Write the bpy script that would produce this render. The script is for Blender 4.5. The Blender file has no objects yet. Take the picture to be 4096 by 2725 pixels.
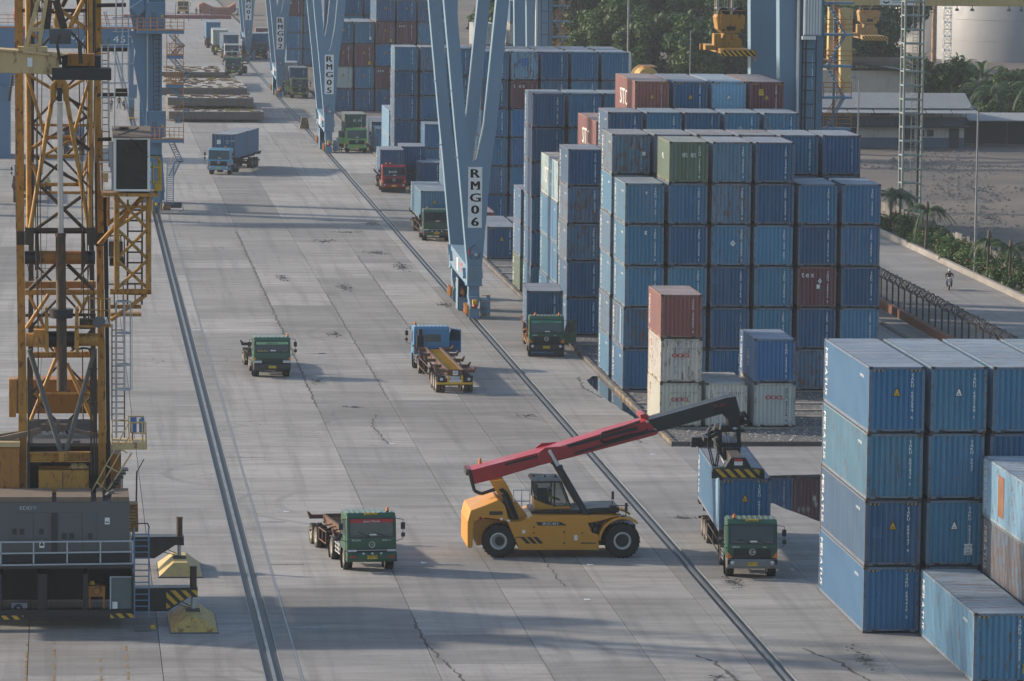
import bpy, bmesh, math, random
from mathutils import Vector, Matrix
random.seed(7)
SC = bpy.context.scene
COL = SC.collection
# ---------------------------------------------------------------- camera, sky, sun, exposure
cam = bpy.data.cameras.new('camera')
cam.sensor_width = 36.0
cam.lens = 19057.7 / 4096 * 36.0
cam.clip_start = 1.0
cam.clip_end = 6000.0
camo = bpy.data.objects.new('camera', cam)
COL.objects.link(camo)
PITCH, YAW, ROLL = 0.1013497, 0.0944006, 0.0110450
fw = Vector((math.sin(YAW)*math.cos(PITCH), math.cos(YAW)*math.cos(PITCH), -math.sin(PITCH)))
rt = Vector((math.cos(YAW), -math.sin(YAW), 0))
upv = rt.cross(fw)
r2 = math.cos(ROLL)*rt + math.sin(ROLL)*upv
u2 = -math.sin(ROLL)*rt + math.cos(ROLL)*upv
mw = Matrix((r2, u2, -fw)).transposed().to_4x4()
mw.translation = Vector((0, 0, 33.2853))
camo.matrix_world = mw
SC.camera = camo

SUN_EL = math.radians(21.8)
LIGHT = Vector((0.922, -0.388, 0)).normalized()          # horizontal way the light travels
wd = bpy.data.worlds.new('World'); SC.world = wd; wd.use_nodes = True
nt = wd.node_tree; nt.nodes.clear()
wo = nt.nodes.new('ShaderNodeOutputWorld'); bg = nt.nodes.new('ShaderNodeBackground')
sky = nt.nodes.new('ShaderNodeTexSky'); sky.sky_type = 'NISHITA'; sky.sun_disc = False
sky.sun_elevation = SUN_EL
sky.sun_rotation = math.atan2(-LIGHT.x, -LIGHT.y)
sky.air_density = 1.0; sky.dust_density = 1.2; sky.ozone_density = 0.7
bg.inputs['Strength'].default_value = 0.148
nt.links.new(sky.outputs[0], bg.inputs[0]); nt.links.new(bg.outputs[0], wo.inputs[0])
sl = bpy.data.lights.new('sun', 'SUN'); sl.energy = 4.3; sl.angle = math.radians(2.0); sl.color = (1.0, 0.85, 0.69)
so = bpy.data.objects.new('sun', sl); COL.objects.link(so)
ld = Vector((LIGHT.x*math.cos(SUN_EL), LIGHT.y*math.cos(SUN_EL), -math.sin(SUN_EL)))
so.rotation_euler = ld.to_track_quat('-Z', 'Y').to_euler()
so.location = (-60, 300, 90)
SC.view_settings.view_transform = 'Standard'; SC.view_settings.look = 'None'
SC.view_settings.exposure = 0.48; SC.view_settings.gamma = 1.0; SC.view_settings.use_curve_mapping = False
SC.render.engine = 'CYCLES'
SC.cycles.volume_bounces = 0
SC.cycles.max_bounces = 6

# ---------------------------------------------------------------- mesh helpers
class MB:
    """collects shapes and links them as one mesh object"""
    def __init__(s): s.v = []; s.f = []; s.mi = []; s.cm = 0; s.sm = []
    def _add(s, vs, fs, smooth=False):
        b = len(s.v); s.v.extend([tuple(v) for v in vs])
        for f in fs:
            s.f.append(tuple(b+i for i in f)); s.mi.append(s.cm); s.sm.append(smooth)
        return s
    def box(s, x0, y0, z0, x1, y1, z1):
        vs = [(x0,y0,z0),(x1,y0,z0),(x1,y1,z0),(x0,y1,z0),(x0,y0,z1),(x1,y0,z1),(x1,y1,z1),(x0,y1,z1)]
        return s._add(vs, [(0,3,2,1),(4,5,6,7),(0,1,5,4),(1,2,6,5),(2,3,7,6),(3,0,4,7)])
    def quad(s, a, b, c, d): return s._add([a,b,c,d], [(0,1,2,3)])
    def poly(s, pts): return s._add(pts, [tuple(range(len(pts)))])
    def beam(s, p, q, w, h=None, up=(0,0,1)):
        p = Vector(p); q = Vector(q); h = h or w
        d = (q-p).normalized(); u = Vector(up)
        if abs(d.dot(u)) > .97: u = Vector((0,1,0)) if abs(d.y) < .9 else Vector((1,0,0))
        sx = d.cross(u).normalized(); uz = sx.cross(d)
        o = []
        for e in (p, q):
            for a, b in ((-1,-1),(1,-1),(1,1),(-1,1)): o.append(e + sx*(a*w/2) + uz*(b*h/2))
        return s._add(o, [(0,1,2,3),(7,6,5,4),(0,4,5,1),(1,5,6,2),(2,6,7,3),(3,7,4,0)])
    def tube(s, p, q, r, n=8, r2=None, cap=True):
        p = Vector(p); q = Vector(q); r2 = r if r2 is None else r2
        d = (q-p).normalized(); u = Vector((0,0,1)) if abs(d.z) < .9 else Vector((1,0,0))
        a = d.cross(u).normalized(); b = d.cross(a)
        o = []
        for e, rr in ((p, r), (q, r2)):
            for i in range(n):
                t = 2*math.pi*i/n; o.append(e + a*(math.cos(t)*rr) + b*(math.sin(t)*rr))
        s._add(o, [(i, (i+1) % n, n+(i+1) % n, n+i) for i in range(n)], True)
        if cap:
            s._add(o[:n], [tuple(range(n))]); s._add(o[n:], [tuple(range(n-1,-1,-1))])
        return s
    def path(s, pts, r, n=6):
        for a, b in zip(pts[:-1], pts[1:]): s.tube(a, b, r, n)
        return s
    def prism(s, pts, axis, a, b):
        """extrude a 2-D outline along an axis: 'x' takes (y,z), 'y' takes (x,z), 'z' takes (x,y)"""
        n = len(pts)
        def P(t, q):
            return (q, t[0], t[1]) if axis == 'x' else ((t[0], q, t[1]) if axis == 'y' else (t[0], t[1], q))
        vs = [P(t, a) for t in pts] + [P(t, b) for t in pts]
        return s._add(vs, [tuple(range(n)), tuple(range(2*n-1, n-1, -1))] + [(i, n+i, n+(i+1) % n, (i+1) % n) for i in range(n)])
    def ring(s, c, axis, prof, n=20, smooth=True):
        """turn a profile of (radius, offset) about an axis through c"""
        c = Vector(c); ax = {'x': Vector((1,0,0)), 'y': Vector((0,1,0)), 'z': Vector((0,0,1))}[axis]
        a = Vector((0,1,0)) if axis == 'x' else Vector((1,0,0)); b = ax.cross(a)
        vs = []; m = len(prof)
        for i in range(n):
            t = 2*math.pi*i/n
            for r, o in prof: vs.append(c + ax*o + (a*math.cos(t)+b*math.sin(t))*r)
        fs = []
        for i in range(n):
            j = (i+1) % n
            for k in range(m-1): fs.append((i*m+k, j*m+k, j*m+k+1, i*m+k+1))
        return s._add(vs, fs, smooth)
    def disc(s, c, axis, r, n=16):
        c = Vector(c); a, b = {'x': ((0,1,0),(0,0,1)), 'y': ((1,0,0),(0,0,1)), 'z': ((1,0,0),(0,1,0))}[axis]
        a = Vector(a); b = Vector(b)
        return s.poly([c + a*(r*math.cos(2*math.pi*i/n)) + b*(r*math.sin(2*math.pi*i/n)) for i in range(n)])
    def mesh(s, name, mats, off=None, bevel=0):
        me = bpy.data.meshes.new(name)
        vs = s.v if off is None else [(v[0]-off[0], v[1]-off[1], v[2]-off[2]) for v in s.v]
        me.from_pydata(vs, [], s.f)
        for m in (mats if isinstance(mats, (list, tuple)) else [mats]): me.materials.append(m)
        me.polygons.foreach_set('material_index', s.mi)
        me.polygons.foreach_set('use_smooth', s.sm)
        bm = bmesh.new(); bm.from_mesh(me)
        bmesh.ops.recalc_face_normals(bm, faces=bm.faces)
        if bevel:
            ed = [e for e in bm.edges if len(e.link_faces) == 2 and e.calc_face_angle(0) > .6]
            bmesh.ops.bevel(bm, geom=ed, offset=bevel, segments=2, affect='EDGES', clamp_overlap=True, profile=.6)
        bm.to_mesh(me); bm.free()
        return me
    def build(s, name, mats, parent=None, world=True, bevel=0, kind=None, color=None):
        off = None
        if parent is not None and world:
            off = Vector((0,0,0)); p = parent
            while p is not None: off += p.location; p = p.parent
        return link(name, s.mesh(name, mats, off, bevel), parent, kind, color)

def link(name, me, parent=None, kind=None, color=None, loc=None, rz=None):
    o = bpy.data.objects.new(name, me); COL.objects.link(o)
    if parent is not None: o.parent = parent
    if kind: o['kind'] = kind
    if color is not None: o.color = color
    if loc is not None: o.location = loc
    if rz is not None: o.rotation_euler = (0,0,rz)
    return o

def tag(o, label, cat, group=None):
    o['label'] = label; o['category'] = cat
    if group: o['group'] = group
    return o
def thing(name, label, cat, loc=(0,0,0), rz=0, group=None):
    o = bpy.data.objects.new(name, None); COL.objects.link(o)
    o.empty_display_size = .3
    o.location = loc; o.rotation_euler = (0,0,rz)
    return tag(o, label, cat, group)
def copy_tree(o, loc=None, rz=None, parent=None):
    c = o.copy(); COL.objects.link(c)
    if parent is not None: c.parent = parent
    if loc is not None: c.location = loc
    if rz is not None: c.rotation_euler = (0,0,rz)
    for ch in list(o.children): copy_tree(ch, parent=c)
    return c

# ---------------------------------------------------------------- materials
def NODE(nt, t, **k):
    n = nt.nodes.new(t)
    for a, v in k.items(): setattr(n, a, v)
    return n
def mixc(nt, f, a, b, mode='MIX'):
    n = nt.nodes.new('ShaderNodeMix'); n.data_type = 'RGBA'; n.blend_type = mode
    for s, v in ((n.inputs[0], f), (n.inputs[6], a), (n.inputs[7], b)):
        if hasattr(v, 'is_output'): nt.links.new(v, s)
        elif isinstance(v, (int, float)): s.default_value = v
        else: s.default_value = (*v, 1)
    return n.outputs[2]
def ramp(nt, src, lo, hi, a=0., b=1.):
    n = nt.nodes.new('ShaderNodeMapRange'); n.clamp = True
    nt.links.new(src, n.inputs[0])
    for i, v in zip((1,2,3,4), (lo, hi, a, b)): n.inputs[i].default_value = v
    return n.outputs[0]
def mul(nt, a, b, op='MULTIPLY'):
    n = nt.nodes.new('ShaderNodeMath'); n.operation = op
    for s, v in zip(n.inputs, (a, b)):
        if hasattr(v, 'is_output'): nt.links.new(v, s)
        else: s.default_value = v
    return n.outputs[0]
def noise(nt, vec, scale, det=4, stretch=None, rough=.55):
    if stretch:
        m = nt.nodes.new('ShaderNodeMapping'); m.inputs['Scale'].default_value = stretch
        nt.links.new(vec, m.inputs[0]); vec = m.outputs[0]
    n = nt.nodes.new('ShaderNodeTexNoise'); n.inputs['Scale'].default_value = scale
    n.inputs['Detail'].default_value = det; n.inputs['Roughness'].default_value = rough
    nt.links.new(vec, n.inputs['Vector'])
    return n.outputs[0]
def start(name, rnd=True):
    m = bpy.data.materials.new(name); m.use_nodes = True; nt = m.node_tree
    bs = nt.nodes['Principled BSDF']
    tc = nt.nodes.new('ShaderNodeTexCoord'); oi = nt.nodes.new('ShaderNodeObjectInfo')
    vec = tc.outputs['Object']
    if rnd:
        a = nt.nodes.new('ShaderNodeVectorMath'); a.operation = 'ADD'
        c = nt.nodes.new('ShaderNodeCombineXYZ')
        k = mul(nt, oi.outputs['Random'], 173.)
        for i in range(3): nt.links.new(k, c.inputs[i])
        nt.links.new(vec, a.inputs[0]); nt.links.new(c.outputs[0], a.inputs[1]); vec = a.outputs[0]
    return m, nt, bs, vec, oi
def bump(nt, bs, h, strength=.3, dist=.02):
    b = nt.nodes.new('ShaderNodeBump'); b.inputs['Strength'].default_value = strength; b.inputs['Distance'].default_value = dist
    nt.links.new(h, b.inputs['Height']); nt.links.new(b.outputs[0], bs.inputs['Normal'])
RUST = (.13, .055, .025)
def paint(name, col=None, rough=.5, var=.16, rust=.0, dirt=.25, metal=0., scale=1., spec=.4):
    """painted or bare metal: tone variation, runs of dirt, rust blooms; col=None takes the object's own colour"""
    m, nt, bs, vec, oi = start(name)
    if col is None: base = oi.outputs['Color']
    else:
        r = nt.nodes.new('ShaderNodeRGB'); r.outputs[0].default_value = (*col, 1); base = r.outputs[0]
    n1 = noise(nt, vec, .9*scale, 5)
    base = mixc(nt, 1., base, mixc(nt, n1, (1-var,)*3, (1+var,)*3), 'MULTIPLY')
    n2 = noise(nt, vec, 1.6*scale, 6, (2.2,2.2,.25), .65)
    base = mixc(nt, ramp(nt, n2, .52, .75, 0, dirt), base, (.10,.085,.07))
    if rust:
        n3 = noise(nt, vec, 3.1*scale, 8, (1,1,.45), .7)
        base = mixc(nt, ramp(nt, n3, .62-rust*.22, .70-rust*.15), base, RUST)
    nt.links.new(base, bs.inputs['Base Color'])
    rr = ramp(nt, n1, .3, .7, rough-.08, rough+.12); nt.links.new(rr, bs.inputs['Roughness'])
    bs.inputs['Metallic'].default_value = metal
    bs.inputs['Specular IOR Level'].default_value = spec
    return m
def plain(name, col, rough=.6, metal=0., var=.1, emit=0):
    m, nt, bs, vec, oi = start(name)
    n1 = noise(nt, vec, 4., 4)
    c = mixc(nt, 1., col, mixc(nt, n1, (1-var,)*3, (1+var,)*3), 'MULTIPLY')
    nt.links.new(c, bs.inputs['Base Color'])
    bs.inputs['Roughness'].default_value = rough; bs.inputs['Metallic'].default_value = metal
    return m
def container_paint():
    """object colour; alpha of the object colour is how worn the paint is"""
    m, nt, bs, vec, oi = start('container_paint')
    base = oi.outputs['Color']; wear = oi.outputs['Alpha']
    n1 = noise(nt, vec, .55, 4)
    base = mixc(nt, 1., base, mixc(nt, n1, (.76,.78,.80), (1.24,1.22,1.2)), 'MULTIPLY')
    fade = noise(nt, vec, .8, 6, (3,3,.22), .6)                      # chalky runs down the panels
    base = mixc(nt, mul(nt, ramp(nt, fade, .45, .72), mul(nt, wear, .5)), base, (.24,.31,.37))
    vo = nt.nodes.new('ShaderNodeTexVoronoi'); vo.distance = 'CHEBYCHEV'; vo.inputs['Scale'].default_value = .85
    nt.links.new(vec, vo.inputs['Vector'])
    pk = ramp(nt, vo.outputs['Distance'], .20, .205, 1, 0)
    sep = nt.nodes.new('ShaderNodeSeparateColor'); nt.links.new(vo.outputs['Color'], sep.inputs[0])
    pk = mul(nt, pk, ramp(nt, sep.outputs[0], .72, .73))
    base = mixc(nt, mul(nt, pk, .5), base, mixc(nt, .45, base, (.10,.19,.33)))     # repainted squares
    n3 = noise(nt, vec, 2.3, 9, (2.2,2.2,.55), .72)
    lim = mul(nt, wear, .18); th = mul(nt, .685, lim, 'SUBTRACT')
    d = mul(nt, mul(nt, n3, th, 'SUBTRACT'), 26.); d.node.use_clamp = True
    base = mixc(nt, mul(nt, d, .85), base, mixc(nt, noise(nt, vec, 14., 3), (.055,.028,.017), (.20,.10,.05)))
    n4 = noise(nt, vec, 30., 3)
    base = mixc(nt, ramp(nt, n4, .66, .72, 0, .35), base, (.07,.06,.05))
    nt.links.new(base, bs.inputs['Base Color'])
    bs.inputs['Roughness'].default_value = .5; bs.inputs['Specular IOR Level'].default_value = .5
    bs.inputs['Sheen Weight'].default_value = .75; bs.inputs['Sheen Roughness'].default_value = .40
    bump(nt, bs, noise(nt, vec, 3., 3), .12, .03)
    return m
def frame_paint():
    m, nt, bs, vec, oi = start('frame_paint')
    base = mixc(nt, .45, oi.outputs['Color'], (.21,.17,.145))
    n3 = noise(nt, vec, 3.3, 8, None, .7)
    base = mixc(nt, ramp(nt, n3, .50, .64, 0, .8), base, (.10,.055,.036))
    nt.links.new(base, bs.inputs['Base Color']); bs.inputs['Roughness'].default_value = .65
    return m
def roof_paint():
    m, nt, bs, vec, oi = start('roof_paint')
    base = mixc(nt, .40, oi.outputs['Color'], (.33,.34,.36))
    n1 = noise(nt, vec, .7, 6, (1.6,.9,1), .65)
    base = mixc(nt, ramp(nt, n1, .35, .75, 0, .45), base, (.36,.36,.37))
    n3 = noise(nt, vec, 1.7, 9, (.45,2.4,1), .72)
    lim = mul(nt, oi.outputs['Alpha'], .17); th = mul(nt, .63, lim, 'SUBTRACT')
    d = mul(nt, mul(nt, n3, th, 'SUBTRACT'), 14.); d.node.use_clamp = True
    base = mixc(nt, mul(nt, d, .8), base, (.14,.075,.045))
    n6 = noise(nt, vec, 4.2, 4, (.05,1.,1), .7)                        # dirt lines between corrugations, painted dark and light to stand in for rib shading
    base = mixc(nt, ramp(nt, n6, .50, .62, 0, .55), base, (.055,.05,.055))
    base = mixc(nt, ramp(nt, n6, .44, .36, 0, .35), base, (.45,.46,.48))
    nt.links.new(base, bs.inputs['Base Color']); bs.inputs['Roughness'].default_value = .5
    bs.inputs['Sheen Weight'].default_value = .2; bs.inputs['Sheen Roughness'].default_value = .4
    return m
def concrete(name, tones, stain=.5, crack=True, rnd=True, sheen=.75):
    m, nt, bs, vec, oi = start(name, rnd)
    base = mixc(nt, oi.outputs['Random'] if rnd else .5, tones[0], tones[1])
    g = nt.nodes.new('ShaderNodeNewGeometry'); wv = g.outputs['Position']
    n0 = noise(nt, wv, .045, 5, (1,.5,1))
    base = mixc(nt, 1., base, mixc(nt, n0, (.56,.57,.59), (1.40,1.39,1.37)), 'MULTIPLY')
    nb = noise(nt, wv, .17, 7, (.55,1,1), .7)
    base = mixc(nt, 1., base, mixc(nt, ramp(nt, nb, .3, .7), (.74,.74,.74), (1.18,1.18,1.18)), 'MULTIPLY')
    n1 = noise(nt, wv, .9, 7, (.16,1.1,1), .68)                        # sweep marks left by tyres
    base = mixc(nt, ramp(nt, n1, .42, .70, 0, stain), base, (.095,.093,.092))
    n2 = noise(nt, wv, .35, 6, (.25,1,1), .6)
    base = mixc(nt, ramp(nt, n2, .50, .75, 0, .4), base, (.36,.355,.35))
    n5 = noise(nt, wv, .5, 8, (.5,1.3,1), .75)
    base = mixc(nt, ramp(nt, n5, .57, .70, 0, .5), base, (.07,.068,.066))
    n7 = noise(nt, wv, 1., 4, (1.15,.035,1), .6)
    base = mixc(nt, ramp(nt, n7, .50, .68, 0, .38), base, (.095,.093,.09))      # oil and rubber
    n3 = noise(nt, wv, 9., 5, None, .7)
    base = mixc(nt, 1., base, mixc(nt, n3, (.62,.62,.62), (1.38,1.38,1.38)), 'MULTIPLY')
    if crack:
        wrp = nt.nodes.new('ShaderNodeVectorMath'); wrp.operation = 'ADD'
        nn = nt.nodes.new('ShaderNodeTexNoise'); nn.inputs['Scale'].default_value = .8; nn.inputs['Detail'].default_value = 5
        nt.links.new(wv, nn.inputs['Vector']); nt.links.new(wv, wrp.inputs[0]); nt.links.new(nn.outputs['Color'], wrp.inputs[1])
        vo = nt.nodes.new('ShaderNodeTexVoronoi'); vo.feature = 'DISTANCE_TO_EDGE'; vo.inputs['Scale'].default_value = .16
        nt.links.new(wrp.outputs[0], vo.inputs['Vector'])
        ck = ramp(nt, vo.outputs['Distance'], .004, .009, 1, 0)
        sel = ramp(nt, noise(nt, wv, .05, 3), .60, .68)
        base = mixc(nt, mul(nt, mul(nt, ck, sel), .75), base, (.05,.05,.05))
    if name == 'concrete_slab':                                          # curving rubber marks left by turning wheels
        for cx, cy, r in ((24.2,187.5,4.2),(24.2,187.5,5.6),(30.6,189,3.6),(30.6,189,2.3),(14,196,7),(14,196,9),(19,243,8),(19,243,10),(22,276,7),(26,330,9),(11.5,255,6)):
            ds = nt.nodes.new('ShaderNodeVectorMath'); ds.operation = 'DISTANCE'; ds.inputs[1].default_value = (cx,cy,0); nt.links.new(wv, ds.inputs[0])
            q = ramp(nt, mul(nt, mul(nt, ds.outputs['Value'], r, 'SUBTRACT'), 0, 'ABSOLUTE'), .10, .34, 1, 0)
            base = mixc(nt, mul(nt, mul(nt, q, ramp(nt, nb, .42, .62)), .42), base, (.06,.06,.062))
    nt.links.new(base, bs.inputs['Base Color'])
    nt.links.new(ramp(nt, n1, .3, .7, sheen, sheen+.15), bs.inputs['Roughness'])
    bump(nt, bs, n3, .25, .01)
    return m
def stripes(name, c1, c2, freq, axis=(1,0,1), var=.15):
    """hazard striping, flat print on a plate"""
    m, nt, bs, vec, oi = start(name, False)
    sep = nt.nodes.new('ShaderNodeSeparateXYZ'); nt.links.new(vec, sep.inputs[0])
    t = None
    for i, a in enumerate(axis):
        if a:
            k = mul(nt, sep.outputs[i], float(a)); t = k if t is None else mul(nt, t, k, 'ADD')
    fr = mul(nt, mul(nt, mul(nt, t, freq), 50., 'ADD'), 1., 'MODULO')
    st = mul(nt, fr, .5, 'GREATER_THAN')
    c = mixc(nt, st, c1, c2)
    c = mixc(nt, ramp(nt, noise(nt, vec, 3., 6), .5, .75, 0, .5), c, (.06,.05,.04))
    nt.links.new(c, bs.inputs['Base Color']); bs.inputs['Roughness'].default_value = .6
    return m
def leafmat(name, a, b):
    m, nt, bs, vec, oi = start(name, False)
    g = nt.nodes.new('ShaderNodeNewGeometry')
    base = mixc(nt, g.outputs['Random Per Island'], a, b)
    base = mixc(nt, 1., base, mixc(nt, oi.outputs['Random'], (.75,.8,.75), (1.2,1.15,1.2)), 'MULTIPLY')
    nt.links.new(base, bs.inputs['Base Color']); bs.inputs['Roughness'].default_value = .55
    bs.inputs['Specular IOR Level'].default_value = .3
    tr = nt.nodes.new('ShaderNodeBsdfTranslucent'); nt.links.new(base, tr.inputs[0])
    mx = nt.nodes.new('ShaderNodeMixShader'); mx.inputs[0].default_value = .25
    nt.links.new(bs.outputs[0], mx.inputs[1]); nt.links.new(tr.outputs[0], mx.inputs[2])
    nt.links.new(mx.outputs[0], nt.nodes['Material Output'].inputs[0])
    return m
def glassmat(name, col=(.007,.010,.013)):
    m, nt, bs, vec, oi = start(name)
    n = noise(nt, vec, 1.5, 3)
    nt.links.new(mixc(nt, n, col, tuple(c*2.2+.008 for c in col)), bs.inputs['Base Color'])
    bs.inputs['Roughness'].default_value = .12; bs.inputs['Specular IOR Level'].default_value = .6
    return m

def seethru():
    m = bpy.data.materials.new('clear_glass'); m.use_nodes = True; nt = m.node_tree; bs = nt.nodes['Principled BSDF']
    bs.inputs['Base Color'].default_value = (.02,.025,.03,1); bs.inputs['Roughness'].default_value = .08; bs.inputs['Specular IOR Level'].default_value = .6
    tr = nt.nodes.new('ShaderNodeBsdfTransparent'); tr.inputs[0].default_value = (.75,.80,.80,1); mx = nt.nodes.new('ShaderNodeMixShader'); mx.inputs[0].default_value = .62
    nt.links.new(bs.outputs[0], mx.inputs[1]); nt.links.new(tr.outputs[0], mx.inputs[2]); nt.links.new(mx.outputs[0], nt.nodes['Material Output'].inputs[0])
    return m
M = {}
M['clear'] = seethru()
M['box'] = container_paint(); M['boxframe'] = frame_paint(); M['boxroof'] = roof_paint()
M['casting'] = paint('corner_iron', (.045,.04,.038), .7, rust=.5)
M['floor'] = plain('container_floor', (.06,.045,.03), .8)
M['slab'] = concrete('concrete_slab', ((.185,.182,.176), (.315,.308,.296)))
M['yard'] = concrete('concrete_yard', ((.20,.20,.20), (.25,.25,.248)), rnd=False)
M['broken'] = concrete('broken_concrete', ((.14,.14,.138),(.19,.188,.184)), .5, False)
M['joint'] = plain('joint_filler', (.055,.053,.05), .9)
M['kerb'] = concrete('kerb_concrete', ((.065,.06,.055), (.13,.118,.105)), .4, False)
M['kerbyellow'] = paint('kerb_yellow', (.22,.165,.085), .7, rust=.5, dirt=.5)
M['beamc'] = concrete('beam_concrete', ((.24,.215,.19), (.30,.28,.25)), .3, False)
M['steel'] = paint('rail_steel', (.19,.195,.205), .38, rust=.12, metal=.6)
M['edge'] = paint('edge_steel', (.20,.215,.235), .5, rust=.15, metal=.3)
M['dark'] = plain('dark_steel', (.02,.022,.025), .55)
M['black'] = paint('black_paint', (.016,.018,.021), .42, dirt=.2)
M['rubber'] = plain('tyre_rubber', (.022,.021,.02), .85, var=.3)
M['rubberdust'] = paint('dusty_tyre', (.06,.052,.045), .9, dirt=.4)
M['rim'] = paint('wheel_rim', (.22,.21,.19), .55, rust=.15)
M['silver'] = paint('silver_rim', (.45,.46,.47), .4, metal=.5)
M['glass'] = glassmat('dark_glass'); M['glasslt'] = glassmat('pale_glass', (.05,.075,.08)); M['glassmid'] = glassmat('misty_glass', (.025,.038,.04))
M['white'] = paint('white_paint', (.62,.62,.60), .5, dirt=.25)
M['letter'] = plain('white_lettering', (.66,.67,.66), .6, var=.2)
M['lettergrey'] = paint('worn_lettering', (.36,.40,.44), .6, dirt=.3)
M['letterblack'] = plain('black_lettering', (.018,.018,.02), .6)
M['letterred'] = plain('red_lettering', (.42,.035,.03), .6)
M['letterblue'] = plain('blue_lettering', (.05,.25,.55), .6)
M['plate'] = paint('number_plate_yellow', (.55,.38,.04), .5)
M['warn'] = paint('warning_yellow', (.55,.33,.03), .6)
M['amber'] = plain('amber_lens', (.65,.17,.02), .3)
M['lens'] = plain('headlamp_lens', (.5,.52,.54), .15)
M['redlens'] = plain('red_lens', (.35,.02,.02), .3)
M['chassis'] = paint('chassis_rust', (.105,.06,.042), .75, rust=.5, dirt=.4)
M['chassisdark'] = paint('chassis_dark', (.05,.043,.038), .75, rust=.25, dirt=.3)
M['cab'] = paint('cab_paint', None, .35, var=.08, dirt=.18, spec=.5)
M['obj'] = paint('object_paint', None, .5, var=.12, dirt=.25)
M['rmg'] = paint('gantry_blue', (.135,.225,.31), .55, var=.06, dirt=.12)
M['sts'] = paint('quay_crane_blue', (.085,.17,.27), .55, var=.1, dirt=.2, rust=.1)
M['orange'] = paint('railing_orange', (.46,.18,.045), .6, dirt=.2)
M['mhc'] = paint('crane_yellow', (.40,.205,.04), .55, var=.25, rust=.42, dirt=.62, scale=1.5)
M['mhcdark'] = paint('crane_dark', (.05,.035,.024), .6, var=.3, rust=.4, dirt=.3)
M['mhcorange'] = paint('crane_orange', (.36,.15,.03), .6, var=.15, rust=.3, dirt=.6)
M['cream'] = paint('crane_cream', (.50,.37,.19), .6, var=.15, rust=.25, dirt=.4)
M['stackery'] = paint('stacker_yellow', (.53,.235,.022), .38, var=.06, dirt=.15, spec=.5)
M['stackerr'] = paint('stacker_red', (.31,.018,.025), .36, var=.06, dirt=.12, spec=.5)
M['grey'] = paint('grey_paint', (.092,.096,.10), .55, var=.12, dirt=.35)
M['timber'] = paint('dunnage_timber', (.16,.125,.095), .85, var=.35, dirt=.4, scale=3)
M['hazard'] = stripes('hazard_stripes', (.02,.02,.02), (.55,.33,.03), 2.6)
M['hazardb'] = stripes('hazard_stripes_bold', (.02,.02,.02), (.5,.30,.03), 2.2, (1,0,1))
M['gravel'] = None

# ---------------------------------------------------------------- lettering
GL = {}
def glyph(ch):
    if ch in GL: return GL[ch]
    cu = bpy.data.curves.new('glyph', 'FONT'); cu.body = ch; cu.size = 1.0; cu.fill_mode = 'FRONT'; cu.resolution_u = 2
    ob = bpy.data.objects.new('glyph', cu); COL.objects.link(ob)
    bpy.context.view_layer.update()
    dg = bpy.context.evaluated_depsgraph_get()
    me = ob.evaluated_get(dg).to_mesh()
    vs = [(v.co.x, v.co.y) for v in me.vertices]; fs = [tuple(p.vertices) for p in me.polygons]
    ob.evaluated_get(dg).to_mesh_clear()
    bpy.data.objects.remove(ob); bpy.data.curves.remove(cu)
    if vs:
        x0 = min(v[0] for v in vs); x1 = max(v[0] for v in vs)
        vs = [(x-x0, y) for x, y in vs]
    else: x0 = 0; x1 = .3
    GL[ch] = (vs, fs, (x1-x0) if vs else .28)
    return GL[ch]
def text(mb, s, o, ux, uy, h, vertical=False, stretch=1., bold=1., step=1.35, center=False, gap=.12):
    """write s from point o; ux = reading direction, uy = up, h = capital height"""
    o = Vector(o); ux = Vector(ux).normalized(); uy = Vector(uy).normalized(); k = h/.70
    if center and not vertical:
        w = sum(glyph(c)[2]*k*stretch + gap*h for c in s) - gap*h
        o = o - ux*(w/2)
    p = o.copy()
    for c in s:
        vs, fs, w = glyph(c)
        if vertical:
            q = p - ux*(w*k*stretch/2)
            mb._add([q + ux*(x*k*stretch) + uy*(y*k) for x, y in vs], fs)
            p = p - uy*(h*step)
        else:
            mb._add([p + ux*(x*k*stretch) + uy*(y*k) for x, y in vs], fs)
            p = p + ux*(w*k*stretch + gap*h)
    return mb

# ================================================================ THE SETTING
rnd = random.Random(3)
def gravelmat():
    m, nt, bs, vec, oi = start('gravel', False)
    g = nt.nodes.new('ShaderNodeNewGeometry'); wv = g.outputs['Position']
    vo = nt.nodes.new('ShaderNodeTexVoronoi'); vo.inputs['Scale'].default_value = 9; nt.links.new(wv, vo.inputs['Vector'])
    sep = nt.nodes.new('ShaderNodeSeparateColor'); nt.links.new(vo.outputs['Color'], sep.inputs[0])
    c = mixc(nt, sep.outputs[0], (.035,.037,.04), (.16,.16,.16))
    c = mixc(nt, ramp(nt, sep.outputs[1], .95, .96), c, (.42,.40,.37))
    nt.links.new(c, bs.inputs['Base Color']); bs.inputs['Roughness'].default_value = .9
    bump(nt, bs, vo.outputs['Distance'], .6, .05)
    return m
M['gravel'] = gravelmat()
def dirtmat():
    m, nt, bs, vec, oi = start('dirt', False)
    g = nt.nodes.new('ShaderNodeNewGeometry'); wv = g.outputs['Position']
    n0 = noise(nt, wv, .06, 6, (.5,1,1)); n1 = noise(nt, wv, 1.3, 8, (.5,1,1), .75)
    c = mixc(nt, ramp(nt, n0, .35, .65), (.07,.066,.062), (.15,.13,.108))
    c = mixc(nt, ramp(nt, n1, .52, .72, 0, .6), c, (.06,.055,.05))
    c = mixc(nt, ramp(nt, n1, .30, .22, 0, .6), c, (.30,.275,.25))
    nt.links.new(c, bs.inputs['Base Color']); bs.inputs['Roughness'].default_value = .95
    bump(nt, bs, n1, .6, .25)
    return m
M['dirt'] = dirtmat()
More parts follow.
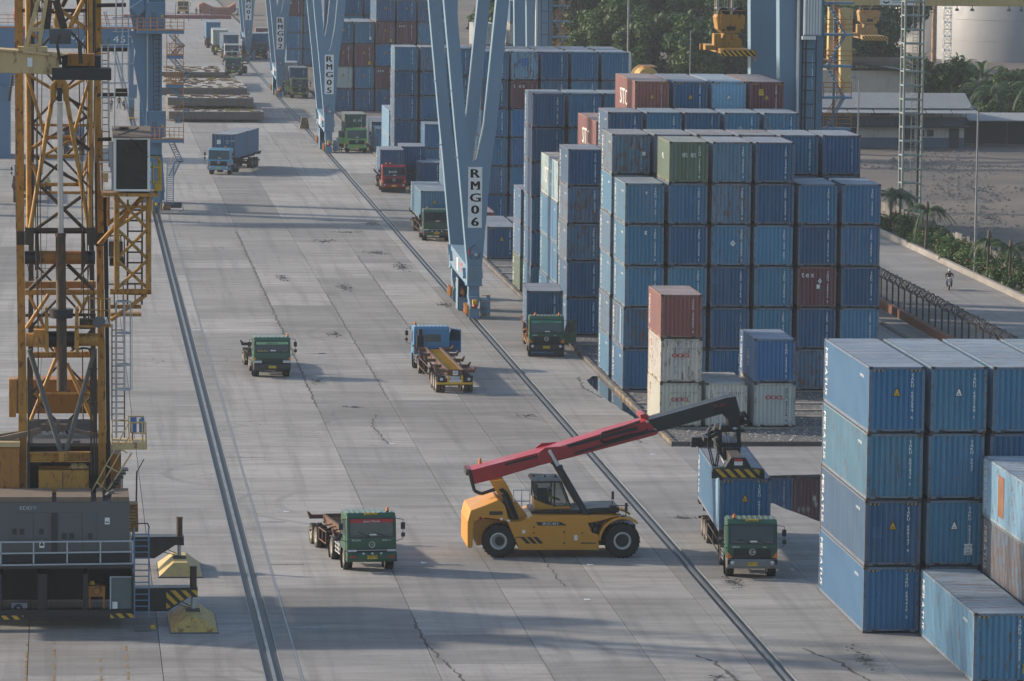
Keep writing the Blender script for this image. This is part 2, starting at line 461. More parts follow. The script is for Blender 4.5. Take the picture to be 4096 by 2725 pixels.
def sheet(name, x0, y0, x1, y1, z, mat, kind='structure', parent=None):
    b = MB(); b.quad((x0,y0,z),(x1,y0,z),(x1,y1,z),(x0,y1,z))
    return b.build(name, mat, parent, kind=kind)
ground = sheet('ground', -120, -60, 420, 1400, -.30, M['joint'])
# --- concrete yard: the near part slab by slab, the far part one sheet
yard = link('concrete_yard', None, kind='structure')
fs = MB(); fs.box(-40, 620, -.2, 8.168, 1000, 0); fs.box(8.972, 620, -.2, 29.145, 1000, 0); fs.box(29.805, 620, -.2, 34.42, 1000, 0)
fs.box(-40, 150, -.2, -7.04, 620, 0); fs.box(34.42, 150, -.2, 59, 266.7, 0); fs.box(52.4, 266.7, -.2, 59, 640, 0)
fs.build('far_paving', M['yard'], yard)
lanes = [(-7.0,-1.45),(-1.42,4.05),(4.08,8.168),(8.972,9.62),(9.74,15.30),(15.33,19.88),(19.91,24.38),(24.41,28.42),(28.45,29.145),(29.805,34.40)]
YE = 620.0
nsl = 0
for li, (a, b) in enumerate(lanes):
    y = 178.0 + rnd.uniform(-3, 0)
    narrow = b-a < 1
    while y < YE-.4:
        L = rnd.choice((7.5,7.5,10,10,12.5,17)) * (3.5 if narrow else (1.9 if b < 9 else (1.8 if y > 430 else 1)))
        y1 = min(y+L, YE-.03)
        if y1 - y > .5:
            bmx = MB(); bmx.box(a, y+.004, -.2, b, y1-.004, 0)
            o = bmx.build('slab', M['slab'], yard); nsl += 1
        y = y1
# --- rails: a channel with the rail head in the middle and steel edge strips
def crane_rail(name, xc, hw, y0, y1, ew=.035):
    r = link(name, None, kind='structure')
    b = MB(); b.box(xc-hw, y0, -.2, xc+hw, y1, -.085); b.build('channel', M['dark'], r)
    b = MB(); b.box(xc-.065, y0, -.083, xc+.065, y1, -.004); b.build('rail', M['steel'], r)
    for s in (-1, 1):
        b = MB(); b.box(xc+s*hw-(ew if s > 0 else 0), y0, -.19, xc+s*hw+(0 if s > 0 else ew), y1, .004); b.build('edge_strip', M['edge'], r)
    return r
crane_rail('quay_rail', 8.57, .40, 150, 1000)
crane_rail('gantry_rail', 29.475, .33, 150, 1000)
b = MB(); b.box(9.63, 150, -.15, 9.73, 1000, .006); b.build('cable_slot_cover', M['edge'], yard)
# drain covers set beside the cable slot
for y, x in ((203.6,10.6),(189.6,10.3),(236.4,10.3),(262,10.4),(222,10.5),(320,10.6)):
    p = link('drain_cover', None, yard)
    b = MB(); b.box(x-.75, y-.16, -.01, x+.75, y+.16, .004); b.build('lid', M['joint'], p)
    for k in (-1, 1):
        b = MB(); b.box(x-.78 if k < 0 else x+.02, y-.13, .0, x-.02 if k < 0 else x+.78, y+.13, .009); b.build('cover_plate', M['slab'] if y != 203.6 else M['edge'], p)
# --- broken patches in the concrete: shallow ragged rubble
def patch(x, y, rx, ry, n=26):
    c = MB(); pts = []
    for i in range(n):
        t = 2*math.pi*i/n; k = .45 + .65*rnd.random()
        pts.append((x+rx*k*math.cos(t), y+ry*k*math.sin(t), .004))
    for i in range(int(26*rx*ry)+8):
        t = rnd.uniform(0, 6.28); q = abs(rnd.gauss(0,.5)); px, py = x+rx*q*math.cos(t), y+ry*q*math.sin(t)
        a, L, w = rnd.uniform(-.6,.6)+(1.57 if rnd.random() < .3 else 0), rnd.uniform(.15,.6), rnd.uniform(.02,.06)
        dx, dy = math.cos(a)*L, math.sin(a)*L; nx, ny = -math.sin(a)*w, math.cos(a)*w
        c._add([(px-dx,py-dy,.004),(px+nx,py+ny,.004),(px+dx,py+dy,.004),(px-nx,py-ny,.004)], [(0,1,2,3)])
    for i in range(int(9*rx*ry)+3):
        t = rnd.uniform(0, 6.28); q = rnd.random()*.9; s = rnd.uniform(.02,.07)
        px, py = x+rx*q*math.cos(t), y+ry*q*math.sin(t)
        c.box(px-s, py-s*rnd.uniform(.5,1.2), 0, px+s, py+s, rnd.uniform(.02,.06))
    return c
patches = MB()
for x, y, rx, ry in ((27.6,281.7,1.2,1.6),(33.4,194.8,.7,5),(30.9,218.0-2,.9,3),(31.3,237.5,1.1,1.6),(21.6,366,.9,6),(27.4,384,1.1,7),(26.2,398,1.8,4),(22.4,410,1.6,3),(17.2,374,.7,6),(16.1,300,.8,2.5),(18.8,330,1.0,3),(28.2,352,.9,3),(27.7,430,1.2,4),(26.6,190.5,.5,2),(31.6,412,.8,4),(24.9,420,2.2,2.2),(17.5,286,1.4,1.0),(17.2,317,1.3,.5),(25.6,234,1.3,2.2)):
    b = patch(x, y, rx*.8, ry*.8); o = len(patches.v); patches.v += b.v; patches.f += [tuple(o+i for i in f) for f in b.f]; patches.mi += b.mi; patches.sm += b.sm
patches.build('broken_concrete', M['broken'], yard, kind='stuff')
# long open cracks
cr = MB()
def crack(pts, w):
    for (x0,y0), (x1,y1) in zip(pts[:-1], pts[1:]):
        n = max(2, int(math.hypot(x1-x0,y1-y0)/.35)); L = []
        for i in range(n+1):
            t = i/n; L.append((x0+(x1-x0)*t+rnd.gauss(0,.06), y0+(y1-y0)*t+rnd.gauss(0,.06), w*rnd.uniform(.4,1.5)))
        for p, q in zip(L[:-1], L[1:]):
            d = Vector((q[0]-p[0], q[1]-p[1], 0)).normalized(); nx, ny = -d.y, d.x
            cr._add([(p[0]-nx*p[2],p[1]-ny*p[2],.003),(p[0]+nx*p[2],p[1]+ny*p[2],.003),(q[0]+nx*q[2],q[1]+ny*q[2],.003),(q[0]-nx*q[2],q[1]-ny*q[2],.003)], [(0,1,2,3)])
crack([(16.6,186),(15.35,199),(15.3,206)], .05); crack([(27.6,186),(27.0,194.5),(26.5,196)], .07); crack([(33.2,186),(32.2,194),(31.2,197.5)], .07)
crack([(14.5,452),(20,450),(29,446),(34,446)], .16); crack([(12,470),(18,467),(21,463),(29,463.5)], .12)
crack([(15.3,286),(15.35,330)], .05); crack([(15.3,330),(15.2,420)], .06); crack([(19.9,290),(19.95,360)], .03); crack([(24.4,300),(24.4,395)], .03)
crack([(18.4,268),(18.0,276),(18.5,282)], .05); crack([(33.2,291),(32.6,297),(33,303)], .07); crack([(33.0,268),(32.6,276)], .06); crack([(22.9,215),(22.7,233)], .03)
cr.build('pavement_crack', M['joint'], yard)
ln = MB()
for x, y0, y1 in ((-1.5,186,199.5),(-.35,186,200),(2.65,186,199),(1.55,186,197)):
    y = y0
    while y < y1: L = rnd.uniform(.5,2.2); ln.box(x-.05,y,.002,x+.05,min(y+L,y1),.004); y += L+rnd.uniform(.3,1.6)
ln.build('worn_yellow_line', M['kerbyellow'], yard)
# --- container beds: kerb of painted blocks, gravel, concrete ground beams
kerb = link('kerb', None, kind='structure')
kb = MB(); kb.box(0,-.475,-.1,.25,.475,.24); KBM = kb.mesh('kerb_block', M['kerb'], bevel=.02)
kb = MB(); kb.box(0,-.475,-.1,.25,.475,.24); KBY = kb.mesh('kerb_block', M['kerbyellow'], bevel=.02)
n = 0
y = 267.76
while y < 520 and n < 250:
    o = link('kerb_block', KBY if (n % 2 == 1 and rnd.random() < .6 and y < 296) else KBM, kerb, loc=(34.45, y, rnd.uniform(-.015,.01))); y += 1.0; n += 1
b = MB(); b.box(34.45, y-.5, -.1, 34.7, 640, .24); b.build('kerb_block', M['kerb'], kerb)
kb = MB(); kb.box(0,0,-.1,.985,.25,.24); KFM = kb.mesh('kerb_block', M['kerb'], bevel=.02)
for i in range(17):
    link('kerb_block', KFM, kerb, loc=(34.45+i, 267.0, rnd.uniform(-.01,.01)))
kt = MB()
for i in range(17):
    if rnd.random() < .55: kt.box(34.5+i, 267.03, .2, 34.5+i+rnd.uniform(.3,.85), 267.12, .246)
kt.build('yellow_paint', M['kerbyellow'], kerb)
sheet('gravel_bed', 34.7, 267.25, 52.4, 640, .06, M['gravel'])
beams = link('ground_beams', None, kind='structure')
def gbeam(y, w=.55):
    b = MB(); b.box(34.72, y-w/2, -.1, 52.3, y+w/2, .15); b.build('ground_beam', M['beamc'], beams, bevel=.02)
for y in (268.0+6.75,280.2,283.6,287.2,294.1,300.0,301.9,307.4,315.4,321.9,328.3,334.2,335.2,346.8,353.8,359.4,361.6,367.4,372,378,384,390.5,402.2,403.5,415.4,422,428.9,434.8,435.8,441.6,448,455,462,470,478,486,495.9,502.3,508,510.5,522.3,533,539,540.6,552.4,560,566,590,616.3,628): gbeam(y)
# --- loose stones and litter on the gravel
lt = MB()
for i in range(220):
    x, y = rnd.uniform(34.9,45), rnd.uniform(267.4,284); s = rnd.uniform(.02,.075)
    lt.box(x-s,y-s,.05,x+s,y+s*rnd.uniform(.6,1.3),.06+s)
lt.build('loose_stones', plain('pale_stone', (.40,.39,.37), .9, var=.4), kind='stuff')
def litter(x, y, i):
    b = MB(); s = .16
    b._add([(x-s,y-s,.008),(x+s,y-s*.6,.02),(x+s*.8,y+s,.012),(x-s*.9,y+s*.7,.05)], [(0,1,2,3)])
    return b
# --- puddles
def puddle(name, pts, z=.007):
    m = bpy.data.materials.get('still_water')
    if not m:
        m = bpy.data.materials.new('still_water'); m.use_nodes = True; bs = m.node_tree.nodes['Principled BSDF']
        bs.inputs['Base Color'].default_value = (.012,.014,.016,1); bs.inputs['Roughness'].default_value = .03; bs.inputs['Specular IOR Level'].default_value = .9
        bs.inputs['IOR'].default_value = 1.4
    b = MB(); P = []
    n = len(pts)
    for i in range(n):
        for k in range(4):
            t = k/4; P.append((pts[i][0]*(1-t)+pts[(i+1) % n][0]*t+rnd.gauss(0,.04), pts[i][1]*(1-t)+pts[(i+1) % n][1]*t+rnd.gauss(0,.07), z))
    b.poly(P); return b.build(name, m, kind='structure')
puddle('puddle', [(34.0,251.5),(36.0,253.4),(38.2,254.0),(42,254.5),(52,254.6),(52,240),(43,233),(40.2,232),(38.0,236.2),(36.7,242.6),(35,246)])
puddle('puddle', [(33.3,300.5),(33.9,303.2),(34.42,303.6),(34.42,277),(34.0,279.5),(33.55,286.5),(33.25,293)])
# --- land side: service lane, fence line, road, planting strip, waste ground
sheet('road', 59, 150, 72.6, 640, -.004, concrete('road_concrete', ((.215,.21,.20),(.215,.21,.20)), .35, True, False))
b = MB(); b.box(72.6, 150, -.1, 72.95, 640, .45); kr = b.build('road_kerb', M['beamc'], kind='structure', bevel=.04)
sheet('planting_strip', 72.95, 150, 77.4, 640, .02, M['dirt'])
def waste():
    b = MB(); nx, ny = 60, 70; x0, x1, y0, y1 = 77.4, 400, 300, 1250
    r = random.Random(5)
    for j in range(ny+1):
        for i in range(nx+1):
            x = x0+(x1-x0)*(i/nx)**2; y = y0+(y1-y0)*(j/ny)**1.6
            z = .02 + (r.uniform(-.12,.16) if 0 < i < nx and y < 540 else 0)
            b.v.append((x, y, z))
    for j in range(ny):
        for i in range(nx):
            a = j*(nx+1)+i; b.f.append((a,a+1,a+nx+2,a+nx+1)); b.mi.append(0); b.sm.append(True)
    return b.build('waste_ground', M['dirt'], kind='structure')
waste()
sheet('far_ground', 34.7, 640, 77.4, 1250, .03, M['dirt'])
rb = MB()
for i in range(5200):
    y = 415 + 125*rnd.random(); x = rnd.uniform(78, 112)
    band = math.sin(y*.16+x*.08)+math.sin(x*.35-y*.05)
    if rnd.random() > .3+.35*band: continue
    s = rnd.uniform(.08,.30)*(1 if rnd.random() < .9 else 2)
    rb._add([(x-s,y-s*.7,0),(x+s*.8,y-s,0),(x+s,y+s*.8,0),(x-s*.6,y+s,0),(x+rnd.uniform(-s,s)*.4,y,.08+s*rnd.uniform(.4,.9))], [(0,1,4),(1,2,4),(2,3,4),(3,0,4)])
rb.build('rubble', concrete('rubble_stone', ((.17,.15,.13),(.40,.36,.31)), .2, False), kind='stuff')
# boundary wall of the planting strip: leaning concrete panels
wl = thing('boundary_wall', 'low wall of stained concrete panels behind the planted strip', 'wall', (77.1,380,0))
y = 352
while y < 452:
    b = MB(); h = rnd.uniform(1.05,1.35); dx = rnd.uniform(-.06,.06)
    b.box(77.0+dx, y+.02, 0, 77.12+dx, y+1.55, h); b.build('panel', M['kerb'], wl); y += 1.6
# security fence with razor wire along the inner lane
def fence(name, label, x0, y0, x1, y1, n):
    t = thing(name, label, 'fence', (x0,y0,0))
    P = [(x0+(x1-x0)*i/n, y0+(y1-y0)*i/n) for i in range(n+1)]
    pm = MB(); pm.box(-.05,-.05,0,.05,.05,2.1); pm.beam((0,0,2.1),(-.3,0,2.5),.06); pm.beam((0,0,2.1),(.3,0,2.5),.06)
    pme = pm.mesh('post', M['dark'])
    for p in P: link('post', pme, t, loc=(p[0]-x0, p[1]-y0, 0))
    mm = MB()
    for a, c in zip(P[:-1], P[1:]):
        for k in range(9): mm.tube((a[0],a[1],.2+k*.23),(c[0],c[1],.2+k*.23),.008,3,cap=False)
        for k in range(14):
            q = k/14; x, yy = a[0]+(c[0]-a[0])*q, a[1]+(c[1]-a[1])*q; mm.tube((x,yy,.15),(x,yy,2.1),.008,3,cap=False)
    mm.build('wire_mesh', M['chassisdark'], t)
    w = MB(); L = math.hypot(x1-x0, y1-y0); N = int(L*14); pts = []
    r = random.Random(9)
    for i in range(N):
        s = i/N; a = i*2*math.pi/5.2; rr = .34+r.uniform(-.07,.07)
        pts.append((x0+(x1-x0)*s+rr*math.cos(a), y0+(y1-y0)*s+r.uniform(-.1,.1), 2.45+rr*math.sin(a)))
    w.path(pts, .016, 3); w.build('razor_wire_coil', M['chassisdark'], t)
    return t
fence('security_fence', 'dark wire security fence topped with coiled razor wire beside the road', 61.2, 300, 61.2, 405, 42)
pp = MB(); pp.box(60.1, 305, .35, 60.5, 420, .95)
tag(pp.build('pipe_rail', paint('rusty_pipe', (.15,.065,.04), .8, rust=.4)), 'long rust red barrier beam running behind the security fence', 'barrier')
b = MB(); b.box(58.6, 150, -.1, 58.9, 640, .12); b.build('lane_kerb', M['kerb'], kind='structure')
# --- foliage
def leafcloud(blobs, n, size, rng, flat=.5):
    """leaf-size faces spread through clumps; blobs = (x,y,z,r)"""
    b = MB(); tot = sum(q[3]**2 for q in blobs)
    for q in blobs:
        for i in range(int(n*q[3]**2/tot)):
            d = Vector((rng.gauss(0,1), rng.gauss(0,1), rng.gauss(0,.8))).normalized()
            p = Vector(q[:3]) + d*q[3]*rng.uniform(.55,1.08)
            s = size*rng.uniform(.6,1.4)
            nrm = (d*.7 + Vector((rng.gauss(0,.6), rng.gauss(0,.6), rng.gauss(.5,.6)))).normalized()
            a = nrm.cross(Vector((rng.gauss(0,1),rng.gauss(0,1),rng.gauss(0,1)))).normalized(); c = nrm.cross(a)
            b._add([p-a*s, p-c*s*.55, p+a*s, p+c*s*.55], [(0,1,2,3)])
    return b
LEAF = leafmat('dark_leaf', (.016,.042,.014), (.055,.105,.030))
LEAFB = leafmat('bright_leaf', (.026,.060,.016), (.085,.145,.038))
LEAFP = leafmat('palm_leaf', (.022,.05,.022), (.075,.12,.05))
LEAFN = leafmat('banana_leaf', (.03,.065,.025), (.10,.16,.06))
BARK = plain('bark', (.09,.075,.06), .9)
def tree_proto(name, h, w, n, seed, leaf, size):
    rng = random.Random(seed)
    t = thing(name, 'x', 'tree', (0,0,0))
    tk = MB(); tk.tube((0,0,0),(0,0,h*.45),.028*h,8,.017*h)
    blobs = []
    for i in range(34):
        a = rng.uniform(0,6.28); zz = rng.uniform(.16,1); rr = w*(.20+.62*math.sin(min(1,zz)*2.6)**.8)*rng.uniform(.25,1)
        p = (rr*math.cos(a), rr*math.sin(a), h*zz*.93); blobs.append((*p, w*rng.uniform(.16,.34)))
        if i % 3 == 0: tk.tube((0,0,h*min(.42,zz*.6)), p, .010*h, 5, .004*h)
    tk.build('trunk', BARK, t); leafcloud(blobs, n, size, rng).build('crown', leaf, t)
    return t
protos = [tree_proto('broadleaf_tree', 19, 7.5, 8500, 11, LEAF, .42), tree_proto('broadleaf_tree', 17, 7, 8000, 12, LEAFB, .38),
          tree_proto('broadleaf_tree', 21, 8, 9000, 13, LEAF, .46), tree_proto('broadleaf_tree', 11, 6, 6500, 14, LEAFB, .36)]

TL = [  # proto, x, y, rz, scale, label
 (0,76,720,0,1.0,'dark broadleaf tree leftmost of the tree belt, beside the stair tower'),
 (1,83,705,1,1.05,'bright leaved tree second from the left in the tree belt'),
 (2,80,742,2,1.0,'tall dark tree behind the left end of the tree belt'),
 (0,89,722,3,1.05,'dark tree right behind the steel floodlight mast'),
 (3,86,690,1,1.1,'low bushy tree in front of the tree belt, above the blue stacks'),
 (1,95,712,4,1.1,'broad bright tree in the middle of the tree belt'),
 (2,97,738,5,1.05,'tall dark tree behind the yellow tank'),
 (0,102,715,.5,1.1,'dark tree left of the hanging yellow spreader'),
 (3,97,688,2.2,1.15,'bushy low tree behind the yellow road tanker'),
 (1,109,718,2.5,1.1,'bright tree directly behind the hanging yellow spreader'),
 (2,112,740,1.5,1.0,'dark tree behind the concrete tower frame'),
 (3,106,690,.9,1.2,'bushy tree at the foot of the concrete tower frame'),
 (1,115,705,3.3,1.1,'sunlit tree between the spreader and the blue gantry leg'),
 (0,122,712,4.1,1.15,'dark tree behind the wide blue gantry leg'),
 (2,111,675,2.9,.8,'shaded tree behind the gantry stair tower'),
 (0,108,655,.3,.72,'shaded dark tree right of the yellow portal leg'),
 (3,119,630,1.9,.5,'dark bushy tree behind the long shed roof'),
 (2,112,655,3.7,.62,'dark tree below the second hanging spreader'),
 (3,112,600,5.1,.8,'bush behind the shed, left of the lattice mast'),
 (0,120.5,630,1.1,.33,'rounded dark tree behind the right end of the shed'),
 (3,124.5,622,.6,.55,'dense dark shrub tree right of the shed roof'),
 (2,129.5,640,2.1,.30,'dark tree at the right edge of the picture'),
 (3,120,590,4.4,.46,'low dark tree behind the lean-to at the right edge'),
 (3,118,655,3.0,.5,'shrubby tree in front of the pale storage tanks'),
 (2,79,765,0.4,1.1,'tall dark tree deep in the wood behind the leftmost trees'),
 (0,87,762,1.4,1.2,'tall tree deep in the wood behind the floodlight pole'),
 (2,94,765,2.4,1.15,'tall tree deep in the wood behind the broad bright one'),
 (0,101,768,3.4,1.2,'tall tree deep in the wood, left of the spreader ropes'),
 (2,108,765,4.4,1.15,'tall tree deep in the wood behind the spreader'),
 (0,116,762,5.4,1.15,'tall tree deep in the wood behind the gantry leg'),
 (3,80,700,0.9,1,'low bushy tree at the left foot of the tree belt'),
 (3,92,685,1.9,1.05,'low bushy tree right of the yellow tank'),
 (1,101,705,0.2,1,'bright tree standing forward in the middle of the belt'),
 (3,103,608,0.4,0.62,'leafy shrub directly behind the left part of the shed roof'),
 (3,106.5,622,1.4,0.62,'leafy shrub behind the dark house roof'),
 (3,109.5,612,2.4,0.55,'leafy shrub left of the mast behind the shed'),
 (3,112,612,3.4,0.52,'leafy shrub right behind the mast'),
 (3,114.5,606,4.4,0.5,'leafy shrub behind the shed, right of the mast'),
 (3,117,612,5.4,0.52,'leafy shrub below the white lattice tower'),
 (3,119.5,606,0.9,0.5,'leafy shrub behind the right end of the shed'),
 (3,121.5,604,2.9,0.5,'leafy shrub above the lean-to roof'),
 (3,123.5,606,3.9,0.48,'leafy shrub right of the one above the lean-to'),
 (3,124.5,598,1.2,0.52,'leafy shrub at the right picture edge above the lean-to'),
 (3,107.8,568,2.2,0.42,'dark bush squeezed between shed end and lean-to'),
 (3,112,570,3.2,0.45,'dark bush behind the lean-to, below the palms'),
 (3,116.3,570,4.2,0.42,'dark bush behind the right half of the lean-to'),
 (0,70,735,2.6,1.0,'dark tree half hidden by the gantry stair tower'),
]
used = set()
for k, x, y, rz, s, lb in TL:
    if k in used: o = copy_tree(protos[k])
    else: o = protos[k]; used.add(k)
    o.location = (x,y,0); o.rotation_euler = (0,0,rz); o.scale = (s,s,s*random.uniform(.92,1.06))
    tag(o, lb, 'tree', 'broadleaf trees beyond the container yard')
# palms and banana plants: a stem and separate fronds
def frond(L, droop, w, seg=7, comb=True, rng=random):
    b = MB(); up = rng.uniform(.5,1.1); pts = []
    for i in range(seg+1):
        t = i/seg; pts.append(Vector((L*t*(1-.12*t), 0, L*(up*t - droop*t*t))))
    for i in range(seg):
        p, q = pts[i], pts[i+1]
        if comb:
            for s in (-1,1):
                for k in range(3):
                    r = p.lerp(q, k/3); ww = w*(1-.55*abs((i+k/3)/seg-.35)*1.6)
                    b._add([r, r+(q-p)*.28, r+(q-p)*.9+Vector((0,s*ww,-ww*.55))], [(0,1,2)])
        else:
            ww = w*math.sin(math.pi*min(1,(i+.6)/seg))+.03; w2 = w*math.sin(math.pi*min(1,(i+1.6)/seg))+.02
            for s in (-1,1): b._add([p, q, q+Vector((0,s*w2,w2*.35)), p+Vector((0,s*ww,ww*.35))], [(0,1,2,3)])
    b.path(pts, .025 if comb else .035, 3)
    return b
def palm(name, label, x, y, h, L, nf, seed, comb=True, group=None, w=.55, leaf=None, cat='palm'):
    rng = random.Random(seed)
    t = thing(name, label, cat, (x,y,0), 0, group)
    b = MB(); b.tube((0,0,0),(.1,0,h),.10+.012*h,8,.07+.006*h)
    b.ring((.1,0,h),'z',[(.08,-.1),(.2,.25),(.12,.8),(0,1.0)],8) if comb else None
    b.build('stem', BARK, t, world=False)
    fm = [frond(L*rng.uniform(.85,1.1), rng.uniform(.75,1.3) if comb else rng.uniform(.3,.8), w, 7, comb, rng).mesh('frond', leaf or LEAFP) for _ in range(4)]
    for i in range(nf):
        o = link('frond', fm[i % 4], t, loc=(.1,0,h+(.1 if comb else rng.uniform(-.5,.1)))); o.rotation_euler = (0, rng.uniform(-.5,.35), i*2.4+rng.uniform(-.3,.3))
    return t
G1 = 'ornamental palms in the planted strip along the road'
palm('palm_tree', 'small palm behind the corner of the tallest blue stack', 73.9,417,3.4,2.0,13,1,group=G1)
palm('palm_tree', 'taller palm below the lattice mast, left of the flowering hedge', 73.4,401,3.4,2.2,14,2,group=G1)
palm('palm_tree', 'palm just right of the lamp post in the hedge', 74.0,376.6,2.9,1.9,13,3,group=G1)
palm('palm_tree', 'palm nearest the right edge, above the flowering hedge', 74.9,372.2,2.5,2.0,14,4,group=G1)
palm('palm_tree', 'palm half hidden by the blue stack corner, furthest along the road', 74.3,424,3.0,1.9,12,5,group=G1)
G2 = 'tall coconut palms behind the shed'
palm('coconut_palm', 'tall coconut palm at the right edge behind the lean-to roof', 115.3,560,6.2,3.6,18,6,group=G2,w=.7)
palm('coconut_palm', 'coconut palm with drooping fronds left of the tallest one', 112.6,572,5.2,3.6,17,7,group=G2,w=.7)
palm('coconut_palm', 'bushy coconut palm right behind the shed end', 113.5,585,4.6,3.3,16,8,group=G2,w=.7)
G3 = 'banana plants growing in front of the storage tanks'
for i, (x, y, h, lb) in enumerate(((112.5,640,4.6,'banana plant left of the lattice mast, under the hanging spreader'),(115.2,640,5.4,'banana plant with upright leaves in front of the white tank'),(117.8,638,4.4,'banana plant left behind the lattice mast'),(121.4,640,4.8,'banana plant right of the lattice mast, below the grey tank'),(124.8,642,4.2,'banana plant at the foot of the grey tank'),(110,625,3.6,'short banana plant behind the shed roof'))):
    palm('banana_plant', lb, x, y, h, 2.9, 11, 20+i, False, G3, .42, LEAFN, 'banana plant')
# flowering hedge: one bush after another
G4 = 'bushes of the flowering hedge along the road kerb'
bp = []
for s in range(3):
    rng = random.Random(40+s)
    t = thing('flowering_bush', 'x', 'bush')
    bl = [(rng.uniform(-.9,.9), rng.uniform(-1.6,1.6), rng.uniform(.3,1.35), rng.uniform(.4,.65)) for _ in range(12)]
    leafcloud(bl, 900, .13, rng).build('foliage', LEAFB, t, world=False)
    f = MB()
    for i in range(7):
        q = rng.choice(bl); p = (q[0]-q[3]*.7, q[1]-q[3]*.7, q[2]+q[3]*.5); f.ring(p,'z',[(0,-.07),(.08,0),(0,.07)],6)
    f.build('blossom', plain('pink_blossom', (.55,.12,.16), .7), t, world=False)
    bp.append(t)
NTH = 'first second third fourth fifth sixth seventh eighth ninth tenth eleventh twelfth thirteenth fourteenth fifteenth sixteenth seventeenth eighteenth nineteenth twentieth twenty-first twenty-second twenty-third twenty-fourth'.split()
hedge_spots = [(74.6,428),(74.2,423),(75.2,419),(74.0,413),(75.4,410),(74.2,406),(74.9,402),(74.3,397),(75.3,394),(74.2,390.5),(75.2,387.5),(74.3,384.5),(75.3,381),(74.4,378),(75.5,375),(74.5,371.5),(75.6,368),(74.6,365),(75.7,361.5),(74.7,358),(75.7,354.5),(74.7,351),(75.6,347),(74.8,343)]
for i, (x, y) in enumerate(hedge_spots):
    o = bp[i] if i < 3 else copy_tree(bp[i % 3])
    o.location = (x,y,.05); o.rotation_euler = (0,0,i*1.7); o.scale = (1,1,.9+.25*((i*7) % 5)/5)
    tag(o, 'hedge bush with pink flowers, %s counted from the far end of the hedge' % NTH[i], 'bush', G4)
# --- long two-storey shed
sh = thing('long_shed', 'long two-storey shed with corrugated metal roof and blue lower walls', 'building', (95,547,0))
wwall = paint('shed_wall_white', (.40,.38,.35), .8, dirt=.5); wblue = paint('shed_wall_blue', (.075,.105,.15), .8, dirt=.4); rfm = paint('tin_roof', (.26,.275,.285), .6, var=.25, dirt=.7)
b = MB(); b.box(84,547,0,104.4,556,1.2); b.build('lower_wall', wblue, sh)
b = MB(); b.box(84,547.02,1.2,104.4,556,2.45); b.build('ground_floor_wall', wwall, sh)
b = MB(); b.box(84,547,2.6,104.4,556,3.6); b.build('balcony_wall', wblue, sh)
b = MB(); b.box(84,547.6,3.6,104.4,556,5.0); b.build('upper_wall', wwall, sh)
b = MB(); b.box(83.6,545.6,2.45,104.8,547.1,2.6); b.build('balcony_floor', M['dark'], sh)
b = MB()
for i in range(96):
    x = 83.5+i*.225; b.prism([(545.2,4.75),(550.5,6.25),(556.5,4.8),(556.5,4.76),(550.5,6.2),(545.2,4.70)],'x',x,x+.12); b.prism([(545.2,4.71),(550.5,6.21),(556.5,4.76),(556.5,4.72),(550.5,6.16),(545.2,4.66)],'x',x+.12,x+.225)
b.build('roof', rfm, sh)
for i in range(7):
    x = 84.2+i*3.05; b = MB(); b.prism([(543.6,4.25),(545.6,4.62),(545.6,4.56),(543.6,4.19)],'x',x,x+2.9); b.build('awning', rfm, sh)
for x, w in ((93.4,2.3),(99.4,1.6),(88,1.6)):
    p = MB(); p.box(x,547.52,3.75,x+w,547.62,4.55); f = p.build('window', M['dark'], sh); g = MB()
    for k in range(9): g.box(x+w*k/9,547.46,3.75,x+w*k/9+.06,547.51,4.55)
    g.build('louvre', wwall, f)
for x in (97.3,102.6,90.5):
    p = MB(); p.box(x,546.95,.02,x+1.2,547.01,2.3); p.build('doorway', M['dark'], sh)
for x in (100,98.9): 
    p = MB(); p.box(x,546.97,1.35,x+.8,547.01,2.1); p.build('window', M['glass'], sh)
for i in range(8):
    p = MB(); p.box(84+i*2.9,545.7,2.6,84.1+i*2.9,545.8,4.4); p.build('balcony_post', M['kerb'], sh)
b = MB(); b.tube((84,545.7,3.5),(104.6,545.7,3.5),.04,5); b.tube((84,545.7,3.1),(104.6,545.7,3.1),.03,5); b.build('balcony_rail', M['kerb'], sh)
lt2 = thing('lean_to', 'dark open lean-to with thin posts right of the long shed', 'building', (112,552,0))
b = MB(); b.prism([(550,3.1),(556,3.7),(556,3.6),(550,3.0)],'x',105.5,128); b.build('roof', rfm, lt2)
b = MB(); b.box(105.5,556,0,128,556.3,3.2); b.build('back_wall', M['dark'], lt2)
for i in range(6):
    b = MB(); b.tube((106.5+i*3.6,550.3,0),(106.5+i*3.6,550.3,3.1),.06,6); b.build('post', M['kerb'], lt2)
hb = thing('hillside_house', 'small pale house with dark sloping roof behind the shed', 'building', (101,600,0))
b = MB(); b.box(96,600,0,108,607,6.6); b.build('wall', wwall, hb)
b = MB(); b.prism([(95,8.0),(101,7.6),(109,6.3),(109,6.1),(101,7.35),(95,7.7)],'y',598.5,608); b.build('roof', M['dark'], hb)
b = MB(); b.box(98.5,599.9,7.2,106,600.2,8.3); b.build('terrace_wall', M['kerb'], hb)
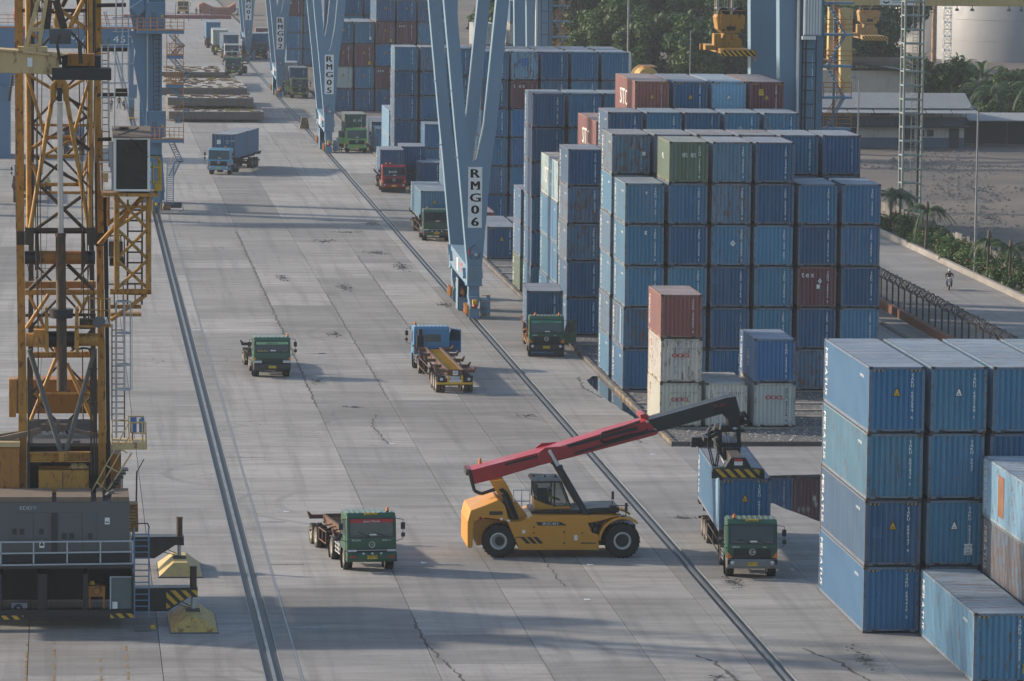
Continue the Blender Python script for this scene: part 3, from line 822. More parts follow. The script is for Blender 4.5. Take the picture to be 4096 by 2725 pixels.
# --- storage tanks
def tank(name, label, x, y, r, h, col):
    t = thing(name, label, 'storage tank', (x,y,0)); m = paint(name+'_paint', col, .5, var=.05, dirt=.12)
    b = MB(); b.ring((x,y,0),'z',[(r,0),(r,h),(r*.6,h+1.6),(0,h+2.2)],72); b.build('shell', m, t)
    for k in range(1, 8):
        b = MB(); b.ring((x,y,h*k/8),'z',[(r+.02,-.05),(r+.05,0),(r+.02,.05)],72); b.build('course_seam', m, t)
    st = MB()
    for i in range(60 if name == 'white_tank' else 0):
        a = math.radians(200+i*1.6); z = .3+i*.30
        if z > h: break
        c, s = math.cos(a), math.sin(a)
        st.box(x+c*(r+.1)-.5, y+s*(r+.1)-.5, z, x+c*(r+.1)+.5, y+s*(r+.1)+.5, z+.06); st.tube((x+c*(r+.9),y+s*(r+.9),z),(x+c*(r+.9),y+s*(r+.9),z+1.1),.04,4)
    if st.f: st.build('stairway', m, t)
    return t
tank('white_tank', 'tall white storage tank with a curved stairway behind the lattice mast', 154, 828, 11, 26, (.42,.41,.385))
tank('grey_tank', 'huge pale grey storage tank at the upper right corner', 162.8, 795, 16, 28, (.25,.26,.275))
def lattice(name, label, x, y, w, h, n, mat, cat='mast', r=.07, rd=.04, taper=1., ladder=False, cages=True):
    t = thing(name, label, cat, (x,y,0))
    c = [(-1,-1),(1,-1),(1,1),(-1,1)]
    for a in c:
        b = MB(); b.tube((x+a[0]*w/2,y+a[1]*w/2,0),(x+a[0]*w/2*taper,y+a[1]*w/2*taper,h),r,8); b.build('leg', mat, t)
    for k in range(n+1):
        f = k/n; z = .2+(h-.3)*f; q = w/2*(1+(taper-1)*f); b = MB()
        for i in range(4):
            p, s = c[i], c[(i+1) % 4]; b.tube((x+p[0]*q,y+p[1]*q,z),(x+s[0]*q,y+s[1]*q,z),rd*1.5,6)
            if rd > .03 and k < n and not ladder:
                f2 = (k+1)/n; q2 = w/2*(1+(taper-1)*f2); z2 = .2+(h-.3)*f2
                e = (s if k % 2 else p); g = (p if k % 2 else s)
                b.tube((x+e[0]*q,y+e[1]*q,z),(x+g[0]*q2,y+g[1]*q2,z2),rd,5)
        b.build('brace', mat, t)
    if ladder:
        b = MB(); yy = y-w*.1
        b.tube((x+.0,yy,0),(x+.0,yy,h),.03,5); b.tube((x+.45,yy,0),(x+.45,yy,h),.03,5)
        for k in range(int(h/.32)): b.tube((x,yy,.3+k*.32),(x+.45,yy,.3+k*.32),.018,4,cap=False)
        b.build('ladder', mat, t)
        b = MB(); b.box(x+.62,y-.1,0,x+.8,y+.1,h); b.build('cable_tray', M['dark'], t)
    return t
mm = paint('mast_green', (.20,.24,.23), .6, rust=.12, dirt=.4)
lattice('lattice_mast', 'tall pale green floodlight mast with caged ladder on the waste ground', 80.0, 446, 1.75, 32, 24, mm, r=.11, rd=.06, ladder=True)
lattice('white_lattice_tower', 'thin white lattice tower in front of the grey tank', 143.8, 770, 1.2, 30, 26, M['white'], r=.06, rd=.05)
ct = lattice('concrete_tower_frame', 'open frame tower of pale posts below the hanging yellow spreader', 95.85, 690, 2.15, 14.5, 5, M['beamc'], 'tower', r=.2, rd=.1, ladder=True)
ob = thing('rusty_post', 'tall rusty post between the storage tanks', 'post', (143.5,780,0))
b = MB(); b.tube((143.5,780,0),(143.5,780,27),.45,10,.35); b.build('shaft', paint('rusty_shaft', (.33,.22,.14), .8, rust=.5), ob)
def lamp(label, x, y, h, dx, dy=0., head=2, lens=1.1):
    t = thing('lamp_post', label, 'lamp post', (x,y,0), 0, 'tall grey lamp posts')
    b = MB(); b.tube((x,y,0),(x,y,h*.45),.11,8,.09); b.tube((x,y,h*.45),(x,y,h),.085,8,.06); b.build('pole', M['edge'], t)
    a = MB(); a.tube((x,y,h-.1),(x+dx,y+dy,h+.15),.045,6); a.build('arm', M['edge'], t)
    l = MB(); l.box(x+dx-.35,y+dy-.15,h+.1,x+dx+.25,y+dy+.15,h+.22); hd = l.build('lamp_head', M['edge'], t)
    return t
lamp('lamp post rising from the hedge between the small palms', 73.75,380.6,13.3,-.35,.1)
lamp('lamp post in front of the shed, beside the yellow portal leg', 89.9,535,8.6,-.7,.2)
lamp('lamp post standing in front of the bright trees', 87.3,662,9.1,.4)
lamp('lamp post with long arm behind the first one in the tree belt', 93.8,700,9.9,-1.8)
pt = thing('steel_pole', 'tall straight pole among the trees, right of the stair tower', 'pole', (79.7,672,0))
b = MB(); b.tube((79.7,672,0),(79.7,672,24),.16,8,.12); b.build('shaft', M['edge'], pt)

# ================================================================ CONTAINERS
W8 = 2.438
def corr(mb, L, H, n, depth, plane, tw=.36):
    """trapezoid corrugation along L from 0 to L and up H; plane 'f' front wall (x,z), 's' side (y,z), 'r' roof (y along, x across)"""
    p = L/n; xs = []
    for i in range(n):
        a = i*p
        xs += [(a, 0), (a+p*tw, 0), (a+p*.5, depth), (a+p*(.5+tw), depth)]
    xs.append((L, 0))
    for (a, d), (c, e) in zip(xs[:-1], xs[1:]):
        if plane == 'f': q = [(a,d,0),(c,e,0),(c,e,H),(a,d,H)]
        elif plane == 's': q = [(d,a,0),(e,c,0),(e,c,H),(d,a,H)]
        else: q = [(0,a,-d),(H,a,-d),(H,c,-e),(0,c,-e)]
        mb._add(q, [(0,1,2,3)])
CM = {}
def box_meshes(L, H):
    k = (L, H)
    if k in CM: return CM[k]
    e = .14
    fr = MB(); w = W8
    for x in (0, w-.12):
        for y in (0, L-.12): fr.box(x, y, .11, x+.12, y+.12, H-.11)
    for y in (.0, L-.1):
        fr.box(.12, y+.005, H-.12, w-.12, y+.095, H-.01); fr.box(.12, y+.005, .05, .42, y+.095, .2); fr.box(w-.42, y+.005, .05, w-.12, y+.095, .2); fr.box(.42, y+.005, .10, w-.42, y+.095, .2)
    for x in (.005, w-.085):
        fr.box(x, .12, H-.085, x+.08, L-.12, H-.008); fr.box(x, .12, .03, x+.08, L-.12, .17)
    fm = fr.mesh('frame', M['boxframe'])
    ca = MB()
    for x in (-.003, w-.159):
        for y in (-.003, L-.159):
            for z in (0, H-.114): ca.box(x, y, z, x+.162, y+.162, z+.118)
    cm = ca.mesh('corner_castings', M['casting'])
    fp = MB()
    for x in (.38, w-.62): fp.box(x, -.008, .06, x+.24, .0, .15)
    for y in (L*.5-1.15, L*.5-.75, L*.5+.45, L*.5+.85) if L < 8 else (): fp.box(-.006, y, .05, .0, y+.26, .15)
    pm = fp.mesh('fork_pockets', M['dark'])
    f = MB(); corr(f, w-.24, H-.31, 9, .07, 'f'); em = f.mesh('end_wall', M['box'])
    s = MB(); corr(s, L-.24, H-.25, int((L-.24)/.278), .045, 's'); sm = s.mesh('side_wall', M['box'])
    r = MB(); corr(r, L-.2, w-.17, int((L-.2)/.21), .02, 'r'); rm = r.mesh('roof', M['boxroof'])
    b = MB(); b.quad((.1,.1,.14),(w-.1,.1,.14),(w-.1,L-.1,.14),(.1,L-.1,.14)); bm_ = b.mesh('floor', M['floor'])
    # door end
    d = MB()
    for x in (.13, w/2+.01): d.box(x, .02, .21, x+w/2-.14, .06, H-.13)
    dm = d.mesh('door', M['box'])
    lb = MB()
    for x in (.35,.85,1.59,2.09):
        lb.tube((x,.0,.12),(x,.0,H-.06),.022,6)
        for z in (.4,.9,1.7,2.2): lb.box(x-.05,-.01,z,x+.05,.03,z+.06)
        lb.box(x-.02,-.03,1.05,x+.3,-.005,1.1)
    lm = lb.mesh('lock_bars', M['edge'])
    CM[k] = (fm, cm, pm, em, sm, rm, bm_, dm, lm); return CM[k]

TRI = {}
def warn_mesh(col):
    if col not in TRI:
        b = MB(); b.prism([(-.165,0),(.165,0),(.04,.36),(-.04,.36)],'y',-.008,0); b.cm = 1; b.prism([(-.135,.025),(.135,.025),(.025,.32),(-.025,.32)],'y',-.012,-.002)
        b.cm = 0; b.box(-.05,-.015,.10,.05,-.011,.12); b.box(-.06,-.015,.06,.06,-.011,.08)
        TRI[col] = b.mesh('warning_sign', [M['letterblack'], M['warn'] if col == 'y' else M['letter']])
    return TRI[col]
def chevron_mesh():
    b = MB()
    for s in (0, 1):
        for i in range(5):
            x = (.2 if s == 0 else W8-.62)+i*.085; b.cm = i % 2
            b._add([(x,-.008,0),(x+.06,-.008,0),(x+.09,-.008,.07),(x+.03,-.008,.07)], [(0,1,2,3)])
    return b.mesh('height_chevrons', [M['warn'], M['letterblack']])
CHEV = chevron_mesh()
LAST = {}
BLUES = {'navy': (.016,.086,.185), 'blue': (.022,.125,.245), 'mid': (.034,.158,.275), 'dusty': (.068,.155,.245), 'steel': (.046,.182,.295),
 'sky': (.16,.32,.46), 'bright': (.03,.15,.33), 'red': (.20,.05,.045), 'maroon': (.115,.028,.032), 'brick': (.235,.075,.06), 'green': (.075,.125,.075), 'grey': (.40,.42,.40), 'cream': (.52,.49,.42), 'dgreen': (.045,.095,.07), 'pale': (.36,.50,.50), 'lgrey': (.36,.38,.37)}
CN = {'navy':'navy blue','blue':'blue','mid':'medium blue','dusty':'dusty blue','steel':'steel blue','sky':'light blue','bright':'bright blue','red':'rust red','maroon':'maroon','brick':'brick red','green':'olive green','grey':'pale grey','cream':'cream grey','dgreen':'dark green','pale':'pale aqua','lgrey':'light grey'}
crng = random.Random(21)
def code_mesh(code, mat):
    b = MB()
    for d in (0, .014): text(b, code, (d,-.006-d*.05,0), (1,0,0), (0,0,1), .125, True, 1.05, 1, 1.22)
    return b.mesh('code_lettering', mat)
SIDE = {}
def side_mesh(s, H, mat, key):
    if key not in SIDE:
        b = MB(); ch = .62; kk = ch/.70; tw = sum(glyph(c)[2]*kk for c in s); gp = .07*ch; st = (H-.75-gp*(len(s)-1))/tw
        text(b, s, (0,0,0), (0,0,-1), (0,-1,0), ch, False, st, 1, 1.13, False, .07)
        SIDE[key] = (b.mesh('side_lettering', mat), 0)
    return SIDE[key]
def container(col, x, y, z, label, L=6.058, H=2.591, code=None, side='MERATUS', small='meratus', wear=None, group='shipping containers', warn=None, rz=0, door=False, marks=(), chev=False, bare=False):
    fm, cm, pm, em, sm, rm, fl, dm, lm = box_meshes(L, H)
    t = thing('shipping_container', label, 'container', (x,y,z), rz, group)
    c = BLUES[col]; j = crng.uniform(.88,1.12); wear = crng.uniform(.1,.75) if wear is None else wear
    cc = (c[0]*j*crng.uniform(.94,1.06), c[1]*j, c[2]*j*crng.uniform(.96,1.04), wear)
    link('frame', fm, t, color=cc); link('corner_castings', cm, t)
    if not bare: link('fork_pockets', pm, t)
    if door:
        a = link('doors', None, t); link('door', dm, a, color=cc); link('lock_bars', lm, a)
    else: link('end_wall', em, t, color=cc, loc=(.12,.012,.19))
    link('end_wall', em, t, color=cc, loc=(W8-.12,L-.012,.19), rz=math.pi)
    link('side_wall', sm, t, color=cc, loc=(.012,.12,.165)); link('side_wall', sm, t, color=cc, loc=(W8-.012,L-.12,.165), rz=math.pi)
    link('roof', rm, t, color=cc, loc=(.085,.1,H-.012)); link('floor', fl, t)
    if code: link('code_lettering', code_mesh(code, M['letterblack'] if col in ('grey','cream','lgrey') else (M['letter'] if crng.random() < .8 else M['lettergrey'])), t, loc=(W8-.55,.006,H-.42))
    if side:
        me, h = side_mesh(side, H, M['letter'], (side, H))
        link('side_lettering', me, t, loc=(.004,L-.34,H-.38))
    if small:
        if ('sm', small) not in SIDE:
            b = MB(); text(b, small, (0,0,0), (0,-1,0), (0,0,1), .17, False, 1.2); SIDE[('sm', small)] = b.mesh('small_lettering', M['letter'])
        link('small_lettering', SIDE[('sm', small)], t, loc=(.004, 2.35 if L > 8 else 2.0, H-.62))
    if warn: link('warning_sign', warn_mesh(warn), t, loc=(W8/2,.008,H*.56))
    if chev: link('height_chevrons', CHEV, t, loc=(0,.006,H-.2))
    for fn in marks: fn(t, L, H)
    return t
# printed marks
def mk(name, fn, mats):
    def f(t, L, H):
        b = MB(); fn(b, L, H); link(name, b.mesh(name, mats), t)
    return f
def tex(x=.18, s='tex'): return mk('logo_lettering', lambda b, L, H: text(b, s, (x+.06,-.004,H-.66), (1,0,0), (0,0,1), .36, False, 1.0, 1, 1.2, False, .25), M['letter'])
SITC = mk('logo_lettering', lambda b, L, H: text(b, 'SITC', (-.010,L*.74,H*.32), (0,-1,0), (0,0,1), 1.15, False, 1.5, 1, 1.2, False, .14), M['letter'])
def band(col, y0, y1):
    return mk('painted_band', lambda b, L, H: b.box(-.003,L*y0,.2,.002,L*y1,H-.1), plain('band_'+col, {'r': (.13,.032,.034), 'b': (.13,.25,.36), 'n': (.06,.12,.25)}[col], .55))
def oocl(top=True, num='OOLU 0548856', low='22G1'):
    def f(b, L, H):
        [text(b, 'OOCL', (W8*.5+d,-.004-d*.1,H-1.08), (1,0,0), (0,0,1), .24, False, 1.25, 1, 1.2, True, .06) for d in (-.015,.015)]
        text(b, 'O', (-.003,L*.80,H-.85), (0,-1,0), (0,0,1), .45, False, 1.2); text(b, 'OOCL', (-.003,L*.83,H-1.15), (0,-1,0), (0,0,1), .16, False, 1.3)
    def g(b, L, H):
        text(b, num, (.62,-.004,H-.62), (1,0,0), (0,0,1), .105, False, 1., 1, 1.2, False, .62); text(b, low, (1.36,-.004,H-.8), (1,0,0), (0,0,1), .105, False, 1., 1, 1.2, False, .62)
    return [mk('logo_lettering', f, M['letterred']), mk('number_lettering', g, M['letterblack'])]
def sticker(x, z, w, h, mat, kind='box', lines=2):
    def f(b, L, H):
        if kind == 'diamond': b.prism([(x-w/2,z),(x,z-h/2),(x+w/2,z),(x,z+h/2)],'y',-.006,0)
        else: b.box(x-w/2,-.006,z-h/2,x+w/2,0,z+h/2)
        b.cm = 1
        if kind == 'text':
            for i, s in enumerate(('CAUTION', "9'-6\"", 'HIGH')[:lines]): text(b, s, (x,-.009,z+h/2-.16-.15*i), (1,0,0), (0,0,1), .10, False, .95, 1, 1.2, True, .05)
        else:
            for i in range(lines): b.box(x-w*.22,-.009,z-h*.12+i*.07,x+w*.22,-.006,z-h*.12+i*.07+.025)
    return mk('sticker', f, [mat, M['letterblack']])
def globe(b, L, H):
    for k in range(3): b.ring((-.003,L*.40,H*.5),'x',[(.52-.17*k,0),(.46-.17*k,0)],22)
    b.box(-.004,L*.40-.02,H*.5-.5,-.002,L*.40+.02,H*.5+.5); b.box(-.004,L*.40-.5,H*.5-.03,-.002,L*.40+.5,H*.5+.03)
ORD = ['', 'lowest', 'second', 'third', 'fourth', 'fifth', 'sixth', 'seventh']
PX = [34.81, 37.54, 40.24, 42.95, 45.70, 48.45]
COLW = ['leftmost', 'second', 'third', 'fourth', 'fifth', 'rightmost']
def rcode(pre='TAKU'):
    return pre + ' ' + ''.join(crng.choice('0123456789') for _ in range(6)) + ' ' + crng.choice('0123456789')
def bay(desc, y, L, H, cols, special={}, warn=None, base=.15, group='stacked containers in the gantry yard', pool=('navy','blue','blue','mid','mid','dusty'), chev=False):
    for c, (lo, hi) in cols.items():
        for k in range(lo, hi+1):
            sp = dict(special.get((c, k), {}))
            col = sp.pop('col', None) or crng.choice(pool)
            x = PX[c] + crng.uniform(-.035,.035); z = base + (k-1)*(H+.004)
            tier = 'top' if k == hi and k > 1 else (ORD[k])
            lab = sp.pop('label', None) or '%s container, %s%s, %s column of %s' % (CN[col], tier, '' if tier in ('top','lowest') else ' up', COLW[c], desc)
            a = dict(L=L, H=H, code=rcode(), warn=warn, group=group, chev=chev); a.update(sp)
            container(col, x, y+crng.uniform(-.03,.03), z, lab, **a)
dm_ = sticker(1.35, 1.45, .34, .40, M['letter'], 'diamond')
A_ = {(0,5):dict(col='steel',code='TAKU 233 25',marks=[sticker(1.32,2.0,.1,.14,M['letter'],'box',0)]),(0,4):dict(col='mid',code='TAKU 239744 0',marks=[sticker(1.3,2.1,.13,.26,M['letter'],'box',3)]),(0,3):dict(col='mid',code='TAKU 237',wear=.6),(0,2):dict(col='blue',wear=1.,code=None,marks=[band('b',.2,.32)]),(0,1):dict(col='blue',code=None),
 (1,6):dict(col='green',code='CLHU 312041 8',side=None,small=None,wear=.5,label='olive green container with two white chinese characters, top front of the tallest stack',marks=[mk('logo_lettering', lambda b,L,H: (text(b,'PIL',(-.003,L*.58,H-1.2),(0,-1,0),(0,0,1),.34,False,1.5), text(b,'凱航',(.80,-.003,H-.95),(1,0,0),(0,0,1),.22,False,1.2,1,1.2,False,.8)), M['letter'])]),
 (1,5):dict(col='blue',code='TAKU 240793 7'),(1,4):dict(col='navy',code='TAKU 253489 1'),(1,3):dict(col='steel',code='TAKU 242234 3'),
 (2,6):dict(col='dusty',code='TAKU 230527 4',wear=.5),(2,5):dict(col='dusty',code='TAKU 255534 0',wear=.85),(2,4):dict(col='mid',code='TAKU 242905 2',marks=[dm_]),(2,3):dict(col='navy',code='ICBU 249184 7'),(2,2):dict(col='navy',code='ICBU 252041'),
 (3,6):dict(col='navy',code='ICBU 249858 5',wear=.15),(3,5):dict(col='navy',code='ICBU 250422 4',wear=.15),(3,4):dict(col='steel',code='TAKU 244 804'),(3,3):dict(col='steel',code='TAKU 233850 1'),(3,2):dict(col='steel',code='TAKU 246831 5'),(3,1):dict(col='navy'),
 (4,5):dict(col='blue',code='TAKU 257343 4',wear=.1),(4,4):dict(col='navy',code='ICBU 251576 4',wear=.1),(4,3):dict(col='maroon',code='TGHU 268256 9',side=None,small=None,wear=.5,label='maroon container with white tex lettering in the tallest stack front',marks=[tex(),sticker(1.4,1.7,.26,.34,M['letter'],'diamond'),sticker(1.3,1.35,.2,.26,M['letter'],'box',0)]),(4,2):dict(col='navy',code='TAKU 254 78'),(4,1):dict(col='dusty',wear=.95,code=None),
 (5,5):dict(col='blue',code='TAKU 256898',wear=.3),(5,4):dict(col='blue',code='ICBU 248504 2'),(5,3):dict(col='navy',code='TAKU 25563 0',wear=.15),(5,2):dict(col='steel',code='TAKU 236277 1'),(5,1):dict(col='mid')}
bay('the nearest tall blue stack', 293.8, 6.058, 2.591, {0:(1,5),1:(1,6),2:(1,6),3:(1,6),4:(1,5),5:(1,5)}, A_)
B_ = {(0,6):dict(col='dusty',wear=1.0,code='TAKU 229017 8',marks=[sticker(1.33,1.75,.24,.34,plain('faded_sticker',(.35,.22,.21),.7),'diamond'),sticker(2.05,1.35,.2,.24,M['letter'],'box',0)]),(0,5):dict(col='steel'),(0,4):dict(col='dusty'),(0,3):dict(col='steel',wear=.7),(0,2):dict(col='dusty',wear=.8),(0,1):dict(col='steel'),(5,6):dict(col='navy',code='CICU 058887 3',wear=.1),(4,6):dict(col='blue',code='TAKU 229658 2'),(1,6):dict(wear=.9),(2,6):dict(wear=1.,col='dusty'),(3,6):dict(wear=1.,col='dusty')}
bay('the second tall row from the camera', 301.65, 6.058, 2.591, {0:(1,6),1:(5,6),2:(5,6),3:(5,6),4:(5,6),5:(4,6)}, B_)
C_ = {(0,5):dict(col='navy',code='CICU 052885 3',wear=.2),(0,4):dict(col='dusty',wear=1.,code='TAKU 22555'),(0,3):dict(col='dusty',wear=.9,code='TAKU 222097 7'),(0,2):dict(col='navy',code='TAKU 222229 9',wear=.6),(1,6):dict(col='navy',code='ICBU 251'),(4,6):dict(col='mid',marks=[sticker(1.1,1.5,.32,.36,M['lettergrey'],'diamond')]),(5,6):dict(col='mid',wear=.8),(3,6):dict(col='navy',wear=.2)}
bay('the row behind the first gap', 327.9, 6.058, 2.591, {0:(1,5),1:(5,6),2:(5,6),3:(5,6),4:(5,6),5:(4,6)}, C_)
D_ = {(0,4):dict(col='pale',side=None,small=None,code=None,wear=.75,marks=[SITC,band('b',.26,.42)],label='pale aqua high container with white SITC lettering on its rusty side'),(0,3):dict(col='steel',marks=[band('n',.25,.42)],wear=.2),(0,2):dict(col='steel',marks=[band('n',.25,.42)],wear=.2),(0,1):dict(col='steel',marks=[band('n',.25,.42)],wear=.2),
 (1,5):dict(col='brick',side=None,small=None,code=None,marks=[SITC,band('r',.22,.38)],wear=.1,label='brick red container with SITC side lettering, lower of the two'),(1,4):dict(col='navy'),
 (2,6):dict(col='brick',side=None,small=None,code='UETU 524320 8',warn='y',chev=True,wear=.1,marks=[SITC,band('r',.2,.36)],label='brick red container with SITC side lettering and yellow warning triangle, on top'),
 (3,6):dict(col='navy',code='TAKU 606613 0',warn='y',chev=True,wear=.1,label='dark blue container between the red SITC and light blue ones on top'),(4,6):dict(col='sky',code='SITU 900602 3',warn='w',chev=True,wear=.25,side=None,label='light blue container with white triangle in the highest row'),(5,6):dict(col='maroon',code='FFAU 131259 0',warn='y',chev=True,side=None,small=None,wear=.1,marks=[sticker(.82,2.15,.34,.44,M['plate'],'text',2)],label='maroon container with yellow caution label at the right of the highest row')}
bay('the forty foot high row', 334.8, 12.192, 2.896, {0:(1,4),1:(4,5),2:(5,6),3:(5,6),4:(5,6),5:(5,6)}, D_)
E_ = {(0,6):dict(col='navy',code='TAKU 25 383 8',marks=[band('n',.1,.45)],wear=.15),(0,5):dict(col='navy',code='TAKU 255388 8',marks=[band('n',.1,.45)],wear=.15),(0,4):dict(col='navy',marks=[band('n',.1,.45)]),(0,3):dict(col='blue',marks=[band('n',.1,.45)]),(0,2):dict(col='blue'),(0,1):dict(col='steel',wear=.2),(1,6):dict(col='mid',wear=.5)}
bay('the narrow stack beside the front gantry', 353.5, 6.058, 2.591, {0:(1,6),1:(3,6),2:(4,6)}, E_)
bay('the three-high stack behind it', 361.6, 6.058, 2.591, {0:(1,3)}, {(0,1):dict(col='green',side='PIL LINE',small='PIL',wear=.3,label='olive green container at the foot of the three-high stack by the kerb'),(0,2):dict(col='blue',label='blue container in the middle of the three-high stack by the kerb'),(0,3):dict(col='blue',label='blue container on top of the three-high stack by the kerb')})
container('navy', 34.8, 390.3, .15, 'navy forty foot container alone on ground beams right of the front gantry', 12.192, 2.70, 'TAKU 695542 8', warn='y', chev=True, wear=.1)
container('brick', 34.2, 403.6, .15, 'red roofed container on the ground behind the lone navy one', 12.192, 2.896, None, None, None, wear=.1)
container('dusty', 37.6, 397, .15, 'small blue container on the ground beside the three-high stack', side=None)
G_ = {(2,6):dict(col='sky',wear=.95,code='SLSU 2222 0',side=None,marks=[mk('paint_patch', lambda b,L,H: (b.box(.95,-.004,1.3,1.5,0,2.0), b.box(.55,-.004,1.45,.75,0,1.8)), plain('patch_blue',(.05,.14,.34),.5))],label='weathered light blue container with darker repaint patches, behind the gantry leg'),(2,5):dict(col='maroon',side=None,small=None,wear=.4,code='IGHU 26',marks=[tex(.18,'t ex')],label='maroon container with broken tex lettering below the patched light blue one'),(2,4):dict(col='bright',wear=.1,code=None),(2,3):dict(col='bright',code=None,label='bright blue container without markings, middle of the stack behind the gantry sign'),(2,2):dict(col='mid'),(3,6):dict(col='navy',wear=.15),(4,6):dict(col='blue'),(5,6):dict(col='mid'),(1,6):dict(col='mid',wear=.6)}
bay('the wide stack behind the front gantry', 428.6, 6.058, 2.591, {1:(1,6),2:(1,6),3:(4,6),4:(4,6),5:(4,6)}, G_)
bay('the row right behind the wide stack', 435.6, 6.058, 2.591, {0:(1,6),1:(5,6),2:(6,6),3:(6,6),4:(6,6),5:(5,6)}, {(0,6):dict(col='mid',wear=.7),(1,6):dict(wear=.9),(2,6):dict(wear=.9)})
bay('the short pair between the gantry legs', 495.9, 6.058, 2.591, {1:(1,2)}, {(1,2):dict(col='blue',wear=.2)})
bay('the five-high stack beyond the front gantry', 502.3, 6.058, 2.591, {0:(1,5),1:(1,5),2:(4,5)}, {(0,5):dict(col='steel',wear=.5,code='TAKU 221 8'),(0,4):dict(col='navy'),(0,3):dict(col='navy'),(0,2):dict(col='navy'),(1,5):dict(col='dusty',wear=.8)})
bay('the two-high light pair by the kerb', 510.4, 12.192, 2.896, {0:(1,2)}, {(0,2):dict(col='sky',side=None,wear=.2),(0,1):dict(col='sky',wear=.3,side=None)})
container('steel', 34.8, 532.8, .15, 'small weathered blue container on the ground beside the light green truck', side=None, wear=.8)
container('navy', 34.9, 540.6, .15, 'navy container on the ground behind the light green truck', 12.192, 2.896, side=None)
H_ = {(0,4):dict(col='blue',warn='y'),(0,3):dict(col='maroon',warn='y',side=None,small=None),(0,2):dict(col='lgrey',warn='y',side=None,small=None),(0,1):dict(col='navy',warn='y'),(1,4):dict(col='mid',warn=None,marks=[sticker(1.95,.75,.3,.34,M['letter'],'box',2)]),(1,3):dict(col='maroon',warn='y',side=None,small=None,marks=[sticker(1.9,.45,.34,.36,M['plate'],'box',2)]),(1,2):dict(col='mid',warn='y'),(1,1):dict(col='navy',warn='y'),
 (2,5):dict(col='navy',warn='y',side=None),(2,4):dict(col='maroon',warn='y',side=None,small=None,marks=[sticker(1.95,.5,.27,.36,M['plate'],'box',3)]),(2,3):dict(col='blue',warn='y'),(2,2):dict(col='maroon',side=None,small=None,marks=[tex()],label='maroon container with white tex lettering, low in the stack behind the second gantry'),(2,1):dict(col='navy',warn='y'),(3,5):dict(col='navy',warn='y'),(3,4):dict(col='maroon',side=None,small=None,marks=[tex()],label='maroon container with white tex lettering, high in the stack behind the second gantry'),(4,4):dict(col='steel'),(4,5):dict(col='navy',warn='y')}
bay('the colourful stack behind the second gantry', 616.3, 12.192, 2.896, {0:(1,4),1:(1,4),2:(1,5),3:(1,5),4:(2,5),5:(3,4)}, H_, chev=True)
bay('the high row behind the colourful stack', 640.0, 12.192, 2.896, {0:(4,5),1:(4,5),2:(4,5),3:(4,5),4:(4,5),5:(4,5)}, {}, pool=('navy','steel','blue'))
container('lgrey', 48.1, 560.4, 11.0, 'whitish blue container perched on top between the front gantry legs', 6.058, 2.591, 'TAKU 214 0', wear=.3)
for k in range(4): container('navy', 48.1, 560.4, .15+k*2.7, 'navy container under the whitish one between the gantry legs, %s up' % ORD[k+1], 6.058, 2.7, None, side=None, group='containers under the whitish top one')
container('cream', 52.4, 560.4, 11.1, 'cream container just left of the gantry stair tower', 6.058, 2.591, None, None, None)
container('blue', 52.4, 560.4, 13.7, 'blue container on top of the cream one left of the stair tower', 6.058, 2.591, None, None, None)
for k in range(4): container('navy', 52.4, 560.4, .15+k*2.73, 'navy container in the column below the cream one, %s up' % ORD[k+1], 6.058, 2.73, None, side=None, group='containers under the cream one')
I_ = {(0,4):dict(col='maroon',side=None,small=None,marks=[tex(.0)],label='maroon container with tex lettering in the furthest stack by the third gantry'),(0,3):dict(col='mid'),(0,2):dict(col='mid'),(0,1):dict(col='mid')}
bay('the furthest visible stack', 748.5, 6.058, 2.591, {0:(1,5),1:(1,5),2:(2,5),3:(2,5),4:(3,5)}, I_)
for i, (x, y, col, z, lb) in enumerate(((33.6,838,'red',.15,'rust red container on the ground beyond the furthest gantry'),(36.4,838,'blue',.15,'blue container beside the rust red one beyond the furthest gantry'),(34.2,815,'steel',.15,'steel blue container nearest on the ground beyond the furthest gantry'))):
    container(col, x, y, z, lb, side=None, small=None)
# the group of pale containers by the front kerb
O_ = 'pale containers by the front kerb'
container('cream', 34.72, 274.6, .15, 'cream container with red OOCL logo at the bottom of the three-high pile', side=None, small=None, code=None, wear=.35, marks=oocl(num='OOLU 0873199'), group=O_)
container('cream', 34.74, 274.62, 2.745, 'cream container with red OOCL logo in the middle of the three-high pile', side=None, small=None, code=None, wear=.8, marks=oocl(num='OOLU 0548856'), group=O_)
container('brick', 34.71, 274.65, 5.34, 'brick red container on top of the cream three-high pile', code='TCCU 330227 4', side='TIPHOOK', small=None, wear=.0, group=O_)
container('cream', 37.43, 274.6, .15, 'cream grey container behind the black boom tip, lowest of the pale group', side=None, small=None, code=None, wear=.6, marks=oocl(num='OOLU 0874662'), group=O_)
container('grey', 40.28, 274.6, .15, 'pale grey container with red OOCL logo under the plain blue one', side=None, small=None, code='OOCU 045950 0', wear=.05, marks=[mk('logo_lettering', lambda b, L, H: [text(b, 'OOCL', (W8*.5+d,-.004-d*.1,H-.95), (1,0,0), (0,0,1), .24, False, 1.25, 1, 1.2, True, .06) for d in (-.015,.015)], M['letterred'])], group=O_)
container('bright', 40.24, 274.62, 2.745, 'bright blue container with a white globe emblem on top of a pale one', code='CSNU 202210 3', side='FLORENS', small=None, wear=.05, marks=[mk('emblem', globe, M['letter'])], group=O_)
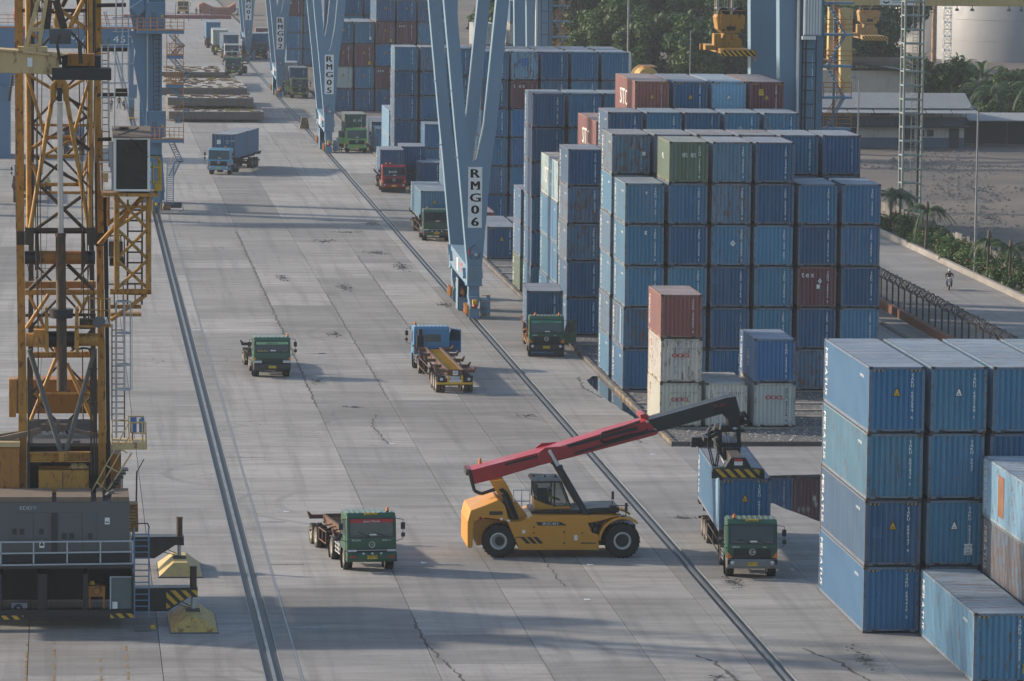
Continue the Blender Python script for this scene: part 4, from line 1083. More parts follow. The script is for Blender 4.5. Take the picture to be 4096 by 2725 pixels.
# the near pile at the right edge
NX, NY, HC = 34.40, 201.4, 2.896
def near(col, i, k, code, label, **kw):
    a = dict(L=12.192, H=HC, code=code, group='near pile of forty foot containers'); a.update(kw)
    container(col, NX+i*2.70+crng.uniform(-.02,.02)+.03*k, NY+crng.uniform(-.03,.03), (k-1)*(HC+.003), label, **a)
caut = sticker(1.85,.75,.36,.48,M['letter'],'text',3)
NL = {(0,4):('blue','TAKU 603594 6','near blue container with yellow triangle, top left of the nearest pile',dict(warn='y',chev=True,wear=.12)),(0,3):('steel','TAKU 602836 1','near worn blue container second from the top in the left column',dict(wear=.62)),(0,2):('navy','TAKU 600147 9','near dark blue container with yellow triangle and faded patches, second from ground',dict(warn='y',wear=.5,chev=True)),(0,1):('blue','TAKU 604419 3','near blue container on the ground at the corner of the nearest pile',dict(wear=.15,chev=True)),
 (1,4):('steel','TAKU 602188 1','near blue container with white triangle, top of the second column',dict(warn='w',wear=.4)),(1,3):('mid','TAKU 6047','near blue container with scraped rust at its foot, second column',dict(wear=.45)),(1,2):('steel','TAKU 602179 4','near blue container with torn white caution notice',dict(warn='w',wear=.2,marks=[caut])),(1,1):('mid',None,'near blue container half hidden behind the low foreground one',dict(chev=True)),
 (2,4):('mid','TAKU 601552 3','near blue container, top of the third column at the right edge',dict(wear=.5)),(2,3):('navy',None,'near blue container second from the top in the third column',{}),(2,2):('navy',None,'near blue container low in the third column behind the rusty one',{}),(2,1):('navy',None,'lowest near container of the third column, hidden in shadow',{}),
 (3,4):('steel',None,'near blue container roof cut off by the right picture edge',{})}
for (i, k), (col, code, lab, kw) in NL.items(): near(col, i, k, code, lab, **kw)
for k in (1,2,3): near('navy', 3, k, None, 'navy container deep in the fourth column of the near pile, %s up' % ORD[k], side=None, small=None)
container('steel', 36.85, 188.75, 0, 'light blue rusty-roofed container on the ground in the lower right corner', 12.192, 2.896, 'TAKU 600522 1', wear=.62, chev=True, marks=[sticker(2.2,.6,.3,.4,M['plate'],'text',2)], group='foreground containers')
rustp = mk('rust_patch', lambda b, L, H: b.box(-.004,L*.62,.45,.001,L*.72,2.2), paint('rust_panel', (.20,.095,.05), .85, var=.5, rust=.4))
container('dusty', 39.55, 188.95, 0, 'faded blue container at the foot of the rusty pair, right edge', 12.192, 2.591, None, wear=.9, group='foreground containers', side=None)
container('dusty', 39.55, 188.95, 2.595, 'heavily rusted blue grey container below the pale one, right edge', 12.192, 2.591, None, wear=1.25, group='foreground containers')
container('sky', 39.52, 188.95, 5.19, 'pale blue container with a large rust patch, right edge', 12.192, 2.591, None, wear=.7, marks=[rustp], group='foreground containers')

# ================================================================ TRUCKS (built facing -y, front bumper at y=0)
CABW = 2.34
def wheel_mesh(w, r, n=20):
    k = MB()
    k.ring((0,0,0),'x',[(r*.56,-w*.42),(r*.86,-w*.5),(r*.97,-w*.40),(r,-w*.2),(r,w*.2),(r*.97,w*.40),(r*.86,w*.5),(r*.56,w*.42)], n)
    for i in range(n):   # tread lugs
        t = 2*math.pi*i/n
        k.box(-w*.44, math.cos(t)*r*.985-.02, math.sin(t)*r*.985-.02, w*.44, math.cos(t)*r*.985+.02, math.sin(t)*r*.985+.02)
    return k
def rim_mesh(w, r, n=16):
    k = MB(); k.ring((0,0,0),'x',[(0,-w*.30),(r*.2,-w*.34),(r*.24,-w*.18),(r*.46,-w*.1),(r*.57,-w*.44),(r*.57,w*.44),(r*.46,w*.1),(r*.24,w*.18),(r*.2,w*.34),(0,w*.30)], n)
    for i in range(8):
        t = 2*math.pi*i/8
        for s in (-1,1): k.tube((s*w*.16,math.cos(t)*r*.32,math.sin(t)*r*.32),(s*w*.24,math.cos(t)*r*.32,math.sin(t)*r*.32),.018,5)
    return k
TY = wheel_mesh(.28,.5).mesh('wheel', M['rubberdust']); RI = rim_mesh(.28,.5).mesh('rim', M['rim']); RIS = rim_mesh(.28,.5).mesh('rim', M['silver'])
TYB = wheel_mesh(.28,.5).mesh('wheel', M['rubber'])
def wheel(t, x, y, z=.5, silver=False, dual=False, clean=False):
    for k in ((0,) if not dual else (0, 1)):
        xx = x - math.copysign(.31*k, x)
        w = link('wheel', TYB if clean else TY, t, loc=(xx, y, z)); link('rim', RIS if silver else RI, w)
def truck(label, x, y, rz, color, style='modern', ax2=4.55, ax3=None, door=None, sign=None, banner=None, low=None, plate='B 9427 UEU', emblem=True, guard=False, wheels_silver=False, roof=None, beacons=(-.8,), brand=None, text2=None, visor=None, bumper=None, rear_detail=False, back=False, flap=None, glass=None, group='container trucks'):
    """door: 'l' or 'r' = which door stands open (as seen from the front)"""
    t = thing('container_truck', label, 'truck', (x,y,0), rz, group)
    h = CABW/2; c = (*color, 1)
    zt = 2.72 if style != 'old' else 2.55
    fy = lambda z: .02 + max(0, z-1.5)*.20 if style == 'modern' else .02 + max(0, z-1.4)*.13
    body = MB()
    prof = [(fy(.95),.95),(fy(1.15),1.15),(fy(1.48),1.48),(fy(zt-.16),zt-.16),(fy(zt)+.22,zt),(1.72,zt),(1.80,zt-.1),(1.80,.95)]
    body.prism(prof,'x',-h,h); body.build('cab', M['cab'], t, False, .06, color=c)
    rf = MB()
    for i in range(9):
        xx = -h*.86+i*h*.215; rf.box(xx-.045,fy(zt)+.3,zt-.01,xx+.045,1.68,zt+.035)
    rc = roof or tuple(.55*v+.45*k for v, k in zip(color, (.24,.28,.26)))
    rf.cm = 0; rf.build('roof_rib', M['cab'], t, False, .015, color=(*rc,1))
    rs = MB(); rs.box(-h+.05,fy(zt)+.24,zt-.015,h-.05,1.70,zt+.012); rs.build('roof_skin', M['cab'], t, False, color=(*rc,1))
    def front(name, x0, x1, z0, z1, mat, d=.012, th=.03):
        b = MB(); y0, y1 = fy(z0)-d, fy(z1)-d
        b._add([(x0,y0,z0),(x1,y0,z0),(x1,y1,z1),(x0,y1,z1),(x0,y0+th,z0),(x1,y0+th,z0),(x1,y1+th,z1),(x0,y1+th,z1)], [(0,1,2,3),(7,6,5,4),(0,4,5,1),(1,5,6,2),(2,6,7,3),(3,7,4,0)])
        return b.build(name, mat, t, False)
    wz0, wz1 = (1.66, zt-.25)
    front('windscreen_seal', -h+.10, h-.10, wz0-.05, wz1+.05, M['black'], .006)
    ws = front('windscreen', -h+.15, h-.15, wz0, wz1, M[glass or 'glass'], .014)
    # what shows through the glass: seat backs, wheel, dash paper
    b = MB(); b.box(-h+.2,fy(wz0)+.0-.022,wz0+.01,h-.2,fy(wz0)-.016,wz0+.10); b.build('dashboard', M['grey'], t, False)
    b = MB(); b.box(-.1,fy(wz0)-.03,wz0+.06,.22,fy(wz0)-.02,wz0+.13); b.build('paper', M['letter'], t, False)
    b = MB()
    for s in (-.62,.12): b.tube((s+.62,fy(wz0)-.05,wz0-.03),(s,fy(wz0+.22)-.045,wz0+.22),.016,4)
    b.build('wiper', M['black'], t, False)
    for s in (-1, 1):      # side doors with window and handle
        open_ = door and ((door == 'l') == (s < 0))
        d = MB(); dy0, dy1 = .36, 1.36
        if open_:
            a = math.radians(58); hx, hy = s*(h+.01), dy0
            P = lambda u, zz, o=0: (hx+s*math.sin(a)*u - 0*o, hy-.05+math.cos(a)*u*.9+o, zz)
            d._add([P(0,.95),P(1,.95),P(1,2.45),P(.25,2.5),P(0,1.7),P(0,.95,.06),P(1,.95,.06),P(1,2.45,.06),P(.25,2.5,.06),P(0,1.7,.06)], [(0,1,2,3,4),(9,8,7,6,5),(0,5,6,1),(1,6,7,2),(2,7,8,3),(3,8,9,4),(4,9,5,0)])
            dd = d.build('open_door', M['cab'], t, False, color=c)
            g = MB(); g._add([P(.1,1.72,-.012),P(.93,1.72,-.012),P(.93,2.38,-.012),P(.28,2.42,-.012)], [(0,1,2,3)]); g._add([P(.1,1.72,.075),P(.93,1.72,.075),P(.93,2.38,.075),P(.28,2.42,.075)], [(0,1,2,3)]); g.build('door_window', M['glassmid'], dd, False)
            hd = MB(); hd.box(s*(h-.02) if s < 0 else h-.5, .4, .98, s*(h-.5) if s < 0 else h+.004, 1.36, 2.4)
            hd.build('door_opening', M['black'], t, False)
        else:
            d.prism([(dy0,.98),(dy1,.98),(dy1,2.47),(dy0+.22,2.47),(dy0,1.62)],'x',s*(h-.01),s*(h+.014)); dd = d.build('door', M['cab'], t, False, color=c)
            g = MB(); g.prism([(dy0+.1,1.66),(dy1-.08,1.66),(dy1-.08,2.38),(dy0+.27,2.38)],'x',s*(h+.012),s*(h+.02)); g.build('door_window', M['glass'], dd, False)
            k = MB(); k.box(s*(h+.01),1.12,1.42,s*(h+.045),1.28,1.47); k.build('handle', M['black'], dd, False)
    # grille, bumper, lamps
    if style == 'modern':
        front('grille', -h*.74, h*.74, .96, 1.42, M['black'], .016)
        for z in (1.10,1.20,1.30): front('grille_bar', -h*.56, h*.56, z, z+.035, M['dark'], .03, .02)
    elif style == 'ud':
        front('grille', -h*.97, h*.97, .93, 1.10, M['black'], .02); front('chrome_strip', -h*.9, h*.9, 1.02, 1.05, M['silver'], .035, .02)
    else:
        front('grille', -h*.6, h*.6, 1.02, 1.25, M['cab'], .02).color = (color[0]*.6,color[1]*.6,color[2]*.6,1)
        for i in range(6): front('grille_bar', -h*.58, h*.58, 1.03+i*.037, 1.045+i*.037, M['black'], .034, .02)
    bc = bumper or color
    b = MB(); b.prism([(-.10,.50),(-.14,.62),(-.14,.84),(-.08,.94),(.35,.94),(.35,.50)],'x',-h-.01,h+.01); bp_ = b.build('bumper', M['cab'], t, False, .03, color=(*bc,1))
    for s in (-1, 1):
        if style == 'modern':
            b = MB(); b.ring((s*h*.80,-.145,.78),'y',[(0,-.03),(.09,-.02),(.105,.02)],12); b.build('headlight', M['lens'], t, False)
            b = MB(); b.prism([(s*h*.72,.70),(s*h*.99,.70),(s*h*.99,.92),(s*h*.78,.92)],'y',-.147,-.10); b.build('headlight_housing', M['black'], t, False)
            b = MB(); b.prism([(s*h*.80,1.0),(s*h*.99,.97),(s*h*1.0,1.26),(s*h*.93,1.22)],'y',-.02,.1); b.build('indicator', M['amber'], t, False)
        elif style == 'ud':
            b = MB(); b.box(s*h*.66,-.15,.70,s*h*.90,-.12,.80); b.build('fog_lamp', M['redlens'], t, False)
            b = MB(); b.box(s*h*.62,-.05,.97,s*h*.96,.0,1.07); b.build('headlight', M['lens'], t, False)
        else:
            b = MB(); b.box(s*h*.58,-.06,.97,s*h*.97,.02,1.12); hl = b.build('headlight', M['silver'], t, False)
            for q in (.68,.87):
                b = MB(); b.box(s*h*(q-.08),-.075,.985,s*h*(q+.08),-.055,1.105); b.build('lamp_glass', M['lens'], hl, False)
            b = MB(); b.box(s*h*.90,-.03,1.16,s*h*1.0,.02,1.30); b.build('indicator', M['amber'], t, False)
    if style == 'ud':
        for xx in (-.42,0,.42):
            b = MB(); b.ring((xx,-.17,.90),'y',[(0,-.05),(.05,-.04),(.06,.02)],10); b.build('spot_lamp', M['lens'], t, False)
    if emblem:
        b = MB(); z = 1.27 if style == 'modern' else (1.30 if style == 'ud' else 1.42); y = fy(z)-.045
        b.ring((0,y,z),'y',[(.15,.02),(.155,-.02),(.115,-.02),(.11,.02)],22)
        b.box(-.12,y-.015,z-.02,.12,y+.01,z+.02) if style == 'modern' else text(b, 'UD', (0,y-.02,z-.05), (1,0,0), (0,0,1), .10, center=True)
        b.build('emblem', M['silver'], t, False)
    b = MB(); b.box(-.24,-.165,.64,.24,-.142,.80); pl = b.build('number_plate', M['plate'], t, False)
    b = MB(); text(b, plate, (0,-.17,.69), (1,0,0), (0,0,1), .075, center=True); b.build('plate_lettering', M['letterblack'], pl, False)
    def wr(s, xx, z, hh, mat, name='lettering', **k):
        b = MB(); text(b, s, (xx, fy(z)-.035, z), (1,0,0), (0, fy(z+.3)-fy(z), .3), hh, **k); b.build(name, mat, t, False)
    if brand: wr(brand, -h*.80, 1.46, .085, M['letter'], stretch=1.3)
    if text2: wr(text2, h*.42, 1.46, .07, M['letter'], stretch=1.2)
    if banner:
        s, mat, lm = banner
        front('sun_strip', -h+.15, h-.15, wz1-.16, wz1, mat, .018); wr(s, 0, wz1-.14, .10, lm, 'banner_lettering', center=True, stretch=1.4)
    if low:
        s, xx, z, hh, lm = low; wr(s, xx, z, hh, lm, 'windscreen_lettering', stretch=1.4)
    if sign:
        b = MB(); b.box(-.3,fy(zt)+.10,zt-.13,.3,fy(zt)+.16,zt+.03); sb = b.build('sign_board', M['plate'], t, False)
        b = MB(); text(b, sign, (0,fy(zt)+.095,zt-.10), (1,0,0), (0,0,1), .10, center=True, stretch=1.3); b.build('sign_lettering', M['letterblack'], sb, False)
    for xx in beacons:
        b = MB(); b.tube((xx,.55,zt+.02),(xx,.55,zt+.08),.07,8); b.build('beacon_base', M['black'], t, False)
        b = MB(); b.tube((xx,.55,zt+.08),(xx,.55,zt+.25),.075,10,.055); b.build('beacon', M['amber'], t, False)
    # mirrors on tube arms
    for s in (-1, 1):
        b = MB(); b.path([(s*h*.96,.2,2.5),(s*(h+.30),.02,2.46),(s*(h+.30),.02,1.55),(s*h*.98,.12,1.42)],.016,5); b.build('mirror_arm', M['black'], t, False)
        b = MB(); b.box(s*(h+.20),-.02,2.0,s*(h+.40),.07,2.32); b.build('mirror', M['black'], t, False, .02)
        b = MB(); b.box(s*(h+.22),-.02,1.64,s*(h+.40),.06,1.84); b.build('mirror', M['black'], t, False, .02)
    # chassis
    b = MB(); L = (ax3 or ax2)+.7
    for s in (-1, 1): b.box(s*.38-.05,.4,.82,s*.38+.05,L,1.06)
    b.box(-.9,1.05,.45,.9,1.35,.6); b.box(-.38,1.9,.8,.38,2.5,1.1); b.box(-.38,L-.1,.84,.38,L,1.04)
    b.build('chassis_frame', M['chassisdark'], t, False)
    for s in (-1, 1):
        b = MB(); b.ring((s*.98,1.25,.52),'x',[(.56,-.20),(.60,-.20),(.60,.20),(.56,.20)],18); b.build('wheel_arch', M['black'], t, False)
        wheel(t, s*.97, 1.25, silver=wheels_silver)
        wheel(t, s*1.0, ax2, dual=True)
        if ax3: wheel(t, s*1.0, ax3, dual=True)
        b = MB(); b.box(s*.52,2.35,.55,s*1.08,3.35,1.02); b.build('fuel_tank' if s > 0 else 'battery_box', M['grey'], t, False, .05)
        b = MB()
        for zz in (.55,.75,.95): b.tube((s*1.12,2.2,zz),(s*1.12,3.55,zz),.028,5)
        b.tube((s*1.12,2.5,.5),(s*1.12,2.5,1.0),.03,5); b.tube((s*1.12,3.3,.5),(s*1.12,3.3,1.0),.03,5); b.build('side_guard', M['silver'] if guard else M['edge'], t, False)
        b = MB(); b.ring((s*.9,ax2,.5),'x',[(.58,-.28),(.60,-.28),(.60,.28),(.58,.28)],14); b.build('mudguard', M['black'], t, False) if style == 'ud' or guard else None
        b = MB(); b.box(s*.8,.95,.42,s*1.14,1.0,.5); b.box(s*.95,.5,.5,s*1.15,.9,.56); b.build('step', M['black'], t, False)
    b = MB(); b.tube((0,ax2,1.06),(0,ax2,1.14),.45,14); b.build('fifth_wheel', M['black'], t, False)
    if flap:
        b = MB(); b.box(-h,-.05,.06,h,-.03,.55); f = b.build('apron_flap', M['black'], t, False)
        b = MB(); text(b, flap[0], (-h*.85,-.055,.30), (1,0,0), (0,0,1), .16, stretch=1.3); b.build('flap_lettering', M['letterblue'], f, False)
    if rear_detail:
        b = MB(); b.box(-.62,1.795,1.75,.42,1.815,2.25); b.build('rear_window', M['glasslt'], t, False, .01)
        b = MB(); b.box(.55,1.86,1.35,1.0,2.2,2.2); b.tube((.78,2.0,2.2),(.78,2.0,2.6),.16,8); b.build('air_intake', M['black'], t, False, .05)
        b = MB(); b.path([(-.9,1.85,1.2),(-.4,2.0,1.35),(0,2.05,1.25),(.4,2.0,1.3)],.03,5); b.ring((.05,2.1,1.3),'y',[(.14,-.02),(.16,0),(.14,.02)],12); b.build('air_hose', M['black'], t, False)
    return t
def trailer(label, x, y, rz, L=7.2, axles=(5.2,6.5), color=None, mat=None, yellow=False, horns=True, deck=1.5, rear=None, cross=6, group='skeletal container trailers'):
    """skeletal trailer, kingpin end at local y=0"""
    t = thing('skeletal_trailer', label, 'trailer', (x,y,0), rz, group); mt = mat or M['chassis']
    b = MB()
    for s in (-1, 1):
        b.box(s*.47-.07,.0,deck-.06,s*.47+.07,L,deck); b.box(s*.47-.02,.0,deck-.36,s*.47+.02,L,deck-.06); b.box(s*.47-.07,.0,deck-.40,s*.47+.07,L,deck-.36)
    b.build('main_beam', mt, t, False)
    for i in range(cross*2+1):
        yy = .3+i*(L-.6)/(cross*2); b = MB(); b.box(-.45,yy-.05,deck-.30,.45,yy+.05,deck-.14); b.build('cross_member', M['warn'] if yellow else mt, t, False)
    for yy in ((.1, L-.12) if L < 9 else (.1,.75,L*.27,L*.52,L*.77,L-.75,L-.12)):
        bl = MB(); bl.box(-1.2,yy-.09,deck-.2,-.54,yy+.09,deck-.01); bl.box(.54,yy-.09,deck-.2,1.2,yy+.09,deck-.01); bo = bl.build('bolster', mt, t, False)
        if horns:
            for s in (-1, 1):
                k = MB(); k.prism([(s*1.08,deck-.02),(s*1.2,deck-.2),(s*1.32,deck+.14),(s*1.24,deck+.16)],'y',yy-.12,yy+.12); k.build('corner_horn', mt, bo, False)
    for yy in axles:
        for s in (-1, 1): wheel(t, s*1.02, yy, dual=True)
        b = MB(); b.tube((-.9,yy,.5),(.9,yy,.5),.08,8); b.box(-.55,yy-.5,.62,-.42,yy+.5,.74); b.box(.42,yy-.5,.62,.55,yy+.5,.74); b.build('axle', M['chassisdark'], t, False)
    for s in (-1, 1):
        b = MB(); b.box(s*.78,axles[0]-.72,.45,s*1.2,axles[0]-.68,1.2); b.build('mud_flap', M['black'], t, False)
        b = MB(); b.tube((s*.7,2.0,.25),(s*.7,2.0,deck-.3),.06,6); b.box(s*.6,1.85,.2,s*.8,2.15,.25); b.build('landing_leg', mt, t, False)
        b = MB()
        for zz in (.55,1.1): b.tube((s*1.15,2.3,zz),(s*1.15,axles[0]-.9,zz),.03,5)
        n = 3
        for i in range(n): q = 2.3+(axles[0]-3.2)*i/(n-1); b.tube((s*1.15,q,.55),(s*1.15,q,1.1),.03,5); b.tube((s*1.15,q,1.1),(s*.5,q,1.25),.03,5)
        b.build('side_rail', mt, t, False)
    b = MB(); b.box(-.47,L,deck-.4,.47,L+.05,deck); b.build('end_plate', mt, t, False)
    b = MB(); b.box(-1.15,L-.02,.58,1.15,L+.08,.70); b.build('rear_bumper', M['warn'] if yellow else mt, t, False)
    if rear:
        for s in (-1, 1):
            b = MB(); b.box(s*.62,L-.05,.72,s*1.1,L+.03,1.12); f = b.build('lamp_panel', M['black'], t, False)
            b = MB(); b.ring((s*.86,L+.045,.9),'y',[(0,.02),(.10,.01),(.11,-.02)],6); b.build('reflector', M['lens'], f, False)
        b = MB(); b.box(-.16,L+.055,deck-.34,.16,L+.065,deck-.06); f = b.build('number_board', M['white'], t, False)
        b = MB(); text(b, '09', (.10,L+.072,deck-.25), (-1,0,0), (0,0,1), .13); b.build('board_lettering', M['letterblack'], f, False)
        b = MB(); b.box(-.30,L+.055,.86,.30,L+.065,1.08); b.build('rear_plate', M['lettergrey'], t, False)
        b = MB(); b.box(-.38,L+.09,.72,.38,L+.10,.86); f = b.build('notice_board', M['white'], t, False)
        b = MB(); text(b, 'LONG VEHICLE', (.35,L+.107,.755), (-1,0,0), (0,0,1), .07, stretch=.9); b.build('notice_lettering', M['letterblack'], f, False)
        for s in (-1, 1):
            b = MB(); b.box(s*.36,L-.03,.7,s*.48,L+.08,deck-.36); b.build('tail_post', M['warn'], t, False)
    return t
def at(base, rz, dx, dy):
    return (base[0]+math.cos(rz)*dx-math.sin(rz)*dy, base[1]+math.sin(rz)*dx+math.cos(rz)*dy)
GREEN = (.018,.078,.045); BLUE = (.07,.21,.38); LGREEN = (.16,.33,.10); REDC = (.30,.02,.025)
TG = 'loaded trailers standing under the gantries'
def rig(cargo, x, y, rz, tlabel, tkw, trlabel=None, trkw=None, deck=1.5, gap=2.2, clab=None):
    t = truck(tlabel, x, y, rz, **tkw)
    if trlabel:
        kx, ky = at((x,y), rz, 0, gap); trailer(trlabel, kx, ky, rz, deck=deck, **(trkw or {}))
    for col, dy, lab, kw in cargo:
        cx, cy = at((x,y), rz, -W8/2, dy)
        container(col, cx, cy, deck+.005, lab, rz=rz, group='containers riding on trailers', **kw)
    return t
# A: green flat-nosed tractor, empty short trailer
xA, yA, rA = 14.33, 219.5, math.radians(6.5)
truck('green flat-nosed truck with red sun strip turning with an empty trailer', xA, yA, rA, GREEN, 'ud', 4.6, None, None, 'C07662', ('Juan Muda', M['letterred'], M['letter']), None, 'B 9508 TEH', True, True, brand='PK260', text2='EURO 2', beacons=(.82,))
kx, ky = at((xA,yA), rA, 0, 3.3); trailer('short rusty empty trailer behind the green truck with red sun strip', kx, ky, rA+math.radians(1.5), L=6.4, axles=(5.0,6.25), deck=1.42)
# B: green tractor under the reach stacker with a forty foot box
rB = math.radians(-2.8); xB, yB = 31.86, 217.0
rig([('blue', 4.0, 'blue forty foot container on a trailer, gripped by the black spreader', dict(L=12.192,H=2.591,code='ICBU 605160 9',warn='y',chev=True,wear=.08,marks=[band('b',.06,.16)]))], xB, yB, rB,
    'green truck carrying a forty foot container under the reach stacker', dict(color=GREEN, sign='C18532', plate='B 9827 UEI', brand='HINO', text2='500', bumper=(.16,.165,.17), beacons=(-.82,), wheels_silver=True),
    'triple axle trailer beneath the container held by the reach stacker', dict(L=13.8, axles=(9.2,10.5,11.8), mat=M['chassisdark'], horns=False), 1.6, 2.4)
# C: older green tractor with empty trailer
rC = math.radians(2.6); xC, yC = 13.27, 302.1
truck('older green truck with green yellow sun strip driving in the middle distance', xC, yC, rC, (.022,.085,.05), 'old', 4.3, None, None, None, ('BERKAH', plain('strip_green', (.22,.40,.22), .5), M['letterblack']), ('GALAU', -.95, 1.70, .11, M['plate']), 'B 9826 UVH', False, bumper=(.03,.032,.035), beacons=(1.02,))
kx, ky = at((xC,yC), rC, 0, 3.1); trailer('short dark trailer behind the older green truck', kx, ky, rC, L=6.2, axles=(4.9,6.1), deck=1.35, mat=M['chassisdark'])
# D: blue tractor driving away, long yellow-ribbed trailer
rD = math.radians(180)+math.radians(1.0); xD, yD = 23.85, 309.6
truck('blue truck seen from behind with its right door open, pulling an empty trailer', xD, yD, rD, BLUE, 'modern', 4.6, None, 'l', beacons=(.95,), rear_detail=True, emblem=False)
kx, ky = at((xD,yD), rD, 0, 2.7); trailer('long empty trailer with yellow ribs and LONG VEHICLE board', kx, ky, rD+math.radians(.5), L=13.6, axles=(10.2,11.5,12.8), yellow=True, rear=True, cross=9)
# E: green truck with open door at the kerb
rE = math.radians(-3); xE, yE = 32.1, 314.6
rig([('navy', 3.1, 'navy twenty foot container on the trailer of the green truck with open door', dict(code='ICBU 250695 0',wear=.5))], xE, yE, rE,
    'green truck with open door and black apron reading privaterLow', dict(color=(.022,.078,.04), door='r', glass='glassmid', plate='B 9423 UXR', brand='HINO', text2='500', bumper=(.02,.022,.025), beacons=(-.75,.85), banner=('SALAMAH', plain('strip_teal', (.06,.28,.18), .5), M['letterblack']), flap=('privaterLow',), wheels_silver=True),
    'orange trailer under the navy container near the kerb', dict(L=9.0, axles=(6.8,8.0), mat=M['orange']), 1.6, 2.3)
# F: green truck behind the front gantry leg
xF, yF, rF = 32.2, 410.3, 0.0
rig([('steel', 2.6, 'pale sided blue forty foot container on the truck behind the front gantry leg', dict(L=12.192,H=2.591,code=None,warn='y',wear=.5,side='MERATUS'))], xF, yF, rF,
    'dark green truck half hidden behind the front gantry leg', dict(color=(.025,.085,.055), style='ud', plate='B 9178 UE', emblem=False),
    'trailer of the dark green truck behind the front gantry leg', dict(L=13.4, axles=(9.4,10.7,12.0), mat=M['chassis']), 1.6, 2.4)
# G: red truck
xG, yG, rG = 32.55, 469.4, 0.0
rig([('navy', 2.7, 'blue container on the trailer of the red truck', dict(code='TAKU 256 70',wear=.3))], xG, yG, rG,
    'red truck with black visor and Jutek windscreen lettering beside the gantry rail', dict(color=REDC, plate='', emblem=True, low=('Jutek', -.55, 2.0, .22, M['letter']), bumper=(.24,.02,.022), beacons=(-.75,-.35), roof=(.05,.02,.02), flap=('  ',), guard=True),
    'trailer under the blue container of the red truck', dict(L=9.4, axles=(7.0,8.3), mat=M['chassisdark']), 1.5, 2.3)
container('navy', 35.3, 473.8, .15, 'navy container on the ground to the right of the red truck', code='TAKU 235 0', side=None, wear=.1)
container('navy', 33.9, 478, 1.5, 'navy container beside the one on the red truck, further right', code='TAKU 214', wear=.1)
container('blue', 33.9, 478, .15, 'low blue container beneath, right of the red truck trailer', H=1.34, code=None, side=None)
# H: light green truck
xH, yH, rH = 32.7, 532.4, 0.0
rig([('dgreen', 2.7, 'dark green container with two white characters on the light green truck', dict(code='GLHU 308 7',side=None,small=None,wear=.3,marks=[mk('logo_lettering', lambda b,L,H: (text(b,'凱航',(.95,-.003,H-.85),(1,0,0),(0,0,1),.22,False,1.2,1,1.2,False,.8), text(b,'PIL',(-.003,L*.6,H-1.0),(0,-1,0),(0,0,1),.34,False,1.5)), M['letter'])]))], xH, yH, rH,
    'light green truck with its door open under the second gantry', dict(color=LGREEN, door='l', glass='glassmid', plate='B 9 UE', bumper=(.16,.33,.10), beacons=(1.0,)),
    'trailer under the dark green container', dict(L=9.0, axles=(6.8,8.0)), 1.6, 2.3)
# I: light blue truck with two boxes
rI = math.radians(-14); xI, yI = 16.05, 494.7
rig([('navy', 2.3, 'blue container with closed doors and white logo plate on the light blue truck', dict(code=None,door=True,wear=.2,marks=[mk('logo_plate', lambda b,L,H: (b.box(.52,-.02,1.55,.92,-.012,2.0)), M['letter']), mk('door_lettering', lambda b,L,H: (text(b,'TAKU 242239 8',(1.38,-.02,1.85),(1,0,0),(0,0,1),.11), text(b,'22G1',(1.5,-.02,1.65),(1,0,0),(0,0,1),.11)), M['letter'])])),
     ('navy', 8.5, 'blue container riding behind the closed-door one on the light blue truck', dict(code=None,wear=.2))], xI, yI, rI,
    'light blue truck crossing the yard with two blue containers', dict(color=(.10,.27,.40), glass='glassmid', plate='B 9 UE', beacons=(.6,), bumper=(.12,.29,.42)),
    'long trailer under the two blue containers of the light blue truck', dict(L=13.4, axles=(9.6,10.9,12.2), mat=M['chassisdark']), 1.5, 2.2)
# J and the furthest rigs
xJ, yJ, rJ = 32.1, 650.5, 0.0
rig([('navy', 2.7, 'navy container on the dark green truck beside the third gantry', dict(code='TAKU 2 6',wear=.1))], xJ, yJ, rJ,
    'dark olive green truck with open door beside the third gantry', dict(color=(.05,.095,.03), door='l', plate='B 9 U', bumper=(.06,.11,.03), banner=('ARMADA', M['black'], M['letter'])),
    'trailer of the dark olive truck beside the third gantry', dict(L=9, axles=(6.8,8)), 1.5, 2.3)
container('lgrey', 30.3, 668, 1.55, 'pale container behind the dark olive truck beside the third gantry', code=None, wear=.2); trailer('trailer under the pale container by the third gantry', 31.5, 666.5, 0, L=8, axles=(5.6,6.9), deck=1.5)
xL, yL = 25.3, 716.6
truck('dark green truck with empty trailer leaving the far queue', xL, yL, math.radians(-6), GREEN, plate='B 9 UE', beacons=(-.8,.8)); kx, ky = at((xL,yL), math.radians(-6), 0, 3); trailer('empty trailer behind the dark green truck of the far queue', kx, ky, math.radians(-9), L=7, axles=(5.2,6.5))
xK, yK = 26.9, 767.2
rig([('navy', 2.7, 'navy container on the white truck in the far queue', dict(L=12.192,code=None,wear=.2))], xK, yK, math.radians(1), 'white truck in the far queue beside the furthest gantry', dict(color=(.50,.51,.50), plate='B 9 UE', bumper=(.1,.1,.1)), 'trailer of the white truck in the far queue', dict(L=13, axles=(9,10.3,11.6)), 1.5, 2.4)
container('lgrey', 24.6, 790, 1.5, 'grey container in the far queue behind the white truck', L=12.192, H=2.591, code=None, wear=.3, side=None); trailer('trailer under the grey container in the far queue', 25.8, 789, 0, L=13, axles=(.9,2.2,11.4), deck=1.49)
container('mid', 24.3, 818.5, 1.5, 'blue container standing at the head of the far queue', L=12.192, H=2.9, code=None, wear=.3, side=None); trailer('trailer under the blue container at the head of the far queue', 25.5, 817.5, 0, L=13, axles=(.9,2.2,11.4), deck=1.49)
xN, yN = 31.8, 774.5
